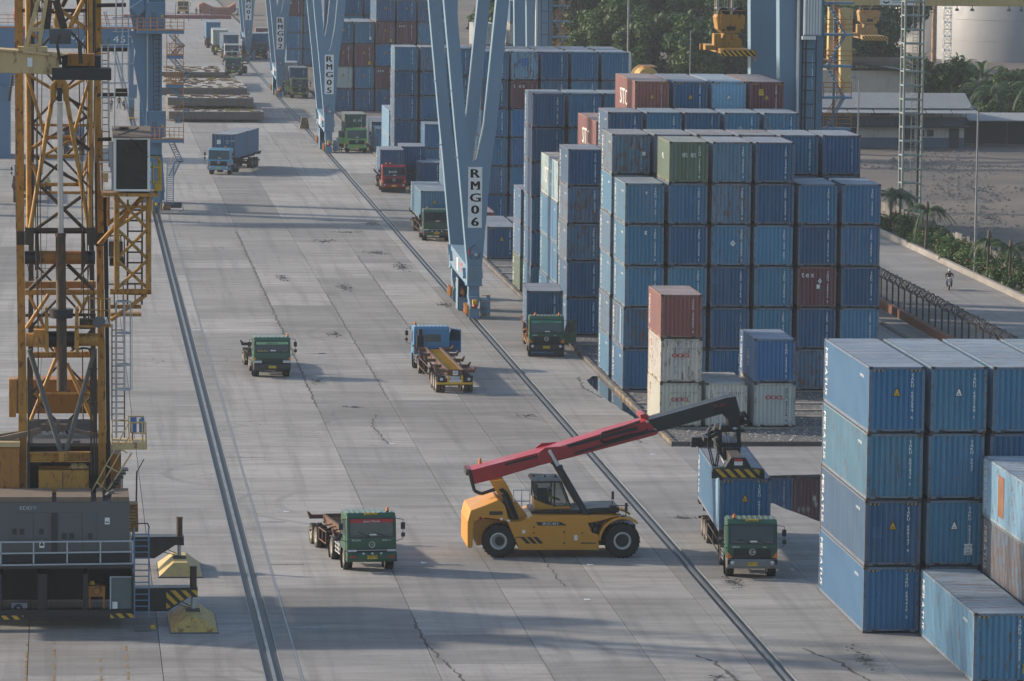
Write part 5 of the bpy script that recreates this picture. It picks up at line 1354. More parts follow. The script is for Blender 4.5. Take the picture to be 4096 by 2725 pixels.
rig([('mid', 2.7, 'blue container on the brown truck under the furthest gantry', dict(code=None,wear=.2,side=None))], xN, yN, 0, 'dark brown truck with blue container under the furthest gantry', dict(color=(.075,.06,.06), plate='', bumper=(.03,.03,.03)), 'trailer of the brown truck under the furthest gantry', dict(L=9, axles=(6.8,8)), 1.5, 2.3)
# a blue tractor and trailer on the quay side, behind the crane mast
truck('blue truck seen from behind on the quay side, behind the crane mast', -3.6, 470, math.radians(180), (.05,.13,.24), 'modern', rear_detail=True, emblem=False, beacons=())
trailer('rusty empty trailer of the blue truck behind the crane mast', -3.6, 467.4, math.radians(180), L=13.4, axles=(10,11.3,12.6))
truck('blue truck standing furthest up the quay side behind the crane mast', 1.15, 540, math.radians(180), (.06,.16,.30), 'modern', rear_detail=True, emblem=False, beacons=())
trailer('brown empty trailer furthest up the quay side', 1.15, 537.4, math.radians(180), L=12.4, axles=(9.6,10.9), yellow=False)

# ================================================================ REACH STACKER
rs = thing('reach_stacker', 'yellow reach stacker with long red and black boom gripping a container', 'reach stacker', (23.6,225.6,0))
def bigwheel(x, y, r, w):
    k = MB(); k.ring((0,0,0),'y',[(r*.5,-w*.42),(r*.80,-w*.5),(r*.95,-w*.46),(r,-w*.3),(r,w*.3),(r*.95,w*.46),(r*.80,w*.5),(r*.5,w*.42)],32)
    for i in range(26):
        t = 2*math.pi*i/26; c, s = math.cos(t), math.sin(t)
        for q in (-1, 1):
            a = t + q*.05; p = Vector((math.cos(a)*r*.99, q*w*.25, math.sin(a)*r*.99)); d = Vector((-math.sin(a),0,math.cos(a)))
            k.beam(p-Vector((0,w*.22,0))+d*.02*q, p+Vector((0,w*.22,0))-d*.05*q, .07, .06, up=(c,0,s))
    o = link('wheel', k.mesh('wheel', M['rubber']), rs, loc=(x-23.6,y-225.6,r))
    m = MB(); m.ring((0,0,0),'y',[(0,-w*.30),(r*.16,-w*.30),(r*.18,-w*.2),(r*.34,-w*.16),(r*.38,-w*.36),(r*.50,-w*.46),(r*.52,-w*.40),(r*.52,w*.40)],32)
    for i in range(18):
        t = 2*math.pi*i/18; m.tube((math.cos(t)*r*.43,-w*.38,math.sin(t)*r*.43),(math.cos(t)*r*.43,-w*.46,math.sin(t)*r*.43),.022,5)
    link('rim', m.mesh('rim', M['silver']), o)
    return o
for yy in (224.0, 227.2): bigwheel(26.58, yy, .83, .72 if yy < 225 else .72); 
w_ = bigwheel(20.70, 224.15, .80, .60); w_.rotation_euler = (0,0,math.radians(-9)); w_ = bigwheel(20.70, 227.0, .80, .60); w_.rotation_euler = (0,0,math.radians(-9))
def prof(pts): return [(p[0], p[2]) for p in pts]
ya, yb = 223.75, 227.45
b = MB(); b.prism(prof([(21.05,223.7,1.76),(21.66,223.7,0.39),(25.46,223.7,0.39),(25.44,223.7,1.13),(25.1,223.7,1.23),(24.92,223.7,1.68),(25.49,223.7,1.78),(26.41,223.7,2.03),(22.28,223.7,2.04),(21.72,223.7,1.76)]),'y',ya,yb)
b.build('chassis', M['stackery'], rs, bevel=.04)
b = MB(); b.prism(prof([(22.28,223.7,2.05),(26.48,223.7,2.1),(26.48,223.7,2.35),(25.41,223.7,2.33),(24.13,223.7,2.21),(22.28,223.7,2.18)]),'y',ya+.62,yb-.62); b.build('deck', M['black'], rs)
b = MB(); b.prism(prof([(19.15,223.7,1.76),(19.29,223.7,2.3),(19.97,223.7,2.54),(20.61,223.7,2.81),(20.94,223.7,2.54),(21.15,223.7,1.74),(20.65,223.7,1.86),(19.94,223.7,1.94),(19.48,223.7,1.76),(19.41,223.7,0.49),(19.16,223.7,0.51)]),'y',ya,yb)
b.build('counterweight', M['stackery'], rs, bevel=.06)
b = MB(); b.prism(prof([(19.45,223.7,1.76),(21.12,223.7,1.76),(21.66,223.7,0.61),(21.02,223.7,0.83),(19.68,223.7,0.48)]),'y',ya+.8,yb-.8); b.build('rear_frame', M['stackery'], rs)
b = MB(); p0, p1 = (20.19,223.7,2.26), (20.83,223.7,2.08); b.box(p0[0],ya-.012,p1[2],p1[0],ya+.02,p0[2]); b.build('vent_recess', M['mhcdark'], rs)
# front mudguard arc
b = MB(); c = (26.58, .83); n = 14
for i in range(n):
    t0 = math.radians(178-i*(128/n)); t1 = math.radians(178-(i+1)*(128/n))
    q = [(c[0]+rr*math.cos(t), c[1]+rr*math.sin(t)) for rr, t in ((1.16,t0),(1.16,t1),(1.06,t1),(1.06,t0))]
    b.prism(q,'y',ya-.15,ya+.75); b.prism(q,'y',yb-.75,yb+.15)
b.build('mudguard', M['stackery'], rs)
b = MB(); b.box(25.5,ya+.8,.5,27.3,yb-.8,1.5); b.tube((26.58,ya,.83),(26.58,yb,.83),.3,12); b.build('front_axle', M['black'], rs)
b = MB(); b.tube((20.7,ya+.2,.8),(20.7,yb-.2,.8),.22,10); b.build('rear_axle', M['black'], rs)
# boom carrier brackets
for yy in (224.75, 226.65):
    b = MB(); b.prism(prof([(20.34,225,3.57),(20.9,225,3.65),(21.05,225,3.54),(21.48,225,2.72),(22.13,225,1.89),(22.13,225,1.61),(21.27,225,1.56),(21.09,225,2.29),(20.67,225,2.94)]),'y',yy,yy+.16); b.build('boom_bracket', M['stackery'], rs, bevel=.02)
b = MB()
for k in range(4): b.path([(20.72,224.6,3.2),(20.97,224.6,2.99),(21.23,224.6,2.42),(21.52,224.6,1.67)] if k == 0 else [(p[0]+.05*k,p[1]-.02*k,p[2]+.02*k) for p in ((20.72,224.6,3.2),(20.97,224.6,2.99),(21.23,224.6,2.42),(21.52,224.6,1.67))],.035,6)
b.build('hydraulic_pipe', M['black'], rs)
b = MB(); b.tube((20.86,224.5,3),(21.44,224.5,1.68),.10,10); b.build('pipe_guard', M['chassisdark'], rs)
# cab
cy0, cy1 = 224.95, 226.5
b = MB(); b.prism(prof([(22.46,225,2.68),(22.98,225,2.45),(23.41,225,2.32),(24.21,225,2.32),(24.28,225,2.14),(24.16,225,1.94),(22.48,225,1.93)]),'y',cy0,cy1); cab = b.build('cab', M['stackery'], rs, bevel=.02)
b = MB(); b.prism(prof([(22.5,225,3.47),(23.72,225,3.49),(24.17,225,2.36),(23.41,225,2.34),(22.98,225,2.47),(22.53,225,2.7)]),'y',cy0+.03,cy1-.03); b.build('cab_glass', M['clear'], cab)
b = MB()
for p, q in (((22.48,225,3.51),(22.48,225,2.66)),((23.74,225,3.52),(24.21,225,2.32)),((23.42,225,3.49),(23.42,225,2.32)),((22.48,225,3.49),(23.74,225,3.51)),((22.57,225,3.4),(22.58,225,2.79)),((22.58,225,2.8),(22.97,225,2.79))):
    for yy in (cy0, cy1): b.beam((p[0],yy,p[2]),(q[0],yy,q[2]),.07,.07)
b.build('cab_frame', M['black'], cab)
b = MB(); b.prism(prof([(22.29,225,3.56),(22.29,225,3.66),(22.39,225,3.72),(23.64,225,3.68),(23.81,225,3.56)]),'y',cy0-.06,cy1+.06); rfc = b.build('cab_roof', M['edge'], cab, bevel=.02)
b = MB()
for p in ((22.45,225.4,3.68),(23,225.4,3.67),(23.52,225.4,3.67)): b.ring(p,'z',[(.0,0),(.05,0),(.05,.09),(0,.12)],8)
b.build('work_light', M['black'], rfc)
b = MB(); b.box((22.63,225,3.22)[0],cy0+.3,1.2+(22.64,225,2.5)[2]-1.2,(23.12,225,3)[0],cy0+.35,(22.63,225,3.18)[2]); b.build('seat_back', M['grey'], cab)
b = MB(); p = (23.47,225,2); b.box(p[0],cy0-.012,p[2]-.03,p[0]+.12,cy0+.01,p[2]+.05); b.build('sticker', M['letter'], cab)
# handrail and step platform behind the cab
b = MB(); y0 = 224.2
for x in (425, 480, 535): 
    pass
for p, q in (((21.36,224.2,3.22),(22.18,224.2,3.22)),((21.36,224.2,3.22),(21.4,224.2,2.69)),((21.77,224.2,3.22),(21.78,224.2,2.44)),((22.16,224.2,3.22),(22.17,224.2,2.4)),((21.37,224.2,2.69),(22.18,224.2,2.68))): b.tube(p,q,.03,6)
b.build('handrail', M['lettergrey'], rs)
# boom
by0, by1 = 225.40, 227.0
b = MB(); b.prism(prof([(19.27,225.4,4.09),(19.5,225.4,4.03),(21.99,225.4,4.69),(23.35,225.4,5.05),(25.63,225.4,5.76),(27.95,225.4,6.43),(28.46,225.4,5.8),(28.25,225.4,5.69),(24.42,225.4,4.67),(22.71,225.4,4.23),(20.58,225.4,3.59),(19.61,225.4,3.34)]),'y',by0,by1)
boom = b.build('outer_boom', M['stackerr'], rs, bevel=.03)
b = MB(); b.prism(prof([(22.59,225.3,4.26),(22.69,225.3,4.9),(22.98,225.3,5.12),(24.05,225.3,5.2),(24.41,225.3,4.83),(23.34,225.3,4.4)]),'y',by0-.12,by0); b.prism(prof([(22.59,225.3,4.26),(22.69,225.3,4.9),(22.98,225.3,5.12),(24.05,225.3,5.2),(24.41,225.3,4.83),(23.34,225.3,4.4)]),'y',by1,by1+.12); b.build('cylinder_bracket', M['stackerr'], boom, bevel=.02)
for a, c2, h in (((21.05,225.4,4.29),(22.64,225.4,4.7),.10),((24.03,225.4,5.16),(27.43,225.4,6.06),.16),((24.41,225.4,4.83),(28.31,225.4,5.95),.10)):
    k = MB(); k.beam((a[0],by0-.03,a[2]),(c2[0],by0-.03,c2[2]),.05,h); k.build('cable_tray', M['black'], boom)
k = MB()
for o in (0,.05,.1):
    k.path([(p[0],by0-.07-o*.2,p[2]+o) for p in ((27.92,225.4,5.96),(27.78,225.4,5.8),(26.85,225.4,5.6),(25.85,225.4,5.3),(25.65,225.4,5.4),(25.7,225.4,5.75),(26.84,225.4,6.09),(27.56,225.4,6.33))],.022,5)
k.build('hose_loop', M['black'], boom)
k = MB(); k.prism(prof([(27.59,225.4,6.52),(27.55,225.4,6.68),(27.77,225.4,6.74),(27.95,225.4,6.66),(27.98,225.4,6.46)]),'y',by0-.05,by1+.05); k.build('collar', M['stackerr'], boom, bevel=.02)
k = MB()
for p in ((27.9,225.3,6.35),(28.28,225.3,5.96)): k.ring((p[0],by0-.03,p[2]),'y',[(0,-.02),(.07,-.02),(.07,.03)],12)
k.build('pin', M['silver'], boom)
b = MB(); b.prism(prof([(27.9,225.6,6.4),(30.59,225.6,7.16),(31.77,225.6,7.5),(32.2,225.6,7.55),(32.41,225.6,6.83),(32.37,225.6,6.22),(32.15,225.6,5.99),(31.88,225.6,6.07),(31.84,225.6,6.44),(31.53,225.6,6.71),(30.6,225.6,6.44),(28.41,225.6,5.83)]),'y',by0+.15,by1-.15)
ib = b.build('inner_boom', M['black'], rs, bevel=.03)
b = MB(); text(b, 'XL IST', (31.1,by0+.14,(31.92,225.6,7.05)[2]), (1,0,.05), (0,0,1), .13, stretch=1.2); b.build('boom_lettering', M['letterred'], ib)
b = MB(); p = (32.15,225.3,6.03); b.prism([(p[0]-.14,p[2]),(p[0],p[2]-.08),(p[0]+.14,p[2]),(p[0],p[2]+.08)],'y',by0+.0,by0+.04); b.build('emblem', M['lettergrey'], ib)
b = MB()
for s in (-.0,.28): b.tube((31.15+s,by0+.1,(31.49,225.5,6.16)[2]-.2),(31.25+s,by0+.1,(31.73,225.5,6.52)[2]+.05),.045,8)
b.build('damper_cylinder', M['silver'], ib)
b = MB()
for k in range(5): b.path([(31.2+.02*k,by0+.05,7.2-.08*k),(31.15-.03*k,by0+.02,6.9),(31.3,by0,6.75+.03*k),(31.45,by0,6.9)],.02,4)
b.build('head_hoses', M['black'], ib)
for yt, ym, yy in ((by0-.15, by0-.45, 223.95), (by1+.15, by1+.3, 227.2)):
    b = MB(); b.tube((23.18,225,5)[:1]+(yt,)+(23.18,225,5)[2:], (23.69,225,4.08)[:1]+(ym,)+(23.69,225,4.08)[2:], .085, 12); cyl = b.build('cylinder_rod', M['silver'], rs)
    b = MB(); b.tube((23.59,225,4.26)[:1]+(ym,)+(23.59,225,4.26)[2:], (25.21,224,1.49)[:1]+(yy,)+(25.21,224,1.49)[2:], .16, 14); b.tube((23.59,225,4.26)[:1]+(ym,)+(23.59,225,4.26)[2:], (23.66,225,4.14)[:1]+(ym-.02,)+(23.66,225,4.14)[2:], .20, 14); b.build('lift_cylinder', M['black'], rs)
b = MB(); p = (25.28,224.3,1.38); b.box(p[0]-.12,ya+.02,p[2]-.22,p[0]+.12,ya+.5,p[2]+.15); b.ring((p[0],ya-.1,p[2]),'y',[(0,0),(.12,0),(.12,.2)],12); b.build('cylinder_foot', M['black'], rs, bevel=.04)
# hose from boom tail to carrier
b = MB(); b.path([(19.33,225.2,4.06),(19.49,225.2,3.41),(19.6,225.2,3.05),(19.92,225.2,2.9),(20.49,225.2,3.09),(20.81,225.2,3.16)],.085,8); b.build('tail_hose', M['black'], rs)
b = MB(); p = (19.27,225.4,3.89); b.box(p[0]-.05,by0+.1,p[2]-.14,p[0]+.06,by1-.1,p[2]+.14); b.build('tail_plate', M['black'], rs)
b = MB(); p = (19.89,225.6,4.36); b.tube((p[0],p[1],p[2]-.06),(p[0],p[1],p[2]+.1),.08,10); b.tube((p[0],p[1],p[2]+.1),(p[0],p[1],p[2]+.22),.07,10,.05); b.build('beacon', M['amber'], rs)
# mirrors on the front deck
b = MB(); b.path([(26.08,224,2.49),(26.15,224,2.78)],.02,5); b.path([(26.26,224,2.49),(26.9,224,2.49)],.02,5); b.path([(26.73,224,1.92),(26.8,224,2.28),(26.76,224,2.49)],.025,5); b.build('mirror_arm', M['black'], rs)
for p, q in (((26.06,224,3.17),(26.18,224,2.79)),((26.71,224,2.62),(26.84,224,2.24))):
    k = MB(); k.box(p[0],p[1]-.04,q[2],q[0],p[1]+.04,p[2]); k.build('mirror', M['lettergrey'] if p[0] < 26 else M['black'], rs, bevel=.01)
b = MB(); p, q = (26.01,224,2.49), (26.3,224,2.31); b.box(p[0],224,q[2],q[0],224.6,p[2]); p, q = (26.5,224,2.03), (26.73,224,1.81); b.box(p[0],223.7,q[2],q[0],224.1,p[2]); b.build('lamp_box', M['black'], rs)
# side graphics and lids
def sidebox(name, a, c, mat, d=.012, parent=None):
    k = MB(); k.box(a[0], ya-d, c[2], c[0], ya+.01, a[2]); return k.build(name, mat, parent or rs)
k = MB(); k.prism(prof([(22.43,223.7,1.74),(23.6,223.7,1.75),(23.93,223.7,1.57),(22.52,223.7,1.57)]),'y',ya-.012,ya+.01); ng = k.build('name_panel', M['black'], rs)
k = MB(); p = (22.73,223.7,1.6); text(k, 'SRSC45V', (p[0],ya-.016,p[2]), (1,0,0), (0,0,1), .125, stretch=1.25, gap=.08); k.build('model_lettering', M['letter'], ng)
k = MB()
for i in range(3): k.prism(prof([((21.67,223.7,1.03)[0]+i*.31,0,(21.67,223.7,1.03)[2]),((21.87,223.7,1.03)[0]+i*.31,0,(21.87,223.7,1.03)[2]),((22.19,223.7,0.7)[0]+i*.31,0,(22.19,223.7,0.7)[2]),((21.98,223.7,0.7)[0]+i*.31,0,(21.98,223.7,0.7)[2])]),'y',ya-.010,ya+.01)
k.prism(prof([(21.44,223.7,1.03),(21.73,223.7,1.03),(21.74,223.7,0.99),(21.46,223.7,0.99)]),'y',ya-.010,ya+.01); k.prism(prof([(22.73,223.7,0.75),(25.32,223.7,0.75),(25.32,223.7,0.7),(22.73,223.7,0.7)]),'y',ya-.010,ya+.01)
k.build('side_stripes', M['black'], rs)
for a, c in (((22.76,223.7,1.41),(23.8,223.7,0.45)),((23.83,223.7,1.35),(24.66,223.7,0.48)),((21.75,223.7,1.56),(22.35,223.7,1.07))):
    lid = sidebox('side_lid', a, c, M['stackery'], .02)
    k = MB()
    for zz in (.25,.8): k.box(c[0]-.05,ya-.035,c[2]+(a[2]-c[2])*zz,c[0]+.02,ya-.015,c[2]+(a[2]-c[2])*zz+.07)
    k.build('hinge', M['black'], lid)
for a, c in (((24.26,223.7,1.11),(24.43,223.7,0.86)),((21.77,223.7,1.36),(21.92,223.7,1.2)),((21.04,223.7,1.86),(21.19,223.7,1.77))): sidebox('sticker', a, c, M['letter'], .03)
k = MB(); p = (20.77,223.7,1.88); k.ring((p[0],ya-.012,p[2]),'y',[(0,-.01),(.07,-.01),(.07,.01)],12); k.build('round_badge', M['letter'], rs)
for i in (0,1):
    k = MB(); p = (19.77,223.7,1.95); k.ring((p[0]+i*.15,ya-.03,p[2]-.01*i),'y',[(0,-.02),(.06,-.02),(.065,.04)],12); k.build('tail_lamp', M['redlens'] if i == 0 else M['amber'], rs)
k = MB(); p = (19.19,223.7,0.76); text(k, 'SANY', (p[0]-.006,ya+1.2,p[2]), (0,-1,0), (0,0,1), .22, stretch=1.3); k.build('rear_lettering', M['letterblack'], rs)
driver_seat = None
# ---- spreader hanging from the boom head, along the container it grips
sp = thing('container_spreader', 'black telescopic spreader with yellow striped end beam on the container', 'spreader', (32.0,227.0,4.2), math.radians(-2.8))
ib0 = (0,0,0)
def spb(name, fn, mat, parent=None, bevel=0):
    k = MB(); fn(k); return k.build(name, mat, parent or sp, False, bevel)
spb('rotator', lambda k: (k.tube((0,-.6,1.72),(0,-.6,1.92),.62,24), k.box(-.75,-1.15,1.6,.75,-.1,1.74), k.box(.35,-.95,1.9,.75,-.3,2.35)), M['black'])
spb('main_beam', lambda k: (k.box(-.42,-2.6,.42,.42,2.6,1.0), k.box(-.55,-1.2,1.0,-.35,.2,1.65), k.box(.35,-1.2,1.0,.55,.2,1.65)), M['black'])
for s in (-1, 1):
    spb('telescopic_beam', lambda k: k.box(-.27,s*2.6,.46,.27,s*5.85,.92), M['chassisdark'])
    eb = spb('end_beam', lambda k: (k.prism([(-1.22,0.02),(1.22,.02),(1.22,.46),(.62,.5),(.34,.98),(-.34,.98),(-.62,.5),(-1.22,.46)],'y',s*5.95-.16,s*5.95+.16)), M['black'])
    spb('stripe_panel', lambda k: k.box(-1.20,s*5.95+s*.162-.005,.05,1.20,s*5.95+s*.162+.005,.44), M['hazardb'], eb)
    spb('twistlock_housing', lambda k: (k.box(-1.25,s*5.95-.2,-.01,-1.0,s*5.95+.2,.3), k.box(1.0,s*5.95-.2,-.01,1.25,s*5.95+.2,.3)), M['black'], eb)
spb('warning_plate', lambda k: k.box(-.20,-6.13,.62,.20,-6.115,.93), M['letter'])
spb('warning_band', lambda k: k.box(-.20,-6.135,.80,.20,-6.117,.93), M['letterred'])
spb('side_frame', lambda k: (k.beam((-1.1,-1.0,1.2),(-.4,-1.0,1.6),.16), k.beam((-1.1,.3,1.2),(-.4,.3,1.6),.16), k.beam((-1.1,-1.0,1.2),(-1.1,.3,1.2),.2), k.box(-.6,-1.6,.9,.5,.6,1.12)), M['black'])
spb('ram', lambda k: k.tube((-.52,-2.2,.62),(-.52,-.4,.9),.10,10), M['chassisdark']); spb('ram_rod', lambda k: k.tube((-.52,-2.2,.62),(-.52,-4.6,.5),.045,8), M['silver'])
spb('hanging_hose', lambda k: [k.path([(-1.0+o,-1.0,1.5),(-1.05+o,-1.6,.9),(-.9+o,-2.2,.15),(-.75+o,-2.3,.1),(-.6+o,-1.7,.7),(-.6+o,-1.1,1.3)],.035,6) for o in (0,.09)], M['black'])
spb('valve_block', lambda k: (k.box(.5,-.95,1.95,.95,-.45,2.15), [k.path([(.45,-.6,2.15+.07*i),(.75,-.62,2.35+.05*i),(1.0,-.6,2.1+.04*i)],.022,5) for i in range(5)]), M['black'])
spb('hydraulic_fittings', lambda k: [k.tube((-.3+.12*i,-1.5,1.0),(-.25+.12*i,-1.0,1.35+.08*(i % 3)),.03,5) for i in range(6)], M['silver'])

# ================================================================ RAIL GANTRY CRANES (local origin on the rail, below the front leg)
def gantry(num, label, y0, far=True):
    t = thing('rail_gantry_crane', label, 'gantry crane', (29.475,y0,0), 0, 'blue rail mounted gantry cranes')
    B = M['rmg']
    X = lambda v: v-29.475
    def vleg(y, d=1.35):
        for s in (0, 1):
            b = MB()
            if s == 0: pts = [(X(26.75),27.6),(X(28.07),13.97),(X(28.40),10.9),(X(29.08),3.82),(0.05,3.82),(0.05,11.28),(X(29.30),11.5),(X(28.91),13.97),(X(27.68),27.6)]
            else: pts = [(X(32.32),27.6),(X(31.12),13.97),(X(30.72),10.9),(X(30.15),3.82),(0.05,3.82),(0.05,11.28),(X(29.74),11.5),(X(30.2),13.97),(X(31.42),27.6)]
            b.prism(pts,'y',y,y+d); b.build('leg_branch', B, t, False)
        for zz, l, r in ((11.6,-1.22,1.30),(16.4,-1.68,1.80)):
            k = MB()
            for q in (l, r): k.box(q-.16,y-.02,zz,q+.16,y+.3,zz+.04)
            k.build('lifting_lug', B, t, False)
    vleg(0); vleg(15.0)
    # leg foot boxes and sill beam
    for y in (0, 15.0):
        b = MB(); b.box(-.40,y,2.35,.68,y+1.3,3.80); b.box(-.46,y-.05,2.30,.74,y+1.35,2.36); ft = b.build('leg_foot', B, t, False, .02)
        k = MB(); k.prism([(-.08,2.72),(.26,2.72),(.32,2.8),(.32,3.28),(.26,3.36),(-.08,3.36),(-.14,3.28),(-.14,2.8)],'y',y-.03,y); h = k.build('hatch', B, ft, False, .01)
        k = MB()
        for zz in (2.75,2.95,3.15,3.35,3.6): k.tube((-.05,y-.06,zz),(.24,y-.06,zz),.015,4)
        k.build('rung', M['orange'], ft, False)
    b = MB(); b.prism([(1.3,3.75),(15.0,4.1),(15.0,2.75),(13.4,2.5),(1.3,2.35)],'x',-.40,.60); sill = b.build('sill_beam', B, t, False)
    for y, z in ((1.2,3.35),(13.2,3.6),(14.6,3.95)):
        k = MB(); k.prism([(y-.25,z-.45),(y+.35,z+.15),(y+.35,z-.35),(y+.05,z-.6)],'x',-.62,-.405); k.prism([(y-.25,z-.45),(y+.35,z+.15),(y+.35,z-.35),(y+.05,z-.6)],'x',.605,.82); k.build('jacking_ear', B, sill, False)
    k = MB()
    for i, (s, yy) in enumerate((('AWAS', 12.6),('CRANE', 11.6),('JALUR', 10.5),('DILARANG', 9.5))): text(k, s, (-.412,yy,3.62), (0,-1,0), (0,0,1), .16, True, 1.6, 1, 1.25)
    k.box(-.415,4.4,3.3,-.405,6.0,3.55); k.box(-.415,4.6,2.95,-.405,5.4,3.15); k.build('sill_lettering', M['letterred'], sill, False)
    k = MB(); k.box(-.46,7.2,2.75,-.41,8.6,3.7); k.build('notice_board', M['white'], sill, False)
    # sign with the crane number
    b = MB(); b.box(-.40,-.05,6.53,.62,-.012,10.94); sg = b.build('sign', M['letter'], t, False)
    k = MB()
    for i, ch in enumerate('RMG'+num):
        zz = 10.94-.15-.62-i*.875
        vs, fs, w = glyph(ch); kk = .62/.70; st = 1.35 if ch not in 'M' else 1.05
        # heavy slab serif letters: the strokes plus foot serifs
        for dx in (-.030, 0, .030, .055): k._add([(.11-w*kk*st/2+x*kk*st+dx, -.058, zz+y*kk) for x, y in vs], fs)
        if ch in 'RM':
            for sx in (-.24, .17): k.box(.11+sx-.09,-.058,zz-.005,.11+sx+.14,-.054,zz+.05)
    k.build('sign_lettering', M['letterblack'], sg, False)
    # bogies
    for y, sgn in ((.2, 1), (14.9, -1)):
        b = MB(); b.box(-.28,y,1.55,.52,y+1.0,2.30); b.prism([(-.3,1.55),(.54,1.55),(.40,.85),(-.16,.85)],'y',y-.35,y+1.4); eq = b.build('equaliser', B, t, False, .02)
        for q in (-.75, .35, 1.25):
            yy = y+q
            k = MB(); k.ring((0,yy,.36),'x',[(.12,-.09),(.34,-.09),(.36,-.03),(.36,.09),(.12,.09)],18); k.build('wheel', M['dark'], eq, False)
            k = MB(); k.box(-.24,yy-.4,.25,-.13,yy+.4,.95); k.box(.16,yy-.4,.25,.28,yy+.4,.95); k.build('bogie_frame', B, eq, False)
            k = MB(); k.tube((-.52,yy,.42),(-.24,yy,.42),.16,10); k.box(-.50,yy-.14,.5,-.30,yy+.14,.95); k.build('drive_motor', M['orange'], eq, False)
        k = MB(); k.box(-.32,y-1.25,.12,.42,y-1.12,.75); k.box(-.36,y-1.35,.05,.46,y-1.1,.14); k.build('rail_sweep', B, eq, False)
        k = MB(); k.ring((.10,y-1.2,.92),'y',[(0,-.12),(.13,-.1),(.16,.05)],12); k.build('buffer', M['redlens'], eq, False)
        k = MB(); k.box(-.05,y-1.1,.95,.25,y-.6,1.35); k.build('warning_lamp_box', M['warn'], eq, False)
        k = MB(); k.box(.62,y-.6,.15,.95,y+.5,1.35); k.box(.95,y-.7,.2,1.25,y-.6,1.7); k.build('cable_anchor', M['rmg'], eq, False)
        k = MB()
        for zz in (.3,.75,1.2,1.65): k.tube((.62,y-.7,zz),(1.25,y-.7,zz),.03,5)
        k.build('guard_frame', M['orange'], eq, False)
    # lamp box on the leg front
    k = MB(); k.box(-.12,-.25,4.62,.42,-.01,4.92); fb = k.build('flood_lamp', M['rmg'], t, False, .02)
    k = MB(); k.box(.08,-.30,4.52,.30,-.2,4.70); k.build('lamp_glass', M['lens'], fb, False)
    k = MB(); k.tube((-.28,-.1,4.60),(-.28,-.1,4.95),.05,8); k.build('siren', M['redlens'], fb, False)
    k = MB(); k.path([(-.12,-.15,4.8),(-.18,-.12,5.05),(.1,-.1,5.3),(.18,-.1,5.25)],.02,5); k.path([(-.15,-.12,4.6),(-.2,-.12,4.4),(-.05,-.1,4.3)],.02,5); k.path([(.42,-.1,4.7),(.45,-.1,4.35),(.2,-.1,4.3)],.02,5); k.build('lamp_cable', M['black'], fb, False)
    # ground cab where the watchman stands
    b = MB(); b.box(-.62,5.4,.12,-.56,7.2,2.35); b.box(-.62,5.4,.12,.35,5.46,1.0); b.box(-.62,7.14,.12,.35,7.2,2.35); b.box(-.62,5.4,.05,.35,7.2,.13); b.box(.25,5.4,.12,.35,7.2,2.35)
    b.build('watch_cab', B, t, False)
    if far:
        for y in (0.5, 15.2):
            b = MB(); b.prism([(22.05,27.6),(24.75,27.6),(24.45,2.0),(22.55,2.0)],'y',y,y+1.6); b.build('far_leg', B, t, False)
        b = MB(); b.box(22.6,-2.2,.4,24.3,19,2.0); b.build('far_sill', B, t, False)
        for y in (-1.5,.6,14.6,17.6):
            k = MB(); k.ring((23.4,y,.38),'x',[(.1,-.09),(.38,-.09),(.38,.09),(.1,.09)],16); k.build('wheel', M['dark'], t, False)
    # main girders above the picture
    for y in (.1, 15.1):
        b = MB(); b.box(-3.2,y,27.6,25.5,y+1.3,29.6); b.build('main_girder', B, t, False)
    b = MB(); b.box(-3.2,1.4,27.8,-2.2,15.1,29.2); b.box(24.4,1.4,27.8,25.4,15.1,29.2); b.build('end_tie', B, t, False)
    return t
g6 = gantry('06', 'front blue rail gantry crane signed RMG06 beside the truck lane', 342.0)
g5 = gantry('05', 'blue rail gantry crane signed RMG05, second from the front', 533.0)
g2 = gantry('02', 'blue rail gantry crane signed RMG02, third from the front', 655.0)
g1 = gantry('01', 'furthest blue rail gantry crane signed RMG01 by the far queue', 769.0, False)
# striped wheel stops on the rail
for x, y, lb in ((29.2,579,'striped rail stop block behind the second gantry'),):
    t = thing('stop_block', lb, 'stop block', (x,y,0)); b = MB(); b.prism([(x-.6,0),(x+.6,0),(x+.35,1.35),(x-.35,1.35)],'y',y,y+.7); b.build('block', stripes('worn_stripes', (.05,.04,.035), (.26,.16,.06), 2.6), t)
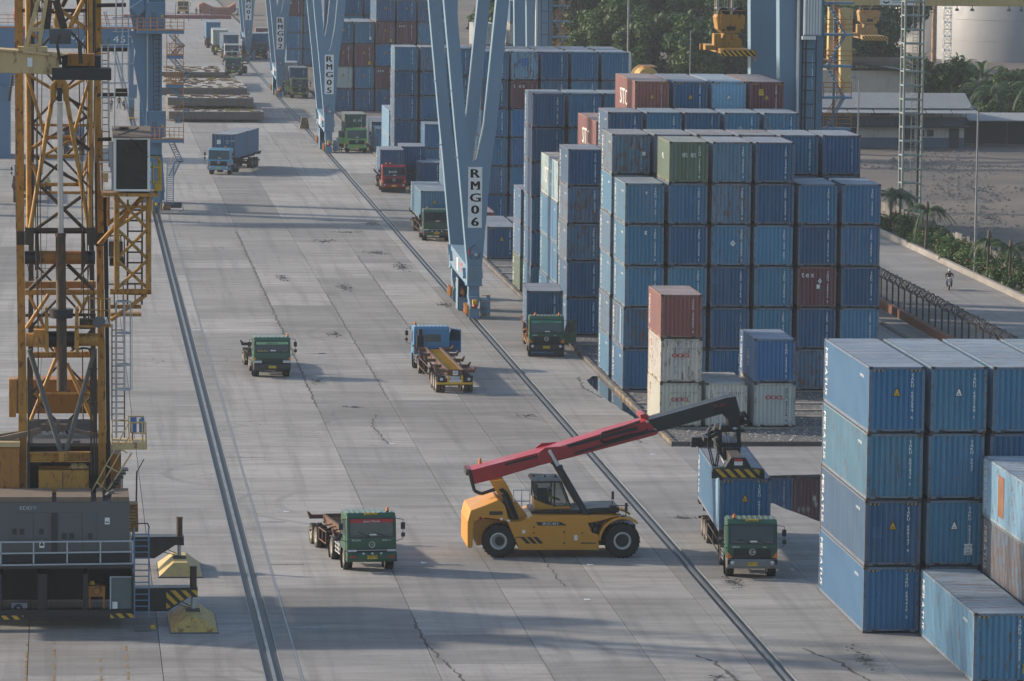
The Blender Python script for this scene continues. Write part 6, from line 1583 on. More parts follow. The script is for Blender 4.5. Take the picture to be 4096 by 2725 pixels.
# --- land side stair tower and lift of the front gantry
def stair_tower(label, x, y, z0, n, h=2.35, w=1.75, dirn=1):
    t = thing('stair_tower', label, 'stairs', (x,y,z0)); 
    for k in range(n):
        z = z0+k*h
        p = MB(); p.box(x-.15,y,z,x+w+.25,y+1.3,z+.16); pl = p.build('landing', M['rmg'], t)
        r = MB()
        for xx in (x-.1, x+w*.5, x+w+.2): r.tube((xx,y,z+.16),(xx,y,z+1.2),.035,5)
        for zz in (.5,.85,1.2): r.tube((x-.1,y,z+zz),(x+w+.2,y,z+zz),.03,5)
        r.build('railing', M['orange'], pl)
        if k < n-1:
            s = 1 if k % 2 == 0 else -1
            a, c = (x+.25, x+w-.25) if s > 0 else (x+w-.25, x+.25)
            f = MB()
            for yy in (y+.35, y+1.15): f.beam((a,yy,z+.1),(c,yy,z+h),.04,.10)
            for i in range(9): q = (i+.5)/9; f.box(a+(c-a)*q-.09,y+.35,z+.1+h*q-.02,a+(c-a)*q+.12,y+1.15,z+.1+h*q+.02)
            fl = f.build('flight', M['rmg'], t)
            q = MB()
            for yy in (y+.35, y+1.15):
                q.tube((a,yy,z+1.05),(c,yy,z+h+1.0),.03,5); q.tube((a,yy,z+.6),(c,yy,z+h+.5),.025,5)
            q.build('handrail', M['orange'], fl)
    b = MB(); b.box(x-.9,y+.2,z0-1,x-.15,y+.5,z0+n*h-1.8); b.box(x+w*.5-.08,y+1.35,z0-2,x+w*.5+.08,y+1.5,z0+n*h-1); b.build('mast_post', M['rmg'], t)
    for k in range(n):
        b = MB(); b.box(x-1.2,y+.3,z0+k*h,x-.1,y+.5,z0+k*h+.18); b.build('bracket', M['rmg'], t)
    return t
stair_tower('orange railed stair tower on the land side leg of the front gantry', 55.3, 344, 13.6, 5, 2.3)
stair_tower('orange railed stair tower of the second gantry in front of the trees', 55.0, 535, 11.2, 5, 1.75, 1.6)
lf = thing('lift_mast', 'lift guide mast and pale lift car beside the land side leg', 'lift', (53.8,342.8,2))
b = MB()
for x in (53.35,54.35): b.tube((x,342.4,2),(x,342.4,27),.05,6)
for k in range(24): b.tube((53.35,342.4,2.6+k),(54.35,342.4,2.6+k),.03,5)
b.tube((53.6,342.3,2),(53.6,342.3,27),.06,6); b.build('guide_rails', M['chassisdark'], lf)
for k in range(12):
    b = MB(); b.beam((54.35,342.5,3+k*2),(54.2,343.5,3.6+k*2),.06); b.build('tie', M['rmg'], lf)
b = MB(); b.box(53.3,341.6,20.6,54.6,342.3,25.2); car = b.build('lift_car', M['lettergrey'], lf, bevel=.03)
b = MB()
for k in range(6): b.box(53.34+k*.21,341.55,20.7,53.44+k*.21,341.6,25.1)
b.build('panel_rib', M['white'], car)
b = MB(); b.box(53.2,341.6,20.3,54.2,342.2,20.55); b.build('car_sill', M['white'], car)
b = MB(); b.tube((52.98,342.2,3),(52.98,342.2,27),.11,8); b.build('conduit', M['white'], lf)
l2 = thing('lift_mast', 'lift guide mast on the land side leg of the second gantry', 'lift', (53.6,532.6,2))
b = MB()
for x in (53.3,54.1): b.tube((x,532.4,2),(x,532.4,24),.06,6)
for k in range(16): b.tube((53.3,532.4,3+k*1.3),(54.1,532.4,3+k*1.3),.035,5)
b.build('guide_rails', M['chassisdark'], l2); b = MB(); b.tube((52.75,532.4,2),(52.75,532.4,24),.13,8); b.build('conduit', M['white'], l2)
# --- hanging spreaders
def hung(name, label, cx, y, z, w, mat, small=False):
    t = thing(name, label, 'spreader', (cx,y,z)); k = w/2.44
    q = lambda f, n, m, p=None, bv=0: (lambda b: (f(b), b.build(n, m, p or t, False, bv))[1])(MB())
    eb = q(lambda b: b.box(-1.22*k,0,0,1.22*k,.35,.42*k), 'end_beam', mat); q(lambda b: b.box(-1.2*k,-.012,.02,1.2*k,0,.40*k), 'stripe_panel', M['hazard'], eb)
    q(lambda b: b.box(-1.0*k,.4,.1,1.0*k,12,.45*k), 'side_beam', mat)
    q(lambda b: b.box(-1.22*k,11.8,0,1.22*k,12.15,.42*k), 'end_beam', mat)
    q(lambda b: (b.prism([(-.72*k,.42*k),(.80*k,.42*k),(.80*k,1.05*k),(.55*k,1.15*k),(.55*k,1.42*k),(-.5*k,1.42*k),(-.5*k,1.15*k),(-.72*k,1.05*k)],'y',4.2,6.5)), 'hoist_frame', mat, None, .03)
    hb = q(lambda b: b.prism([(-.62*k,1.5*k),(.72*k,1.5*k),(.95*k,1.75*k),(1.05*k,2.6*k),(.95*k,2.8*k),(-.95*k,2.8*k),(-1.05*k,2.6*k),(-.92*k,1.75*k)],'y',4.3,6.3), 'headblock', mat, None, .04)
    q(lambda b: b.box(-.28*k,4.27,1.68*k,.34*k,4.3,1.96*k), 'inspection_opening', M['dark'], hb)
    for x in (-.5,.6):
        s = q(lambda b: b.ring((x*k,5.0,2.85*k),'y',[(.1*k,-.5),(.46*k,-.5),(.42*k,-.35),(.42*k,.35),(.46*k,.5),(.1*k,.5)],20), 'sheave', M['black'], hb)
    for x in (-.52,.78): q(lambda b: b.box(x*k-.07,4.27,1.62*k,x*k+.07,4.3,1.78*k), 'inspection_opening', M['dark'], hb)
    q(lambda b: (b.box(-1.9*k,3.6,.28*k,-1.15*k,4.9,.62*k), b.box(-1.25*k,3.8,.5*k,-.75*k,5.0,1.45*k)), 'power_box', mat, None, .02)
    q(lambda b: [b.tube((x*k,4.1,2.1*k),(x*k,4.1,3.1*k),.03,5) for x in (-.95,-.72)]+[b.tube((-.95*k,4.1,(2.2+.2*i)*k),(-.72*k,4.1,(2.2+.2*i)*k),.025,5) for i in range(5)]+[b.tube((-.72*k,4.1,3.1*k),(.9*k,4.1,3.1*k),.03,5)], 'ladder_rail', mat)
    q(lambda b: b.prism([(1.1*k,.3*k),(1.28*k,.35*k),(1.30*k,-.1*k),(1.24*k,-.42*k),(1.16*k,-.1*k)],'y',0,.3), 'guide_flipper', mat, eb)
    for x in (-.9,-.1,.2,1.0): q(lambda b: b.tube((x*k,5.0,2.9*k),(x*k,5.0,27.5-z if not small else 6),.025,5), 'rope', M['black'])
    return t
ys = paint('spreader_yellow', (.33,.175,.035), .55, var=.25, rust=.3, dirt=.6)
hung('hanging_spreader', 'yellow spreader with striped end beam hanging from the front gantry', 49.6, 349.0, 18.75, 2.55, ys)
# --- yellow portal crane on the land side
yp = paint('portal_yellow', (.42,.31,.13), .6, var=.12, dirt=.35, rust=.1)
pc = thing('portal_crane', 'yellow portal crane with terminal name board crossing the upper right corner', 'portal crane', (98.5,590,0))
b = MB(); b.prism([((96.89,590,0.3)[0],.9),((97.89,590,0.31)[0],.9),((98.28,590,14.78)[0],(98.28,590,14.78)[2]),((96.63,590,14.76)[0],(98.28,590,14.78)[2])],'y',590,591.5); b.build('leg', yp, pc)
b = MB(); b.prism([((97.39,604,-0.49)[0],.9),((98.22,604,-0.48)[0],.9),((98.37,604,15.43)[0],15.5),((97.51,604,15.42)[0],15.5)],'y',604,605.5); b.build('leg', yp, pc)
b = MB(); b.box((96.79,590,-0.11)[0],588.5,.2,(98.05,590,-0.11)[0],607,.9); b.build('sill', yp, pc)
for yy in (590, 604):
    b = MB(); b.box((95.05,590,15.22)[0]-1,yy-.2,15.2,150,yy+1.4,17.2); gd = b.build('girder', yp, pc)
    b = MB(); b.box((95.05,590,15.22)[0]-1,yy-.5,17.2,150,yy-.4,17.4); b.build('walkway_edge', M['dark'], gd)
b = MB(); b.box(140,590,0,141.5,606,15.2); b.build('far_leg', yp, pc)
p0, p1 = (101.52,589.5,16.64), (106.04,589.5,15.26)
b = MB(); b.box(p0[0],589.6,p1[2],p1[0],589.75,p0[2]); nb = b.build('name_board', M['white'], pc)
b = MB(); text(b, 'International', ((103.16,589.5,15.81)[0],589.58,(103.16,589.5,15.81)[2]), (1,0,0), (0,0,1), .20, stretch=1.2, gap=.14); text(b, 'Container Terminal', ((103.17,589.5,15.55)[0],589.58,(103.17,589.5,15.55)[2]), (1,0,0), (0,0,1), .20, stretch=1.2, gap=.14)
q = (102.34,589.5,15.73); b.prism([(q[0]-.4,q[2]+.05),(q[0],q[2]-.12),(q[0]+.4,q[2]+.05),(q[0]+.4,q[2]-.14),(q[0],q[2]-.32),(q[0]-.4,q[2]-.14)],'y',589.57,589.6); b.build('board_lettering', M['letterblack'], nb)
for u in (1905,2010,2265,2350,1660): 
    q = (111.29,589.5,15.15); x = q[0]+(u-1905)/1.688*589.5/19057.7
    b = MB(); b.tube((x,589.5,14.9),(x,589.5,15.3),.06,6); b.ring((x,589.5,14.6),'z',[(.28,0),(.2,.3),(0,.35)],10); b.build('flood_lamp', M['grey'], pc)
hung('hanging_spreader', 'second yellow spreader hanging further back beside the lattice mast', (101.73,594,11.49)[0], 594, (101.74,594,10.65)[2], 3.2, paint('spreader_faded', (.34,.22,.09), .6, var=.2, rust=.25, dirt=.4), True)

# ================================================================ MOBILE HARBOUR CRANE (left foreground)
mh = thing('mobile_harbour_crane', 'rusty yellow mobile harbour crane with grey generator filling the left side', 'harbour crane', (0,208,0))
Y_, DK, OR, BK = M['mhc'], M['mhcdark'], M['mhcorange'], M['black']
def part(name, mat, fn, parent=None, bevel=0):
    b = MB(); fn(b); return b.build(name, mat, parent or mh, True, bevel)
def bar(b, p, q, w, h=None): b.beam(p, q, w, h)
# tower: two front columns, two rear columns
part('tower_column', Y_, lambda b: (b.beam((-1.76,208,5.17),(-1.76,208,8.71),.36,.4), b.beam((-1.76,208,8.71),(-1.8,208,11.6),.355,.4), b.beam((-1.8,208,11.6),(-1.88,208,16.87),.34,.4), b.beam((-1.88,208,16.87),(-1.96,208,30.22),.37,.4)))
part('tower_column', Y_, lambda b: (b.beam((1.71,208,5.16),(1.7,208,8.71),.33,.4), b.beam((1.7,208,8.71),(1.65,208,12.15),.32,.4), b.beam((1.65,208,12.15),(1.57,208,16.89),.31,.4), b.beam((1.57,208,16.89),(1.44,208,26.87),.35,.4), b.beam((1.44,208,26.87),(1.43,208,30.25),.37,.4)))
part('column_plate', DK, lambda b: (b.beam((-1.85,207.7,16.82),(-1.85,207.7,16.22),.36,.06), b.beam((1.57,207.7,16.75),(1.57,207.7,16.18),.34,.06), b.beam((1.39,207.9,19.82),(1.43,207.9,16.58),.10,.3), b.beam((1.3,207.9,26.87),(1.31,207.9,24.46),.14,.3)))
part('tower_column', DK, lambda b: (b.beam((-1.46,212,4.62),(-1.38,212,30.16),.22,.22)))
part('tower_column', DK, lambda b: (b.beam((1.46,212,4.62),(0.97,212,30.19),.22,.22)))
# boom tubes and their bracing in front of the tower
b_ = lambda p, q, r, m=Y_, n=8: part('boom_brace' if r < .09 else 'boom_tube', m, lambda b: b.tube(p, q, r, n))
b_((-1.56,206.5,30.24),(-1.48,206.5,16.97),.118); b_((1.1,206.5,30.27),(1.17,206.5,17),.118)
b_((-0.51,206,22.58),(-1.42,206,17.07),.10); b_((0.15,206,22.58),(1.09,206,17.12),.10)
b_((-1.6,206.4,23.78),(-0.81,206.4,21.11),.075); b_((1.08,206.4,23.39),(0.44,206.4,21.14),.075); b_((-1.53,206.4,23.69),(-0.55,206.4,23.11),.07); b_((0.84,206.4,23.48),(0.19,206.4,23.09),.07)
b_((-1.47,206.6,20.42),(-0.67,206.6,20.93),.085); b_((-0.67,206.6,20.93),(1.06,206.6,21.91),.075,DK); b_((0.22,206.6,22.65),(1.08,206.6,22.15),.07,DK); b_((-1.44,206.6,20.28),(0.15,206.6,19.34),.065,DK)
b_((-0.67,206.3,20.99),(0.41,206.3,20.99),.08); b_((-0.79,206.3,20.16),(0.49,206.3,20.18),.085); b_((-0.79,206.3,20.23),(0.39,206.3,20.93),.06); b_((0.44,206.3,20.98),(1.12,206.3,20.45),.085,DK)
b_((-1.37,206.6,19.89),(-0.96,206.6,18.83),.07); b_((-1.01,206.3,18.95),(0.69,206.3,18.96),.08); b_((-0.98,206.8,18.84),(0.88,206.8,17),.08,DK); b_((0.82,206.8,18.43),(-1.14,206.8,17.02),.075,DK); b_((-0.21,206.8,19.49),(0.72,206.8,19),.07,DK)
b_((0.97,206.5,19.52),(0.82,206.5,19.18),.06); b_((1.11,206.6,20.31),(0.85,206.6,19.39),.07)
b_((0.9,206.6,27.01),(0.23,206.6,25.65),.11); b_((-0.15,206.6,26.47),(1.05,206.6,25.62),.085); b_((-1.53,206.6,25.63),(-0.72,206.6,26.11),.09); b_((-1.44,206.6,25.5),(-1.08,206.6,25.26),.08)
b_((-0.08,207,26.6),(0.23,207,27.18),.10,DK); b_((-1.06,207,26.4),(-1.3,207,27.17),.11,DK); b_((0.69,207,26.51),(0.57,207,27.18),.09,DK); b_((-0.29,206.6,25.7),(-0.29,206.6,28.34),.14)
part('boom_cross_beam', DK, lambda b: b.beam((-1.8,207,26.42),(1.27,207,26.44),.16,.16))
part('boom_cross_beam', DK, lambda b: b.tube((-1.57,206.7,16.92),(1.19,206.7,16.93),.13,8))
# boom pivots
for x in (245, 755):
    part('boom_pivot', DK, lambda b: (b.box((-1.46,206,17.03)[0]+(x-245)*.00522-.19,205.9,(-1.46,206,16.36)[2],(-1.46,206,17.03)[0]+(x-245)*.00522+.19,206.9,(-1.46,206,17.11)[2])))
for i in range(13):
    z = 6.2+i*3.0; f = (-1.42, 1.36)
    if i % 4 != 3:
        part('rear_brace', DK if i % 2 else M['chassisdark'], lambda b: (b.tube((f[0],212.0,z),(f[1],212.0,z+3.0),.065,6)))
        part('rear_brace', DK, lambda b: (b.tube((f[1],212.1,z),(f[0],212.1,z+3.0),.055,6)))
    part('rear_strut', Y_ if i % 3 else DK, lambda b: b.tube((f[0],212,z),(f[1],212,z),.07,6))
part('hanging_cable', BK, lambda b: [b.path([(x,205.9,30),(x+.03,205.9,24),(x-.05,205.9,18),(x+.04,205.9,13)],.02,4) for x in (-1.15,-.95,.85,1.05,1.3)])
# clevis, luffing cylinder
part('cylinder_clevis', Y_, lambda b: (b.prism([(p[0],p[2]) for p in ((-0.57,206,22.58),(-0.58,206,23.23),(-0.33,206,23.54),(-0.24,206,23.57),(-0.28,206,23.13),(-0.33,206,22.58))],'y',205.7,206.2), b.prism([(p[0],p[2]) for p in ((0,206,22.58),(-0.05,206,23.14),(-0.05,206,23.57),(0.05,206,23.54),(0.23,206,23.23),(0.23,206,22.58))],'y',205.7,206.2), b.prism([(p[0],p[2]) for p in ((-0.34,206,23.4),(-0.14,206,23.57),(0.02,206,23.4),(-0.05,206,23.14),(-0.29,206,23.13))],'y',205.75,206.15)), None, .03)
part('rod_eye', BK, lambda b: (b.box((-0.28,206,22.61)[0],205.6,(-0.28,206,22.58)[2],(-0.06,206,23.14)[0],206.3,(-0.28,206,23.16)[2])))
part('cylinder_rod', M['silver'], lambda b: b.tube((-0.11,206,16.88),(-0.17,206,22.51),.125,16))
cb = part('cylinder_barrel', DK, lambda b: (b.tube((-0.09,206,13.46),(-0.12,206,16.86),.215,16), b.tube((-0.12,206,16.73),(-0.12,206,16.87),.235,16)))
part('cylinder_barrel', DK, lambda b: (b.tube((-0.05,206,10.02),(-0.08,206,13.46),.225,16)))
part('cylinder_collar', BK, lambda b: (b.tube((-0.09,206,13.2),(-0.09,206,13.59),.50,20,.52), b.tube((-0.08,206,12.73),(-0.08,206,13.2),.22,14)))
# two winch drum levels
for (x0, y0, x1), cm in (((212, 795, 792), M['mhcorange']),):
    part('winch_drum', cm, lambda b: b.tube((-1.18,206.6,15.77),(0.88,206.6,15.77),.29,18), None); part('winch_drum_end', BK, lambda b: (b.tube((-1.66,206.6,15.76),(-1.18,206.6,15.77),.29,18), b.tube((0.88,206.6,15.77),(1.37,206.6,15.77),.29,18)))
    for x in (308, 690): part('drum_flange', DK, lambda b: b.prism([((-1.14,206.4,16.79)[0]+(x-308)*.00522+d, z) for d, z in ((-.08,(-1.14,206.4,16.79)[2]),(.07,(-1.14,206.4,16.79)[2]),(.10,(-1.14,206.4,16.07)[2]),(.19,(-1.14,206.4,15.78)[2]),(.10,(-1.14,206.4,15.5)[2]),(.0,(-1.14,206.4,15.24)[2]),(-.08,(-1.14,206.4,15.24)[2]))],'y',206.2,207.0))
part('hydraulic_hose', BK, lambda b: [b.path([(-1.54,206,15.53),(-1.46,206,15.06),(-1.26,206,14.83),(-1.12,206,15.07)],.018,5), b.path([(-1.41,206,15.48),(-1.28,206,14.96),(-1.15,206,14.91)],.015,5), b.path([(0.82,206,15.38),(0.88,206,14.97),(1.06,206,14.81),(1.11,206,15.49)],.018,5), b.path([(-1.03,206,15.34),(-0.26,206,15.35),(0.88,206,15.33)],.012,4)])
part('cross_beam', OR, lambda b: b.beam((-1.66,208,14.44),(1.41,208,14.47),.30,.30)); part('cross_beam_cap', M['cream'], lambda b: b.beam((-1.66,208,14.58),(1.41,208,14.61),.32,.04))
part('cross_tube', Y_, lambda b: b.tube((-1.65,207.4,14.18),(1.45,207.4,14.19),.125,10)); part('cross_tube', Y_, lambda b: b.tube((2.03,207.4,14.21),(3.82,207.4,14.22),.125,10))
for p, q, r, m in (((-0.33,207,15.45),(-1.47,207,14.32),.085,DK),((0.16,207,15.45),(1.3,207,14.33),.085,DK),((-0.64,207,14.12),(-1.59,207,12.66),.085,Y_),((-1.47,207.6,14.03),(-0.82,207.6,12.6),.07,Y_),((0.42,207,14.12),(0.88,207,13.47),.075,Y_),((1.09,207.6,14.01),(0.7,207.6,13.2),.07,Y_),((-1.47,207,11.71),(-0.1,207,7.26),.115,M['grey']),((1.37,207,11.71),(0.13,207,7.26),.105,M['grey']),((-0.3,209,11.16),(-1.42,209,8.37),.085,Y_),((0.16,209,10.91),(1.3,209,8.37),.085,Y_),((-0.37,209,11.63),(-0.23,209,11.11),.07,Y_)):
    part('tower_brace', m, lambda b: b.tube(p, q, r, 8))
part('tower_brace', Y_, lambda b: b.tube((-1.47,208.4,11.33),(1.28,208.4,11.36),.14,10)); part('tower_brace', DK, lambda b: b.tube((-1.64,207.5,13.16),(1.41,207.5,13.19),.07,8))
part('winch_drum', Y_, lambda b: (b.tube((-1.61,206.6,12.19),(-0.66,206.6,12.19),.30,18), b.tube((0.55,206.6,12.19),(1.51,206.6,12.19),.28,18), b.box((-1.28,206.4,11.92)[0],206.2,(-1.28,206.4,11.89)[2],(-0.66,206.4,12.31)[0],206.9,(-0.66,206.4,12.65)[2]))); part('winch_drum_core', BK, lambda b: b.tube((-0.66,206.6,12.21),(0.6,206.6,12.22),.35,20))
for x in (412, 680): part('drum_flange', Y_, lambda b: b.prism([((-0.74,206.2,12.33)[0]+(x-412)*.00487+d, z) for d, z in ((-.04,(-0.75,206.2,13.64)[2]),(.09,(-0.75,206.2,13.64)[2]),(.12,(-0.74,206.2,11.7)[2]),(.0,(-0.74,206.2,11.7)[2]),(-.09,(-0.74,206.2,11.89)[2]))],'y',206,206.9))
part('winch_motor_box', DK, lambda b: b.box((0.7,206.4,12.69)[0],206.2,(0.7,206.4,12.69)[2],(1.4,206.4,13.09)[0],206.9,(1.4,206.4,13.11)[2]))
# hoist ropes and pipes running down the tower
part('hoist_rope', DK, lambda b: [b.tube((-1.13,207.5,19.83),(-1.07,207.5,8.47),.028,5), b.tube((-1.15,207.5,23.68),(-1.13,207.5,19.83),.026,5), b.tube((0.6,207.5,26.3),(0.83,207.5,16.71),.03,5), b.tube((0.83,207.5,11.71),(0.87,207.5,8.47),.028,5), b.tube((0.79,207.5,16.71),(0.79,207.5,14.31),.028,5)])
part('pipe_run', M['chassisdark'], lambda b: [b.tube((1.19,207,11.81),(1.23,207,6.23),.045,6), b.tube((1.32,207,11.76),(1.37,207,6.23),.05,6), b.tube((1.43,207,11.76),(1.47,207,6.38),.03,6), b.tube((-1.53,207.2,11.35),(-1.47,207.2,5.37),.05,6), b.path([(0.35,206.5,11.86),(0.6,206.5,11.77),(0.84,206.5,11.84),(1.1,206.5,11.81),(1.18,206.5,11.67)],.05,6)])
part('cable_tray', M['dark'], lambda b: (b.beam((1.81,208.2,18.28),(1.88,208.2,14.25),.19,.08), b.beam((1.88,208.2,14.25),(2,208.2,5.73),.17,.08)))
part('pipe_clamp', BK, lambda b: [b.beam(p, q, .06, .05) for p, q in (((1.08,206.9,10.88),(1.49,206.9,10.89)),((1.12,206.9,9.38),(1.52,206.9,9.39)),((-1.58,207,9.98),(-1.36,207,9.99)))])
# counterweight slab behind
cwt = part('counterweight', OR, lambda b: b.box((-2.09,213,9.73)[0],213,(-2.09,213,8.21)[2],(1.89,213,9.73)[0],214.5,(1.89,213,9.74)[2]), None, .03)
part('counterweight_cheek', Y_, lambda b: b.box((-2.41,212.6,8.11)[0],212.4,(-2.41,212.6,8.11)[2],(-2.1,212.6,9.8)[0],213.4,(-2.1,212.6,9.81)[2]), cwt, .02)
# lower portal with cabinets
part('portal_beam', Y_, lambda b: (b.beam((-1.47,207.5,6.96),(1.21,207.5,6.96),.5,.32), b.beam((-1.47,207.3,7.16),(1.21,207.3,7.17),.55,.04), b.beam((-1.43,207.3,6.8),(1.21,207.3,6.81),.55,.05), b.box((-0.19,207,6.83)[0],206.9,(-0.19,207,6.83)[2],(0.2,207,7.24)[0],207.2,(0.2,207,7.26)[2])))
cab_ = part('equipment_cabinet', Y_, lambda b: b.box((-1.06,207,5.2)[0],207,(-1.06,207,5.2)[2],(1.12,207,6.4)[0],208.6,(1.12,207,6.42)[2]), None, .02)
part('cabinet_seam', M['mhcdark'], lambda b: b.box((-0.01,206.9,5.21)[0]-.012,206.985,(-0.01,206.9,5.21)[2],(-0.01,206.9,6.44)[0]+.012,207.02,(-0.01,206.9,6.37)[2]), cab_)
cab2 = part('equipment_cabinet', OR, lambda b: b.box((-4.76,207,5.21)[0],207,(-4.76,207,5.21)[2],(-1.89,207,7.36)[0],210,(-1.89,207,7.41)[2]), None, .02)
part('cabinet_top', M['cream'], lambda b: b.box((-4.76,206.9,7.45)[0],206.9,(-4.76,206.9,7.45)[2],(-1.87,206.9,7.66)[0],210.2,(-1.87,206.9,7.67)[2]), cab2)
part('machine_house', M['dark'], lambda b: b.box((-1.58,211,4.66)[0],209.4,4.9,(2.08,211,4.65)[0],214,(-1.31,211,7.33)[2]))
part('machine_house_side', OR, lambda b: b.box((2.08,211,4.65)[0],209.4,4.9,(2.55,211,4.65)[0],213.8,(2.07,211,6.81)[2]))
part('machine_top', M['grey'], lambda b: b.box((-1.44,208.5,7.37)[0],208.4,(-1.44,208.5,7.29)[2],(1.59,208.5,7.47)[0],210,(1.59,208.5,7.44)[2])); part('machine_lid', M['grey'], lambda b: b.box((0.41,207.8,7.45)[0],207.8,(0.41,207.8,7.45)[2],(0.75,207.8,7.63)[0],208.3,(0.75,207.8,7.63)[2])); part('machine_rear_panel', M['grey'], lambda b: b.box((-1.61,212,7.59)[0],211.6,(-1.61,212,7.59)[2],(1.31,212,8.04)[0],212.2,(1.31,212,8.05)[2]))
part('filler_cap', M['cream'], lambda b: [b.ring((0.49,207.6,6.45),'z',[(0,.22),(.14,.2),(.2,.08),(.26,0)],14), b.ring((0.83,207.6,6.45),'z',[(0,.22),(.14,.2),(.2,.08),(.26,0)],14)])
tk = thing('timber_dunnage', 'old timber baulks lying across the crane deck behind the cabinets', 'timber', (0,209,(-1.78,209,7.8)[2]))
for p, q, w in (((-3.23,207.6,7.6),(-0.95,207.6,8.09),.26),((-3.23,208,7.73),(-1.05,208,8.07),.22),((0.36,208,8.07),(1.53,208,7.82),.2),((-0.95,208,8.22),(0.17,208,8.22),.25),((-0.68,207.9,7.98),(-0.68,207.9,8.45),.13),((-0.22,207.9,7.98),(-0.22,207.9,8.5),.14),((-0.03,207.9,7.98),(-0.03,207.9,8.33),.12)):
    b = MB(); b.beam(p, q, w, w*.9); b.build('baulk', M['timber'], tk)
# side ladder, platforms and cab
part('cab_post', Y_, lambda b: b.tube((2.31,207,14.33),(2.3,207,18.45),.13,10)); part('cab_post', Y_, lambda b: b.tube((3.69,207,14.34),(3.68,207,18.46),.13,10))
for p, q, r in (((2.35,207,18.32),(3.65,207,17),.07),((2.35,207,16.97),(3.65,207,15.67),.07),((2.35,207,15.61),(3.65,207,14.39),.07),((3.64,207,17.94),(2.35,207,17.07),.07),((3.65,207,17),(2.35,207,15.72),.07),((3.65,207,15.64),(2.36,207,14.41),.07),((3.44,207.5,18.37),(1.53,207.5,16.25),.11),((2.9,207.8,17.95),(1.92,207.8,17.11),.08),((2.35,207,17.96),(3.64,207,17.96),.06),((3.61,207.5,14.08),(2.06,207.5,12.95),.09),((1.94,207.6,18.33),(1.94,207.6,17.07),.07)):
    part('cab_brace', Y_, lambda b: b.tube(p, q, r, 8))
part('cab_floor', Y_, lambda b: b.box((1.65,207,18.45)[0],206.2,(1.65,207,18.45)[2],(4.09,207,18.58)[0],208.6,(4.09,207,18.59)[2]))
def ladder(name, mat, p0, p1, w, step, d=(1,0,0), r=.035):
    b = MB(); p0, p1, d = Vector(p0), Vector(p1), Vector(d)
    b.tube(p0, p1, r, 6); b.tube(p0+d*w, p1+d*w, r, 6); n = int((p1-p0).length/step)
    for i in range(1, n): q = p0.lerp(p1, i/n); b.tube(q, q+d*w, r*.75, 5, cap=False)
    return b.build(name, mat, mh)
ladder('ladder', DK, (2.8,208.6,13.53), (2.8,208.6,18.15), .63, .45, r=.05)
ladder('ladder', DK, (2.13,208,7.72), (2.12,208,12.74), .55, .26, r=.03); ladder('ladder', Y_, (1.68,208,19.6), (1.65,208,25.18), .30, .31, r=.03)
part('ladder_stile', M['lettergrey'], lambda b: [b.tube((2.32,207.6,7.77),(2.29,207.6,13.73),.055,6), b.tube((2.66,207.4,9.91),(2.65,207.4,13.75),.055,6), b.tube((2.93,207.4,9.91),(2.91,207.4,13.75),.035,6), b.tube((3.01,207.7,9.88),(2.99,207.7,13.72),.012,4)])
part('ladder_cage', M['lettergrey'], lambda b: [b.ring((p[0],207.7,p[2]),'z',[(.33,-.03),(.35,0),(.33,.03)],16) for p in ((2.63,207.7,13.77),(2.63,207.7,12.38),(2.64,207.7,10.99),(2.64,207.7,9.9))])
part('upper_cage', M['lettergrey'], lambda b: [b.tube(p, q, .035, 6) for p, q in (((1.64,207,24.98),(1.66,207,21.31)),((1.91,207,24.98),(1.94,207,21.31)),((2.21,207,24.98),(2.19,207,21.31)),((2.54,207.4,26.9),(2.53,207.4,23.32)),((2.26,207.4,26.9),(2.26,207.4,25.55)),((2.79,207.4,26.27),(2.8,207.4,23.33)))]+[b.tube(p, q, .03, 5) for p, q in (((1.56,207,24.96),(2.83,207,24.97)),((1.56,207,24.13),(3.03,207,24.16)),((1.56,207,23.31),(2.84,207,23.34)),((2.11,207.4,26.12),(2.84,207.4,26.14)),((2.12,207.4,25.52),(2.84,207.4,25.54)),((1.56,207,22.69),(2.26,207,22.69)))])
part('cage_bracket', DK, lambda b: [b.tube(p, q, .085, 8) for p, q in (((1.42,207.6,26.65),(2.69,207.6,26.68)),((1.42,207.6,24.73),(2.75,207.6,24.74)),((1.45,207.6,22.78),(2.75,207.6,22.79)),((2.24,207.2,22.99),(2.75,207.2,23)),((1.48,207.6,20.84),(2.08,207.6,20.85)))])
# cab box: white frame and dark glass
c0, c1 = (2.16,206.2,18.68), (3.72,206.2,20.98)
part('cab_glass', M['glass'], lambda b: b.box(c0[0]+.09,206.24,c0[2]+.09,c1[0]-.09,206.28,c1[2]-.06))
cabx = part('cab_shell', M['grey'], lambda b: (b.box(c0[0],206.3,c0[2],c0[0]+.06,208.3,c1[2]), b.box(c1[0]-.06,206.3,c0[2],c1[0],208.3,c1[2]), b.box(c0[0]+.06,208.2,c0[2],c1[0]-.06,208.28,c1[2]), b.box(c0[0]+.06,206.3,c0[2],c1[0]-.06,208.2,c0[2]+.08)))
part('cab_frame', M['letter'], lambda b: (b.box(c0[0],206.2,c0[2],c0[0]+.105,206.3,c1[2]), b.box(c1[0]-.105,206.2,c0[2],c1[0],206.3,c1[2]), b.box(c0[0]+.105,206.2,c0[2],c1[0]-.105,206.3,c0[2]+.09), b.box(c0[0]+.105,206.2,c1[2]-.06,c1[0]-.105,206.3,c1[2])))
rf_ = part('cab_roof', M['timber'], lambda b: b.prism([(206.15,c1[2]+.01),(206.15,c1[2]+.06),(208.45,c1[2]+.40),(208.45,c1[2]+.33)],'x',c0[0]-.05,c1[0]+.05))
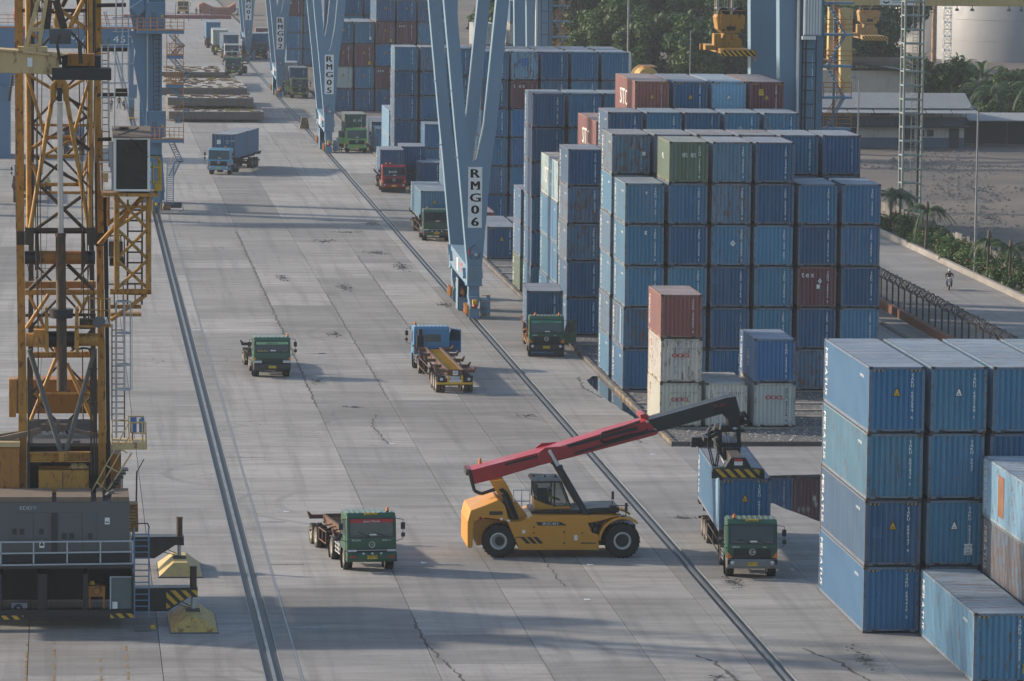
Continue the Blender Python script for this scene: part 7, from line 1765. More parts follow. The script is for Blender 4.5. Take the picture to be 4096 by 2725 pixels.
part('roof_litter', M['chassisdark'], lambda b: (b.ring((c0[0]+.45,207.8,c1[2]+.34),'z',[(0,.06),(.2,.05),(.22,0)],10), b.path([(c0[0]+.2,206.5,c1[2]+.12),(c0[0]+.8,207.4,c1[2]+.26),(c0[0]+1.1,208.1,c1[2]+.36)],.02,4)), rf_)
part('cab_wiper', BK, lambda b: b.path([(2.88,206.15,20.95),(3.22,206.15,20.64),(3.63,206.15,20.16)],.025,5))
part('operator_seat', M['dark'], lambda b: (b.box(c0[0]+.55,207.0,c0[2]+.1,c0[0]+1.0,207.6,c0[2]+.6), b.box(c0[0]+.5,207.5,c0[2]+.5,c0[0]+1.05,207.65,c0[2]+1.5)))
part('wind_deflector', M['lettergrey'], lambda b: b.path([(2.07,206.4,19.51),(2,206.4,20.09),(2,206.4,20.72),(2.09,206.4,20.84),(2.11,206.4,18.7)],.05,6))
part('cab_gallery', M['white'], lambda b: [b.tube(p, q, .032, 6) for p, q in (((1.59,206.6,19.8),(1.62,206.6,18.68)),((2.08,206.6,19.8),(2.11,206.6,18.69)),((1.62,206.6,18.68),(2.14,206.6,18.7)),((1.59,206.6,19.49),(2.08,206.6,19.5)),((1.52,206.6,19.91),(2.07,206.6,19.91)))]); part('gallery_box', M['cream'], lambda b: b.box((1.72,206.8,19.03)[0],206.8,(1.72,206.8,19.03)[2],(1.93,206.8,19.42)[0],207.2,(1.93,206.8,19.42)[2]))
part('cab_gallery', M['warn'], lambda b: [b.tube(p, q, .035, 6) for p, q in (((3.76,206.8,20.13),(4.05,206.8,20.15)),((4.05,206.8,20.15),(4.21,207.6,19.85)),((3.87,206.8,19.9),(3.87,206.8,19.01)),((4.21,207.6,19.85),(4.23,207.6,18.71)),((3.76,206.8,19.69),(4.2,207,19.67)),((3.77,206.8,19.04),(4.21,207,19.03)))]); part('gallery_tray', M['warn'], lambda b: b.box((3.92,206.8,18.68)[0],206.6,(3.92,206.8,18.68)[2],(4.23,206.8,18.97)[0],208,(4.23,206.8,18.98)[2])); part('gallery_post', M['warn'], lambda b: b.beam((4.14,207.6,20.02),(4.16,207.6,18.71),.14,.1))
part('ladder_platform', Y_, lambda b: (b.box((2.06,208,13.09)[0],207.8,(2.06,208,13.09)[2],(3.39,208,13.21)[0],209,(3.39,208,13.21)[2]), b.box((2.06,208.4,13.39)[0],208.3,(2.06,208.4,13.38)[2],(3.4,208.4,13.54)[0],208.5,(3.4,208.4,13.55)[2])))
part('platform_rail', DK, lambda b: [b.tube(p, q, .03, 5) for p, q in (((1.98,208.4,14.45),(3.44,208.4,14.46)),((2.61,208.4,14.45),(2.61,208.4,13.55)),((3.13,208.4,14.46),(3.13,208.4,13.55)),((2.22,208.4,14.45),(2.22,208.4,13.55)),((1.98,208.4,16.57),(2.71,208.4,16.59)),((2.5,208.4,16.57),(2.5,208.4,16.23)),((2.65,208.4,16.49),(2.66,208.4,15.28)),((2.56,208.4,16.33),(2.56,208.4,15.28)))])
part('machine_box', M['grey'], lambda b: b.box((1.97,208.6,15.67)[0],208.4,(1.97,208.6,15.67)[2],(2.55,208.6,16.32)[0],209.4,(2.55,208.6,16.33)[2])); part('machine_box', M['dark'], lambda b: b.box((2.01,208.6,15.26)[0],208.4,(2.01,208.6,15.25)[2],(2.69,208.6,15.58)[0],209.4,(2.69,208.6,15.59)[2]))
part('winch_platform', Y_, lambda b: [b.tube(p, q, .03, 5) for p, q in (((0.91,206.2,14.04),(2.04,206.2,14.01)),((0.91,206.2,14.04),(0.72,206.2,13.39)),((1.11,206.2,14.03),(1.1,206.2,12.92)),((1.63,206.2,14.02),(1.61,206.2,12.92)),((2.01,206.2,14.01),(2,206.2,12.82)),((0.83,206.2,13.55),(1.99,206.2,13.5)))]+[b.box((0.72,206.2,12.77)[0],206.1,(0.72,206.2,12.77)[2],(2.06,206.2,12.86)[0],207,(2.06,206.2,12.87)[2])])
part('floodlight', M['grey'], lambda b: (b.tube((1.51,206,13.02),(1.52,205.9,13.03),.25,18), b.tube((1.53,206.1,13.06),(1.61,206.4,13.03),.2,14)))
part('alarm_horn', M['lettergrey'], lambda b: b.ring((1.86,206,12.94),'z',[(.10,0),(.05,.2),(.03,.3),(0,.3)],10))
# access stair and landing
part('landing', M['cream'], lambda b: (b.box((2.11,206.8,7.36)[0],206.7,(2.11,206.8,7.36)[2],(3.63,206.8,7.65)[0],206.9,(3.63,206.8,7.68)[2]), b.box((2.13,207.2,7.63)[0],206.9,(2.13,207.2,7.53)[2],(3.62,207.2,7.82)[0],208.6,(3.62,207.2,7.65)[2])))
part('landing_rail', M['cream'], lambda b: [b.tube(p, q, .04, 6) for p, q in (((2.83,207,8.79),(3.51,207,8.79)),((2.88,206.8,8.53),(3.58,206.8,8.55)),((3.58,206.8,8.55),(3.62,206.8,7.38)),((2.99,206.8,8.53),(3.02,206.8,7.38)),((2.82,207,8.79),(2.88,207,7.36)),((3.44,206.8,8.53),(3.46,206.8,7.38)),((2.13,206.8,8.63),(2.88,206.8,8.63)),((3.03,206.8,8.08),(3.58,206.8,8.08)),((2.12,206.8,8.63),(2.12,206.8,7.58)))])
part('electric_box', paint('electric_box_blue', (.045,.13,.30), .5), lambda b: b.box((2.91,206.9,8.09)[0],206.8,(2.91,206.9,8.09)[2],(3.19,206.9,8.74)[0],207.05,(3.19,206.9,8.75)[2])); part('gas_bottle', M['sts'], lambda b: (b.tube((3.42,206.9,8.05),(3.42,206.9,8.72),.115,12), b.tube((3.42,206.9,8.72),(3.42,206.9,8.77),.115,12,.06)))
part('stair_stringer', M['cream'], lambda b: (b.beam((1.14,206.5,5.37),(2.87,206.5,8.59),.05,.05), b.beam((1.43,206.3,5.4),(2.85,206.3,7.98),.05,.05), b.beam((1.84,206.5,5.46),(2.98,206.5,7.25),.22,.06), b.beam((1.48,206.4,5.96),(1.94,206.4,5.6),.09,.05), b.beam((1.89,206.4,6.7),(2.37,206.4,6.43),.09,.05), b.beam((2.34,206.4,7.51),(2.78,206.4,7.26),.09,.05)))
part('stair_tread', M['grey'], lambda b: [b.box((1.14,206.8,5.33)[0]+.35+i*.105,206.6,4.95+i*.165,(1.14,206.8,5.33)[0]+.75+i*.105,207.5,5.0+i*.165) for i in range(10)])
part('handrail_post', M['chassisdark'], lambda b: (b.beam((3.18,206.5,5.12),(3.2,206.5,6.44),.07,.05), b.beam((3.2,206.5,6.41),(3.51,206.5,6.97),.05,.04), b.beam((2.58,207.5,5.23),(2.57,207.5,6.15),.06,.05), b.beam((2.51,208,5.16),(2.5,208,7.18),.05,.05)))
# generator and chassis
g0, g1 = (-4.9,203.4,3.33), (2.85,203.4,5.54)
gen = part('generator_house', M['grey'], lambda b: b.box(g0[0],203.4,g0[2],g1[0],206.3,g1[2]), None, .03)
part('roof_board', M['timber'], lambda b: (b.box(-5,203.35,g1[2]+.002,(-0.47,203.4,5.62)[0],206.2,g1[2]+.20), b.box((-0.29,203.4,5.62)[0],203.35,g1[2]+.002,(1.2,203.4,5.62)[0],206.2,g1[2]+.20), b.box((1.43,203.4,5.61)[0],203.35,g1[2]+.002,(1.69,203.4,5.61)[0],206.2,g1[2]+.20), b.box((2.09,203.4,5.61)[0],203.35,g1[2]+.002,g1[0]-.03,206.2,g1[2]+.2)), gen)
part('exhaust', M['grey'], lambda b: b.path([(1.81,204.5,5.41),(1.87,204.5,5.6),(2.02,204.5,5.73),(2.2,204.5,5.79)],.13,10), gen)
for x0, x1, y0, y1 in ((75,271,211,425),(275,400,208,420),(480,667,206,520),(672,790,204,520),(95,270,430,525),(275,398,430,525)):
    pn = part('panel_door', paint('panel_grey', (.085,.09,.095), .5, dirt=.4) if x0 == 75 else bpy.data.materials['panel_grey'], lambda b: b.box((-2.69,203.4,6.16)[0]+x0*.00525,203.37,(-2.69,203.4,6.16)[2]-y1*.00525,(-2.69,203.4,6.16)[0]+x1*.00525,203.41,(-2.69,203.4,6.16)[2]-y0*.00525), gen, .01)
    if y0 < 300:
        part('louvre', M['dark'], lambda b: [b.box((-2.69,203.4,6.16)[0]+(x0+22+q)*.00525,203.35,(-2.69,203.4,6.16)[2]-(380+i*6.5+(0 if x0 < 450 else 45) if False else 345+i*7+(0 if x0 < 450 else 38))*.00525,(-2.69,203.4,6.16)[0]+(x0+62+q)*.00525,203.372,(-2.69,203.4,6.16)[2]-(341+i*7+(0 if x0 < 450 else 38))*.00525) for i in range(7) for q in ((0,62) if x1-x0 > 130 else (20,))], pn)
part('louvre_column', M['dark'], lambda b: b.box((-0.5,203.4,3.34)[0],203.375,(-0.5,203.4,3.34)[2],(-0.24,203.4,5.06)[0],203.42,(-0.24,203.4,5.06)[2]), gen)
part('generator_lettering', M['lettergrey'], lambda b: text(b, 'EDDY', ((-1.84,203.4,5.19)[0],203.385,(-1.84,203.4,5.19)[2]), (1,0,0), (0,0,1), .15, stretch=1.4), gen)
part('notice', M['letter'], lambda b: (b.box((1.79,203.4,4.55)[0],203.375,(1.79,203.4,4.55)[2],(2,203.4,4.84)[0],203.39,(2,203.4,4.84)[2]), b.box((-1.01,203.4,3.54)[0],203.36,(-1.01,203.4,3.54)[2],(-0.79,203.4,3.84)[0],203.369,(-0.79,203.4,3.84)[2])), gen)
part('notice_print', M['letterblack'], lambda b: (b.prism([((-0.99,203.4,3.64)[0],(-0.99,203.4,3.64)[2]),((-0.81,203.4,3.64)[0],(-0.81,203.4,3.64)[2]),((-0.9,203.4,3.81)[0],(-0.9,203.4,3.81)[2])],'y',203.352,203.359), b.box((1.82,203.4,4.62)[0],203.37,(1.82,203.4,4.62)[2],(1.96,203.4,4.65)[0],203.374,(1.96,203.4,4.67)[2])), gen)
part('deck_rail', M['lettergrey'], lambda b: [b.beam(p, q, .06, .06) for p, q in (((-4.89,203,3.83),(3.01,203,3.88)),((-4.89,203,3.33),(3.01,203,3.42)),((-2.65,203,2.8),(-2.65,203,3.83)),((-1.25,203,2.82),(-1.25,203,3.82)),((0.18,203,2.84),(0.18,203,3.86)),((1.6,203,2.86),(1.6,203,3.87)),((2.99,203,2.89),(2.98,203,3.88)),((-4.89,203,2.83),(3.04,203,2.91)))])
part('deck', M['dark'], lambda b: (b.box(-7.2,203.05,(-2.68,203.2,2.69)[2],(3.04,203.2,2.75)[0],215,(-2.68,203.2,2.87)[2]), b.box(-7.2,203.6,(-2.68,203.2,2.87)[2],(2.86,203.6,3.23)[0],206.4,(-2.69,203.6,3.32)[2])))
fr = part('carrier_frame', M['black'], lambda b: (b.box(-7.2,203.3,.52,(3.05,203.3,0.53)[0],203.9,.86), b.box(-7.2,206.5,.8,(2.64,206,0.1)[0],213.5,2.2), b.box((-1.08,203.4,2.41)[0],203.4,.86,(-0.68,203.4,2.41)[0],206.5,2.4), b.box((0.86,203.4,2.4)[0],203.4,.86,(1.07,203.4,2.4)[0],206.5,2.4), b.box(-7.2,206.4,.86,3,206.6,2.4), b.box((2.96,203.4,2.4)[0],203.4,.8,(3.05,203.4,2.4)[0],206.5,2.4), b.box(-2.71,203.4,.86,-2.6,206.5,2.4)))
part('stripe_panel', M['hazardb'], lambda b: (b.box((-2.63,203.2,0.46)[0],203.27,(-2.63,203.2,0.45)[2],(-1.68,203.2,0.62)[0],203.295,(-1.68,203.2,0.62)[2]), b.box((2.03,203.2,0.5)[0],203.27,(2.03,203.2,0.5)[2],(3.04,203.2,0.69)[0],203.295,(3.04,203.2,0.7)[2])))
pm = part('pump_unit', M['mhcorange'], lambda b: (b.box((1.09,203.8,1.37)[0],203.7,(1.09,203.8,1.37)[2],(1.81,203.8,1.82)[0],204.4,(1.81,203.8,1.82)[2]), b.box((1.11,203.8,0.65)[0],203.7,(1.11,203.8,0.62)[2],(1.2,203.8,1.37)[0],204.4,(1.2,203.8,1.37)[2]), b.box((1.72,203.8,0.64)[0],203.7,(1.72,203.8,0.62)[2],(1.8,203.8,1.37)[0],204.4,(1.8,203.8,1.37)[2]), b.box((1.2,203.8,0.62)[0],203.7,(1.2,203.8,0.62)[2],(1.72,203.8,0.73)[0],204.4,(1.72,203.8,0.73)[2])))
part('pump_dial', M['mhcdark'], lambda b: b.ring(((1.45,203.7,1.61)[0],203.69,(1.45,203.7,1.61)[2]),'y',[(.15,-.01),(.17,-.02),(.18,.01)],18), pm)
ac = part('air_conditioner', M['edge'], lambda b: b.box((-2.21,203.8,0.61)[0],203.8,(-2.21,203.8,0.62)[2],(-1.52,203.8,1.09)[0],204.2,(-1.52,203.8,1.09)[2]), None, .02)
part('fan', M['dark'], lambda b: b.ring(((-1.91,203.8,0.85)[0],203.79,(-1.91,203.8,0.85)[2]),'y',[(.05,-.01),(.19,-.01),(.2,.02)],20), ac); part('fan_hub', M['letter'], lambda b: b.ring(((-1.91,203.8,0.85)[0],203.775,(-1.91,203.8,0.85)[2]),'y',[(0,-.01),(.045,-.005),(.05,.01)],12), ac)
dr = part('cabin_door', M['glasslt'], lambda b: b.box((2.07,203.5,0.66)[0],203.5,(2.07,203.5,0.66)[2],(2.94,203.5,2.23)[0],203.55,(2.94,203.5,2.23)[2]))
part('door_frame', M['lettergrey'], lambda b: (b.box((2.01,203.4,0.67)[0],203.4,(2.01,203.4,0.67)[2],(2.07,203.4,2.28)[0],203.55,(2.07,203.4,2.28)[2]), b.box((2.07,203.4,2.24)[0],203.4,(2.07,203.4,2.24)[2],(2.96,203.4,2.28)[0],203.55,(2.96,203.4,2.28)[2])), dr)
part('notice', M['letter'], lambda b: b.box((2.12,203.4,0.88)[0],203.44,(2.12,203.4,0.88)[2],(2.34,203.4,1.18)[0],203.46,(2.34,203.4,1.18)[2]), dr)
lad = ladder('access_ladder', M['sts'], (3.07,203,0.53), (3.04,203,4.44), .62, .26, r=.035)
part('ladder_hoop', DK, lambda b: b.path([(2.99,203.4,3.9),(2.99,203.4,4.58),(3.62,203.4,4.59),(3.7,203.4,4.38)],.03,5)); part('ladder_foot', M['grey'], lambda b: b.box((3.02,202.8,0.37)[0],202.7,.02,(3.77,202.8,0.48)[0],203.3,.10))
part('rear_stair', Y_, lambda b: [b.box((2.89,208,4.82)[0],207.6,(2.89,208,4.82)[2]-.12*i*1.15,(3.27,208,4.82)[0],208.4,(2.89,208,4.87)[2]-.12*i*1.15) for i in range(9)]+[b.beam((3.25,208,3.73),(3.22,208,4.85),.1,.08), b.box((2.92,208,3.61)[0],207.6,(2.92,208,3.61)[2],(3.29,208,3.86)[0],208.4,(3.29,208,3.87)[2])])
# outriggers with jacks standing on yellow pads
for Y0, a in ((204.4, ((3.06,204.4,1.62),(5.81,204.4,1.63),(5.82,204.4,1.21),(5.47,204.4,1.24),(4.53,204.4,0.61),(3.07,204.4,0.6))), (220.0, ((3.03,220,1.6),(5.6,220,1.62),(5.61,220,1.2),(5.21,220,1.22),(4.24,220,0.6),(3.04,220,0.6)))):
    o = part('outrigger_beam', BK, lambda b: b.prism([(p[0],p[2]) for p in a],'y',Y0,Y0+.9), None, .02)
    if Y0 < 210: part('stripe_panel', M['hazardb'], lambda b: b.prism([(p[0],p[2]) for p in ((4.46,204.4,0.7),(4.46,204.4,1.51),(5.81,204.4,1.53),(5.81,204.4,1.24),(5.47,204.4,1.25))],'y',Y0-.012,Y0-.002), o)
    zt = (5.62,204.4,2.48)[2] if Y0 < 210 else (5.39,220,2.46)[2]; zb = (5.63,204.4,1.21)[2] if Y0 < 210 else (5.4,220,1.18)[2]; jx = (5.63,204.4,2.48)[0] if Y0 < 210 else (5.4,220,2.46)[0]
    part('jack', DK, lambda b: (b.tube((jx,Y0+.45,zb),(jx,Y0+.45,zt),.15,14), b.tube((jx,Y0+.45,zt-.05),(jx,Y0+.45,zt+.02),.165,14)), o)
    part('jack_rod', M['silver'], lambda b: b.tube((jx,Y0+.45,.62),(jx,Y0+.45,zb),.09,12), o)
    part('stay_wire', BK, lambda b: (b.tube((jx-.1,Y0+.45,.75),(jx-.8,Y0+.45,zb-.1),.018,4), b.tube((jx-.1,Y0+.45,.68),(jx-.9,Y0+.3,zb-.3),.018,4)), o)
def pad(label, x0, x1, y0, y1, mat):
    t = thing('jack_pad', label, 'jack pad', ((x0+x1)/2,(y0+y1)/2,0), 0, 'yellow outrigger pads of the harbour crane')
    cx, cy = (x0+x1)/2, (y0+y1)/2
    b = MB(); b._add([(x0,y0,.06),(x1,y0,.06),(x1,y1,.06),(x0,y1,.06),(cx-.32,y0+.55,.62),(cx+.32,y0+.55,.62),(cx+.32,y1-.55,.62),(cx-.32,y1-.55,.62)], [(0,3,2,1),(4,5,6,7),(0,1,5,4),(1,2,6,5),(2,3,7,6),(3,0,4,7)]); b.build('body', mat, t)
    b = MB(); b.box(x0-.06,y0-.06,.004,x1+.06,y1+.06,.06); b.build('base_plate', M['grey'], t)
    for s in (-1, 1):
        b = MB(); b.box(cx+s*.14-.02,y0-.0,.06,cx+s*.14+.02,y0+.5,.58) if False else b.box(cx-.3,cy-.4,.62,cx+.3,cy+.4,.66); 
    b.build('top_plate', M['chassisdark'], t)
    return t
padm = paint('pad_yellow', (.42,.33,.14), .6, var=.2, rust=.12, dirt=.5); padm2 = paint('pad_yellow_worn', (.40,.29,.09), .6, var=.25, rust=.42, dirt=.5)
pad('chipped yellow outrigger pad nearest the camera under the striped beam', 4.62, 6.60, 202.1, 207.0, padm2); pad('cleaner yellow outrigger pad behind the chipped one', 4.42, 6.39, 217.9, 222.4, padm)
hl = thing('safety_helmet', 'yellow safety helmet lying on the concrete near the crane ladder', 'helmet', (3.86,203.5,0))
b = MB(); b.ring((3.86,203.5,.0),'z',[(0,.17),(.09,.15),(.13,.06),(.135,.02),(.18,.0)],14); b.build('shell', M['warn'], hl)
h2 = thing('safety_helmet', 'yellow helmet perched on the orange pump unit', 'helmet', (1.24,203.9,1.92))
b = MB(); p = (1.24,203.9,1.84); b.ring((p[0],204.0,p[2]+.02),'z',[(0,.16),(.09,.14),(.13,.06),(.135,.02),(.18,.0)],14); b.build('shell', M['warn'], h2)
# hook block and lifting beam hanging in front of the tower
hk = thing('lifting_beam', 'cream lifting beam with black end block hanging before the crane tower', 'lifting beam', (-0.41,198,24.22))
CR = M['cream']
def hp(name, mat, fn, parent=None, bevel=0):
    b = MB(); fn(b); return b.build(name, mat, parent or hk, True, bevel)
hp('beam', CR, lambda b: b.prism([(p[0],p[2]) for p in ((-4.9,198,25.11),(-2.57,198,25.1),(-0.18,198,24.87),(-0.18,198,24.17),(-0.46,198,24.1),(-4.91,198,24.23))],'y',197.6,198.6), None, .03)
hp('beam_top', CR, lambda b: b.prism([(p[0],p[2]) for p in ((-4.9,198,25.13),(-2.59,198,25.14),(-0.23,198,24.97),(0.14,198,24.94),(-0.18,198,24.85),(-2.62,198,25.08),(-4.9,198,25.08))],'y',197.5,199.2))
hp('end_block', M['dark'], lambda b: (b.box((-0.48,197.4,23.91)[0],197.2,(-0.48,197.4,23.9)[2],(1.96,197.4,24.38)[0],198.0,(1.96,197.4,24.39)[2]), b.box((-0.07,198,24.31)[0],198,(-0.07,198,24.31)[2],(1.54,198,24.74)[0],198.8,(1.54,198,24.88)[2])), None, .03)
hp('yellow_box', M['mhcorange'], lambda b: b.box((0.16,197.9,24.46)[0],197.9,(0.16,197.9,24.46)[2],(1.28,197.9,24.93)[0],198.9,(1.28,197.9,24.94)[2]))
for p, q, w in (((-1.58,198,25.18),(-1.04,198,27.16),.22),((-1.03,198,25.18),(-0.72,198,27.16),.16),((-1.29,198,25.94),(-0.83,198,25.96),.17),((-1.55,198,25.26),(-0.99,198,25.23),.14)): hp('frame_strut', CR, lambda b: b.beam(p, q, w, .18))
hp('frame_strut', M['mhcdark'], lambda b: (b.beam((-0.69,198.2,25.96),(-0.6,198.2,27.16),.28,.3), b.beam((0.02,198.2,25.97),(-0.33,198.2,27.16),.22,.3), b.beam((-0.6,198.2,26.65),(-0.33,198.2,26.65),.1,.1)))
hp('foot', CR, lambda b: b.box((-1.88,198,25.06)[0],197.7,(-1.88,198,25.03)[2],(-0.67,198,25.19)[0],198.6,(-0.67,198,25.23)[2]))
hp('grey_box', M['grey'], lambda b: b.box((-0.6,197.9,25.36)[0],197.8,(-0.6,197.9,25.36)[2],(0.31,197.9,25.96)[0],198.8,(0.31,197.9,25.97)[2]), None, .02)
hp('hook_plate', M['chassisdark'], lambda b: (b.beam((-0.14,197.5,25.76),(-0.27,197.5,25.35),.13,.08), b.beam((-0.27,197.5,25.35),(-0.12,197.5,24.52),.12,.08), b.beam((0.41,197.5,25.81),(0.66,197.5,25.35),.28,.08), b.beam((0.66,197.5,25.35),(0.71,197.5,24.57),.16,.08)))
hp('label_plate', M['letter'], lambda b: b.box((-1.49,197.5,24.42)[0],197.57,(-1.49,197.5,24.42)[2],(-1.28,197.5,24.79)[0],197.59,(-1.28,197.5,24.79)[2]))
hp('suspension_rope', M['black'], lambda b: [b.tube((-0.69,198.2,27.07),(-0.7,198.2,31.29),.03,5), b.tube((-0.33,198.2,27.07),(-0.33,198.2,31.29),.03,5), b.tube((-0.05,198.2,27.25),(-0.06,198.2,31.3),.03,5)])

# ================================================================ QUAY CRANE (blue, left middle distance)
qc = thing('quay_crane', 'blue ship to shore crane leg with orange stairs behind the yellow crane', 'quay crane', (8.57,441,0))
SB = M['sts']
def qp(name, mat, fn, parent=None, bevel=0):
    b = MB(); fn(b); return b.build(name, mat, parent or qc, True, bevel)
qp('leg', SB, lambda b: (b.prism([(p[0],p[2]) for p in ((6.14,441,16.79),(9.03,441,16.81),(9.04,441,9.35),(9.05,441,5.32),(7.82,441,5.32),(7.5,441,8.2),(6.4,441,13.96),(6.6,441,14.89),(6.14,441,16.63))],'y',441,442.6)))
qp('leg_conduit', M['lettergrey'], lambda b: b.tube((7.69,440.8,16.86),(7.72,440.8,9.45),.075,8))
qp('leg_lower', SB, lambda b: (b.prism([(p[0],p[2]) for p in ((7.82,441,5.42),(9.1,441,5.43),(9.35,441,1.98),(8.05,441,1.97),(8.04,441,4.74))],'y',441,442.4)))
qp('portal_beam', SB, lambda b: (b.box(-24,441.2,15.2,(6.19,441,16.64)[0],443.0,17.05), b.box(-24,441.4,17.05,(7.46,441,19.72)[0],447,17.15)))
qp('beam_lettering', M['letter'], lambda b: [text(b, c, ((-5.83,441,15.78)[0]+u*.010331,441.17,(-1.44,441,15.78)[2]), (1,0,0), (0,0,1), .62, stretch=1.3) for c, u in zip('MAX45T', (615,722,830,1003,1070,1142))])
qp('upper_leg', SB, lambda b: (b.prism([(p[0],p[2]) for p in ((5.95,441,28.92),(7.53,441,28.94),(7.57,441,16.8),(6.44,441,16.79),(6.03,441,18.69))],'y',441.3,442.9), b.box((7.8,443,19.67)[0],442.9,17,(9.35,443,19.68)[0],444.5,34)))
qp('service_box', SB, lambda b: b.prism([(p[0],p[2]) for p in ((6.07,440.5,19.01),(7.15,440.5,19.74),(7.56,440.5,18.92),(6.84,440.5,18.2))],'y',440.2,441.2))
for a, c in (((7.5,440,17.2),(9.31,440,19.51)),((7.59,440,7.11),(9.39,440,9.51))):
    e = qp('lift_house', SB, lambda b: b.box(a[0],440,a[2],c[0],441.0,c[2]), None, .02)
    qp('lift_door', M['grey'], lambda b: (b.box(a[0]+.55,439.97,a[2]+.55,a[0]+.67,440.0,a[2]+1.45), b.box(a[0]+.80,439.97,a[2]+.55,a[0]+.92,440.0,a[2]+1.45)), e)
    qp('door_header', SB, lambda b: b.box(a[0]+.25,439.9,c[2]-.42,c[0]-.2,440.0,c[2]-.18), e)
    qp('lift_sign', M['warn'], lambda b: b.box(c[0]-.4,439.97,a[2]+.95,c[0]-.2,440.0,a[2]+1.2), e)
for yy, x0, x1 in ((268,1228,1645),(1240,1345,1645),(490,1495,1640),(750,1490,1640)):
    p, q = ((6.72,440,17)[0]+(x0-1228)/2.24*440/19057.7, (6.72,440,17)[2]-(yy-268)/2.24*440/19057.7), (6.72,440,17)[0]+(x1-1228)/2.24*440/19057.7
    pl = qp('platform', SB, lambda b: b.box(p[0],439.3,p[1]-.32,q,441.2,p[1]))
    qp('toe_board', M['orange'], lambda b: b.box(p[0],439.27,p[1],q,439.3,p[1]+.12), pl)
    qp('railing', M['orange'], lambda b: [b.tube((p[0],439.3,p[1]+z),(q,439.3,p[1]+z),.025,5) for z in (.4,.75,1.1)]+[b.tube((p[0]+(q-p[0])*i/7,439.3,p[1]),(p[0]+(q-p[0])*i/7,439.3,p[1]+1.1),.028,5) for i in range(8)], pl)
qp('beam_railing', M['orange'], lambda b: [b.tube((-24,441.2,17.15+z),((6.75,441,17.05)[0],441.2,17.15+z),.025,5) for z in (.4,.75,1.1)]+[b.tube((-24+i*.9,441.2,17.15),(-24+i*.9,441.2,18.3),.025,5) for i in range(34)]+[b.box(-24,441.15,17.05,(6.75,441,17.05)[0],441.2,17.2)])
# stair flights zigzag down the right side of the leg
fl = [((1500,300),(1590,400)),((1590,390),(1500,490)),((1500,505),(1620,640)),((1640,640),(1570,750)),((1500,765),(1630,900)),((1640,960),(1560,1085)),((1500,1260),(1580,1430)),((1560,1430),(1500,1560))]
U0 = (-5.81,440,19.65); k_ = 440/19057.7/2.24
for (xa, yyA), (xb, yyB) in fl:
    a = (U0[0]+xa*k_, U0[2]-yyA*k_); c = (U0[0]+xb*k_, U0[2]-yyB*k_)
    f = qp('stair_flight', SB, lambda b: (b.beam((a[0],439.6,a[1]),(c[0],439.6,c[1]),.04,.08), b.beam((a[0]+.5,440.3,a[1]),(c[0]+.5,440.3,c[1]),.04,.08), [b.box(a[0]+(c[0]-a[0])*i/8-.02,439.6,a[1]+(c[1]-a[1])*i/8-.02,a[0]+(c[0]-a[0])*i/8+.55,440.3,a[1]+(c[1]-a[1])*i/8+.02) for i in range(9)]))
    qp('handrail', M['orange'], lambda b: b.tube((a[0],439.6,a[1]+.95),(c[0],439.6,c[1]+.95),.03,5), f)
qp('stair_post', M['orange'], lambda b: [b.tube((10.93,439.5,15.8),(11.02,439.5,6.56),.04,6), b.tube((10.23,439.5,16.72),(10.28,439.5,12),.035,6), b.tube((9.44,439.5,16.72),(9.41,439.5,12),.035,6), b.tube((10.99,439.5,19.8),(11,439.5,17.14),.035,6)])
ld_ = MB(); a, c = (9.46,439.6,0.97), (9.51,439.6,4.84)
ld_.tube(a,c,.05,6); ld_.tube((a[0]+.62,a[1],a[2]),(c[0]+.62,c[1],c[2]),.05,6)
for i in range(22): zz = a[2]+(c[2]-a[2])*i/22; ld_.tube((a[0]+(c[0]-a[0])*i/22,a[1],zz),(a[0]+.62,a[1],zz),.03,5)
ld_.build('ladder', SB, qc)
qp('ladder_rail', M['mhcdark'], lambda b: [b.tube((8.2,440.7,16.76),(8.29,440.7,9.57),.035,5), b.tube((8.75,440.7,16.77),(8.77,440.7,9.57),.035,5)]+[b.tube((U0[0]+1375*k_,440.7,U0[2]-(300+i*42)*k_),(U0[0]+1425*k_,440.7,U0[2]-(300+i*42)*k_),.03,5) for i in range(17)])
bg = qp('bogie', SB, lambda b: (b.box(8.1,441.2,1.2,9.3,444,2.6), b.box(8.2,440.9,.35,9.1,442.2,1.3), b.box(8.35,440.6,1.0,8.95,440.9,2.2)))
for yy in (441.2, 442.2, 444.0, 445.0):
    k = MB(); k.ring((8.57,yy,.36),'x',[(.1,-.09),(.37,-.09),(.37,.09),(.1,.09)],16); k.build('wheel', M['dark'], bg)
qp('buffer', M['warn'], lambda b: (b.ring((8.57,440.55,.9),'y',[(0,-.1),(.14,-.08),(.16,.05)],12), b.box(8.15,440.7,.15,8.25,440.8,1.1), b.box(8.9,440.7,.15,9.0,440.8,1.1), b.box(8.15,440.7,1.05,9,440.8,1.12)), bg)
qp('drive_unit', M['mhcorange'], lambda b: (b.tube((9.2,441.4,.5),(9.9,441.4,.5),.2,10), b.box(9.3,442,.3,9.9,442.5,1.0)), bg)
qp('control_box', M['dark'], lambda b: (b.box(9.9,441.3,.5,10.9,441.9,1.0), b.path([(10.9,441.5,.9),(11.1,441.4,.3),(10.6,441.3,.1)],.03,5)), bg)
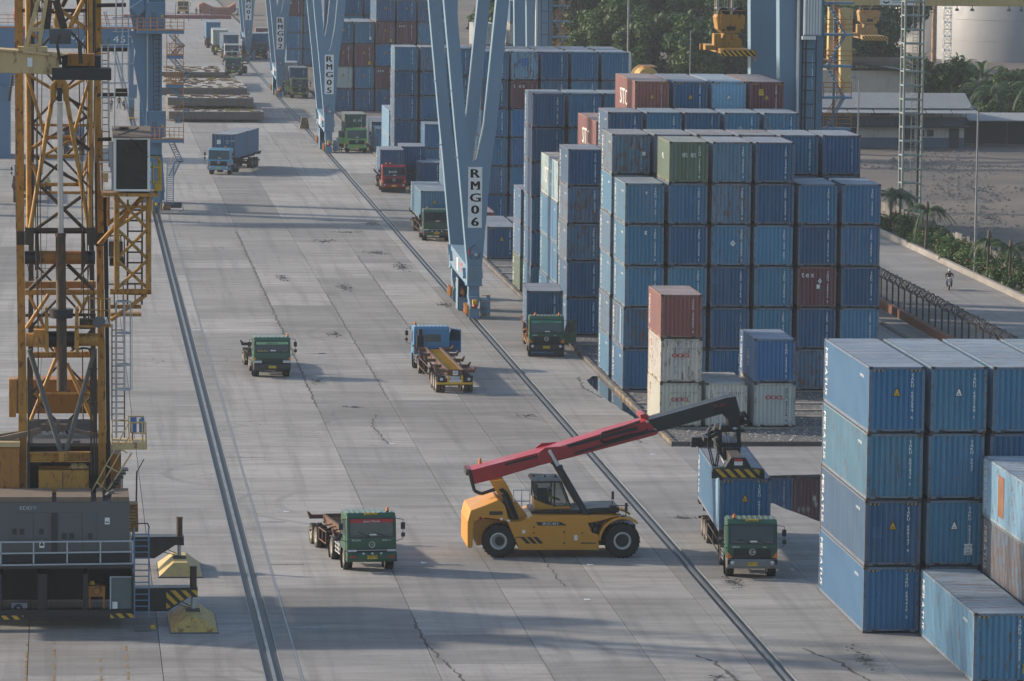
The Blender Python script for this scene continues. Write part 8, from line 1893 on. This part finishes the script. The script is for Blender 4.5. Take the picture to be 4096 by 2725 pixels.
# sea side legs and top of the crane outside the picture, cable reel
qp('sea_leg', SB, lambda b: (b.box(-16,441,0,-14.4,442.6,34), b.box(-16,455,0,-14.4,456.6,34), b.box(7.2,455,0,8.9,456.6,34), b.box(-16,442.6,2,-14.6,455,3.2), b.box(7.4,446,2.6,8.9,455,3.6)))
qp('top_girder', SB, lambda b: (b.box(-26,447,34,26,449,36), b.box(-16,441,33,8,443,35), b.box(-16,455,33,8,457,35)))
rl = thing('cable_reel', 'large spoked pinkish cable reel behind the crane mast at upper left', 'cable reel', (-2.9,446,18.14))
c = (-2.9,446,18.14)
b = MB()
for i in range(46):
    t = 2*math.pi*i/46; b.tube((c[0]+.25*math.cos(t),446,c[2]+.25*math.sin(t)),(c[0]+1.75*math.cos(t),446,c[2]+1.75*math.sin(t)),.018,4)
b.build('spoke', M['lettergrey'], rl)
b = MB(); b.ring((c[0],446,c[2]),'y',[(1.72,-.05),(1.78,0),(1.72,.05)],40); b.ring((c[0],446,c[2]),'y',[(0,-.2),(.3,-.15),(.3,.15)],20); b.build('rim', M['redlens'], rl)
# second quay crane parts further along the same rail
q2 = thing('quay_crane', 'second blue quay crane further along, seen through the lattice', 'quay crane', (8.2,600,0))
for nm, mat, pr in (('leg', SB, ((8.09,600,4.19),(9.21,600,4.2),(9.14,600,2.52),(8.16,600,2.51))), ('bogie', M['grey'], ((8.14,598,2.62),(8.83,598,2.62),(8.77,598,-0.03),(8.15,598,-0.11))), ('lamp_panel', M['sts'], ((8.05,597,2.53),(8.75,597,2.53),(8.72,597,1.49),(8.09,597,1.48)))):
    b = MB(); b.prism([(p[0],p[2]) for p in pr],'y',pr[0][1],pr[0][1]+1.0); b.build(nm, mat, q2)
b = MB(); b.prism([(p[0],p[2]) for p in ((8.16,600,4.19),(8.72,600,4.2),(8.84,600,10.63),(8.21,600,10.63))],'y',600,601); b.box(7.6,601,17,9,602,30); b.build('upper_leg', SB, q2)
b = MB(); b.beam((8.21,597.8,0.25),(8.7,597.8,-0.14),.1); b.box((8.14,597.5,-0.12)[0],597.2,.05,(8.76,597.5,-0.12)[0],597.6,.25); b.build('rail_sweep', M['warn'], q2)
# blue hull fittings at the far left edge
bh = thing('ship_gangway_frame', 'blue steel frame with dark rollers at the left picture edge', 'ship gear', (-9.5,520,0))
b = MB(); b.box((-9.28,520,6.27)[0],520,0,(-5.79,520,6.29)[0],528,(-6.87,520,6.29)[2]+1.5); b.box((-9.3,521,9.37)[0],521,(-6.87,520,6.29)[2]+1.5,(-5.38,521,9.4)[0],530,(-6.88,521,9.39)[2]); b.build('frame', SB, bh)
b = MB()
for i in range(10): p = (-5.56,519,8.89); b.ring((p[0]-.03*i,519.6,p[2]-.28*i),'y',[(0,-.15),(.15,-.12),(.16,.2)],10)
b.build('roller', M['black'], bh)
# --- stacked hatch covers
hm = paint('hatch_cover_grey', (.30,.30,.29), .75, var=.35, rust=.35, dirt=.7); hs = paint('hatch_side', (.13,.115,.10), .8, var=.3, rust=.3, dirt=.6)
def hatch(label, x0, x1, y0, y1, z, h=.95, top=None):
    t = thing('hatch_cover', label, 'hatch cover', ((x0+x1)/2,(y0+y1)/2,z), 0, 'steel hatch covers stacked on the yard')
    b = MB(); b.box(x0,y0,z,x1,y1,z+h); b.build('side', hs, t)
    b = MB(); b.box(x0+.02,y0+.02,z+h+.002,x1-.02,y1-.02,z+h+.03); b.build('top_plate', top or hm, t)
    r = random.Random(int(x0*10+y0+z*7)); b = MB(); d = MB()
    for i in range(90):
        x, y = r.uniform(x0+.3,x1-.8), r.uniform(y0+.2,y1-.4); (b if i % 2 else d).box(x,y,z+h+.03,x+r.uniform(.5,1.0),y+.28,z+h+.12)
    b.build('container_foot', M['plateold'], t); d.build('recess', M['maroon'] if 'maroon' in M else M['redlens'], t)
    b = MB(); n = int((x1-x0)/1.9)
    for i in range(n): x = x0+.5+i*1.9; b.box(x,y0-.14,z+h-.32,x+.55,y0,z+h-.02)
    b.build('edge_bracket', hs, t)
for z in (0, 1.12): pass
M['plateold'] = paint('worn_fitting_yellow', (.27,.21,.06), .7, rust=.3, dirt=.4)
M['maroon'] = plain('recess_maroon', (.12,.03,.035), .7)
hatch('bottom hatch cover of the near stack, with rusty sides', 13.0, 24.75, 591.8, 606, .35); hatch('second hatch cover of the near stack', 13.0, 23.7, 597.5, 612, 1.75)
hatch('pale topmost hatch cover of the near stack', 12.4, 23.2, 606, 628, 2.6)
hatch('low hatch cover furthest from the camera in the near stack', 14.0, 24.4, 629, 640, .35, 1.0)
hatch('lower hatch cover of the far stack', 14.2, 24.2, 668, 682, .45, 1.1); hatch('upper hatch cover of the far stack with yellow fittings', 13.8, 22.8, 676, 694, 1.75, .6)
# --- far end of the yard: red kerb, fence posts, grab bucket, parked vehicles
b = MB(); b.box(12,962,0,33.6,964,.7); b.build('red_kerb', paint('kerb_red', (.20,.05,.055), .8, dirt=.4), kind='structure')
b = MB(); b.box(-40,1000,-.2,34.4,1250,.004); b.build('apron', M['yard'], kind='structure')
for i in range(5):
    t = thing('thin_post', 'thin wire fence post at the far end of the yard, %s from the left' % NTH[i], 'post', (19.5+i*2.6,950,0), 0, 'thin fence posts at the far end'); b = MB(); b.tube((19.5+i*2.6,950,0),(19.5+i*2.6,950,3),.06,5); b.build('shaft', M['chassisdark'], t)
gb = thing('grab_bucket', 'faded orange grab bucket lying at the far end of the yard', 'grab', (31.2,985,0)); gm = paint('faded_orange', (.26,.10,.07), .7, dirt=.3, rust=.2)
b = MB(); b.prism([(27.8,.3),(27.6,2.2),(28.6,2.6),(30.8,1.6),(33.8,1.7),(35.2,2.6),(35.4,.9),(34,.1)],'y',984,988); b.build('shell', gm, gb, bevel=.3)
for x in (29.2,31,33,34.6):
    b = MB(); b.beam((x,984.6,3.3),(32+(x-32)*.4,986,8.5),.35); b.build('arm', gm, gb)
def car(label, x, y, col, L=4.2, w=1.75, h=1.5, rz=0):
    t = thing('parked_car', label, 'car', (x,y,0), rz)
    b = MB(); b.prism([(0,.35),(0,.85),(.9,.98),(L*.36,h-.02),(L*.78,h),(L,.95),(L,.35)],'x',-w/2,w/2); b.build('body', M['cab'], t, False, .08, color=(*col,1))
    b = MB(); b.prism([(1.0,.98),(L*.37,h-.08),(L*.40,h-.08),(1.1,.98)],'x',-w/2+.15,w/2-.15); b.build('windscreen', M['glass'], t, False)
    for s in (-1,1):
        b = MB(); b.prism([(1.25,1.0),(L*.40,h-.1),(L*.76,h-.1),(L*.9,1.0)],'x',s*w/2-.01*s,s*w/2+.012*s); b.build('side_window', M['glass'], t, False)
        b = MB(); b.box(s*w*.36-.2,-.03,.6,s*w*.36+.2,.02,.75); b.build('headlight', M['lens'], t, False)
        for yy in (.8, L-.8):
            b = MB(); b.tube((s*w*.42-.1,yy,.33),(s*w*.42+.1,yy,.33),.33,14); b.build('wheel', M['rubber'], t, False)
car('white car parked at the far end beside the furthest gantry', 36.4, 985, (.5,.5,.5)); car('dark car parked beside the yellow lorry at the far end', 19.6, 992, (.03,.03,.035), 4.6, 1.8, 1.8)
truck('yellow lorry parked at the far end of the yard', 24.6, 990, 0, (.38,.26,.09), plate='', beacons=(), emblem=False)
# yellow road tanker and white truck behind the stacks
yt = thing('road_tanker', 'yellow road tanker whose tank shows above the stacked containers', 'tanker', (78.6,640,0))
b = MB(); b.ring((78.7,640,3.6),'y',[(0,-.12),(1.3,-.05),(1.45,.1),(1.45,7.6),(0,7.8)],32); b.build('tank', paint('tanker_yellow', (.50,.30,.06), .5), yt)
b = MB(); b.box(78.1,640.4,5.02,80.0,647,5.14); b.build('walkway', M['orange'], yt)
b = MB(); b.box(77.4,640.5,.9,80,648,2.2); b.build('chassis', M['dark'], yt)
for x in (77.7,79.7):
    for y in (641.5,646):
        b = MB(); b.tube((x-.15,y,.5),(x+.15,y,.5),.5,14); b.build('wheel', M['rubber'], yt)
car('white pick-up with red rear partly hidden behind the blue stack', 76.9, 652, (.52,.52,.52), 5, 2.2, 6.5)

# ================================================================ PEOPLE AND MOTORBIKES
def person_mesh(name, joints, cols):
    """one continuous skinned body; joints: name -> (x,y,z,r); bones follow a fixed skeleton"""
    B = [('pelvis','waist'),('waist','chest'),('chest','neck'),('neck','head'),('head','crown')]
    for s in ('l','r'):
        B += [('chest','sh'+s),('sh'+s,'el'+s),('el'+s,'wr'+s),('wr'+s,'pa'+s),('pelvis','hip'+s),('hip'+s,'kn'+s),('kn'+s,'an'+s),('an'+s,'to'+s)]
        for k in range(5): B.append(('pa'+s,'f%d%s' % (k, s)))
    J = dict(joints)
    for s, sg in (('l',-1),('r',1)):
        w = Vector(J['wr'+s][:3]); e = Vector(J['el'+s][:3]); d = (w-e).normalized(); side = Vector((0,1,0)).cross(d); side = side.normalized() if side.length > .1 else Vector((1,0,0))
        p = w+d*.07; J['pa'+s] = (*p, .032)
        for k in range(5): q = p+d*(.075 if k else .03)+side*((k-2.5)*.017 if k else .05); J['f%d%s' % (k, s)] = (*q, .009)
    names = list(J); idx = {n: i for i, n in enumerate(names)}
    me = bpy.data.meshes.new(name); me.from_pydata([J[n][:3] for n in names], [(idx[a], idx[b]) for a, b in B], [])
    ob = bpy.data.objects.new(name, me); COL.objects.link(ob)
    md = ob.modifiers.new('skin', 'SKIN'); md.use_smooth_shade = True
    sv = me.skin_vertices[0].data
    for n in names: r = J[n][3]; sv[idx[n]].radius = (r, r); sv[idx[n]].use_root = (n == 'pelvis')
    ob.modifiers.new('sub', 'SUBSURF').levels = 1
    bpy.context.view_layer.update()
    dg = bpy.context.evaluated_depsgraph_get(); m2 = bpy.data.meshes.new_from_object(ob.evaluated_get(dg)); m2.name = name
    bpy.data.objects.remove(ob)
    for c in cols: m2.materials.append(c)
    hz, nz = J['pelvis'][2], J['neck'][2]
    for p in m2.polygons:
        c = p.center; best = min(names, key=lambda n: (Vector(J[n][:3])-c).length)
        p.material_index = 2 if best in ('neck','head','crown') or best[:2] in ('wr','pa') or best[0] == 'f' else (1 if best[:3] in ('pel','hip') or best[:2] in ('kn','an') else (3 if best[:2] == 'to' else 0)); p.use_smooth = True
    return m2
SKIN = plain('skin', (.22,.115,.075), .6); HIVIS = plain('hivis_orange', (.62,.16,.03), .7); HIVG = plain('hivis_lime', (.40,.50,.06), .7); NAVY = plain('navy_cloth', (.02,.03,.055), .8); DARKC = plain('dark_cloth', (.025,.025,.028), .8); SHOE = plain('shoe', (.015,.014,.013), .7); HAIR = plain('hair', (.012,.01,.009), .8); HELM = plain('helmet_shell', (.55,.38,.04), .4); HELW = plain('helmet_white', (.6,.6,.6), .35)
STAND = dict(pelvis=(0,0,.95,.13),waist=(0,.01,1.10,.115),chest=(0,.02,1.33,.135),neck=(0,.01,1.48,.055),head=(0,-.01,1.60,.085),crown=(0,0,1.70,.075),
 shl=(-.19,.02,1.40,.062),ell=(-.25,.04,1.13,.045),wrl=(-.25,-.06,.89,.030),shr=(.19,.02,1.40,.062),elr=(.25,.04,1.13,.045),wrr=(.25,-.06,.89,.030),
 hipl=(-.10,0,.88,.10),knl=(-.11,-.02,.49,.062),anl=(-.11,.02,.09,.042),tol=(-.11,-.13,.04,.035),hipr=(.10,0,.88,.10),knr=(.11,-.02,.49,.062),anr=(.11,.02,.09,.042),tor=(.11,-.13,.04,.035))
def pose(**k): d = dict(STAND); d.update(k); return d
WALK = pose(knl=(-.11,-.14,.52,.062),anl=(-.11,-.12,.10,.042),tol=(-.11,-.27,.06,.035),knr=(.11,.06,.49,.062),anr=(.11,.30,.14,.042),tor=(.11,.22,.04,.035),ell=(-.25,.12,1.14,.045),wrl=(-.24,.10,.90,.03),elr=(.25,-.04,1.13,.045),wrr=(.24,-.22,.95,.03))
RIDE = pose(pelvis=(0,.12,.86,.13),waist=(0,.10,1.0,.12),chest=(0,.02,1.22,.14),neck=(0,-.02,1.37,.055),head=(0,-.06,1.48,.085),crown=(0,-.05,1.58,.075),shl=(-.19,.0,1.30,.062),ell=(-.30,-.2,1.08,.045),wrl=(-.30,-.44,1.02,.03),shr=(.19,.0,1.30,.062),elr=(.30,-.2,1.08,.045),wrr=(.30,-.44,1.02,.03),hipl=(-.12,.08,.82,.10),knl=(-.20,-.30,.66,.065),anl=(-.17,-.20,.28,.042),tol=(-.17,-.33,.24,.035),hipr=(.12,.08,.82,.10),knr=(.20,-.30,.66,.065),anr=(.17,-.20,.28,.042),tor=(.17,-.33,.24,.035))
def person(label, x, y, z, rz, P, cols, helmet=HELM, vest=None, group=None):
    t = thing('person', label, 'person', (x,y,z), rz, group)
    link('body', person_mesh('body', P, [*cols, SHOE]), t)
    hx, hy, hz = P['head'][:3]; cz = P['crown'][2]
    b = MB(); b.ring((hx,hy+.01,cz-.05),'z',[(0,.11),(.07,.10),(.105,.04),(.115,-.01),(.15 if helmet is HELM else .115,-.02)],14); b.build('helmet' if helmet is not HAIR else 'hair', helmet, t, False)
    b = MB()
    for s in (-1,1): b.ring((hx+s*.033,hy-.083,hz+.03),'y',[(0,-.012),(.014,-.006),(.016,.01)],8)
    b.box(hx-.025,hy-.088,hz-.055,hx+.025,hy-.078,hz-.045); b.build('eyes_and_mouth', HAIR, t, False)
    b = MB(); b.prism([(hy-.085,hz+.02),(hy-.108,hz-.015),(hy-.085,hz-.025)],'x',hx-.013,hx+.013)
    for s in (-1,1): b.ring((hx+s*.086,hy,hz),'x',[(0,-.01),(.03,0),(0,.01)],8)
    b.build('nose_and_ears', SKIN, t, False)
    if vest:
        c = P['chest']; b = MB(); b.ring((c[0],c[1],c[2]-.12),'z',[(.152,-.02),(.155,0),(.152,.03)],16); b.build('reflective_band', vest, t, False)
    return t
BAND = plain('reflective_band', (.6,.6,.55), .4)
person('gantry watchman in orange vest standing in the ground cab of the front gantry', 29.15,347.6,.14,math.radians(-60),STAND,[HIVIS,NAVY,SKIN],HAIR,BAND)
person('worker in red vest and white helmet beside the second gantry and light green truck', 30.95,533.2,0,math.radians(150),STAND,[plain('red_vest',(.30,.07,.06),.8),DARKC,SKIN],HELW,BAND)
person('man in dark clothes and yellow vest walking beside the far queue', 25.0,786,0,math.radians(70),WALK,[HIVG,DARKC,SKIN],HAIR)
person('man in lime vest standing by the grey container of the far queue', 26.1,781,0,0,STAND,[HIVG,NAVY,SKIN],HAIR)
G5 = 'dock workers standing by the far quay crane'
person('dock worker with yellow helmet and lime stripe, legs apart, by the far quay crane', 7.2,621,0,.3,pose(knl=(-.2,-.02,.49,.062),anl=(-.28,.02,.09,.042),tol=(-.30,-.13,.04,.035)),[NAVY,NAVY,SKIN],HELM,HIVG,G5)
person('dock worker in navy with orange helmet beside the yellow rail', 6.1,614.5,0,-.6,STAND,[NAVY,NAVY,SKIN],plain('helmet_orange',(.5,.17,.04),.4),BAND,G5)
person('dock worker crouching with a yellow helmet near the far bogie', 7.75,618,-.30,.9,pose(knl=(-.15,-.3,.6,.062),knr=(.15,-.3,.6,.062)),[NAVY,NAVY,SKIN],HELM,BAND,G5)
for i, x in enumerate((27.0,27.8,30.2)): person(('person in dark clothes left of the orange grab','person in dark clothes close beside the first, by the orange grab','person in dark clothes in front of the orange grab')[i], x,978+i,0,.4*i,STAND,[NAVY,DARKC,SKIN],HAIR,None,'people standing by the grab')
# driver inside the reach stacker cab
person('reach stacker driver in lime vest seated in the cab', (23.22,225.6,2.13)[0],225.7,(23.22,225.6,1.88)[2]-.32,math.radians(90),RIDE,[HIVG,DARKC,SKIN],HELW)
def motorbike(label, x, y, rz, col):
    t = thing('motorbike', label, 'motorbike', (x,y,0), rz, 'motorbikes')
    for yy in (-.62,.60):
        b = MB(); b.ring((0,yy,.29),'x',[(.20,-.04),(.27,-.05),(.29,0),(.27,.05),(.20,.04)],20); w = b.build('wheel', M['rubber'], t, False)
        b = MB(); b.tube((-.05,yy,.29),(.05,yy,.29),.05,8)
        for i in range(6): a = i*math.pi/3; b.tube((0,yy,.29),(0,yy+.2*math.cos(a),.29+.2*math.sin(a)),.012,4)
        b.build('rim', M['silver'], w, False)
    b = MB(); b.prism([(-.60,.62),(-.48,1.0),(-.36,1.02),(-.30,.45),(.1,.30),(.35,.42),(.85,.68),(.8,.76),(.1,.72),(-.15,.42),(-.3,.5)],'x',-.14,.14); b.build('body', M['cab'], t, False, .03, color=(*col,1))
    b = MB(); b.box(-.13,.0,.72,.13,.78,.82); b.build('saddle', M['black'], t, False, .03)
    b = MB(); b.path([(-.34,-.40,1.02),(-.2,-.46,1.05),(.2,-.46,1.05),(.34,-.40,1.02)],.018,6); b.tube((-.22,-.46,1.05),(-.26,-.44,1.22),.01,4); b.tube((.22,-.46,1.05),(.26,-.44,1.22),.01,4); b.tube((0,-.46,1.0),(0,-.62,.29),.03,6); b.build('handlebar', M['black'], t, False)
    b = MB(); b.box(-.33,-.45,1.2,-.2,-.43,1.28); b.box(.2,-.45,1.2,.33,-.43,1.28); b.build('mirror', M['black'], t, False)
    b = MB(); b.ring((0,-.56,.92),'y',[(0,-.05),(.08,-.03),(.1,.06)],12); b.build('headlight', M['lens'], t, False)
    b = MB(); b.box(-.10,-.70,.62,.10,-.60,.66); b.prism([(-.95,.5),(-.6,.64),(-.3,.52),(-.3,.49),(-.6,.60),(-.93,.47)],'x',-.06,.06); b.build('front_mudguard', M['cab'], t, False, color=(*col,1))
    return t
motorbike('white scooter ridden along the road beside the hedge', 68.8,365.3,math.radians(-12),(.5,.5,.5)); person('rider in dark jacket on the white scooter', 68.8,365.3,.0,math.radians(-12),RIDE,[DARKC,NAVY,SKIN],HELW)
motorbike('dark motorbike ridden away on the quay side behind the crane', -1.5,467.6,math.radians(200),(.03,.03,.035)); person('rider in lime vest and white helmet behind the crane mast', -1.5,467.6,0,math.radians(200),RIDE,[HIVG,DARKC,SKIN],HELW,BAND)
motorbike('dark motorbike at the left picture edge', -7.4,502,math.radians(170),(.05,.07,.10)); person('rider in dark clothes at the left picture edge', -7.4,502,0,math.radians(170),RIDE,[NAVY,DARKC,SKIN],HELM)
LW = ('between the green truck and the stacker','in front of the stacker wheels','by the kerb left of the cream pile','further along the kerb by the cream pile','between gantry rail and kerb corner','by the light blue truck','near the red truck','in the middle of the yard','under the boom of the reach stacker','beside the long quay rail','left of the truck below the stacker','on the far crack line')
for i, (x, y) in enumerate(((17.0,222.3),(23.5,211.0),(33.2,271.5),(33.6,276.0),(32.9,263),(20.3,451),(28.0,445),(18.6,268),(24.8,221.5),(11.3,240),(31.8,232),(12.9,455))):
    tag(litter(x, y, i).build('paper_scrap', M['letter']), 'small white scrap of litter on the concrete, ' + LW[i], 'litter', 'scraps of litter on the concrete')
# ================================================================ HAZE
hb = MB(); hb.box(-140, -70, -1.3, 440, 1420, 62)
hzm = bpy.data.materials.new('haze'); hzm.use_nodes = True; hn = hzm.node_tree; hn.nodes.clear()
ho = hn.nodes.new('ShaderNodeOutputMaterial'); pv = hn.nodes.new('ShaderNodeVolumePrincipled')
pv.inputs['Color'].default_value = (.80,.89,1.0,1); pv.inputs['Density'].default_value = .00011; pv.inputs['Anisotropy'].default_value = .2
hn.links.new(pv.outputs[0], ho.inputs['Volume'])
hb.build('haze', hzm, kind='stuff')
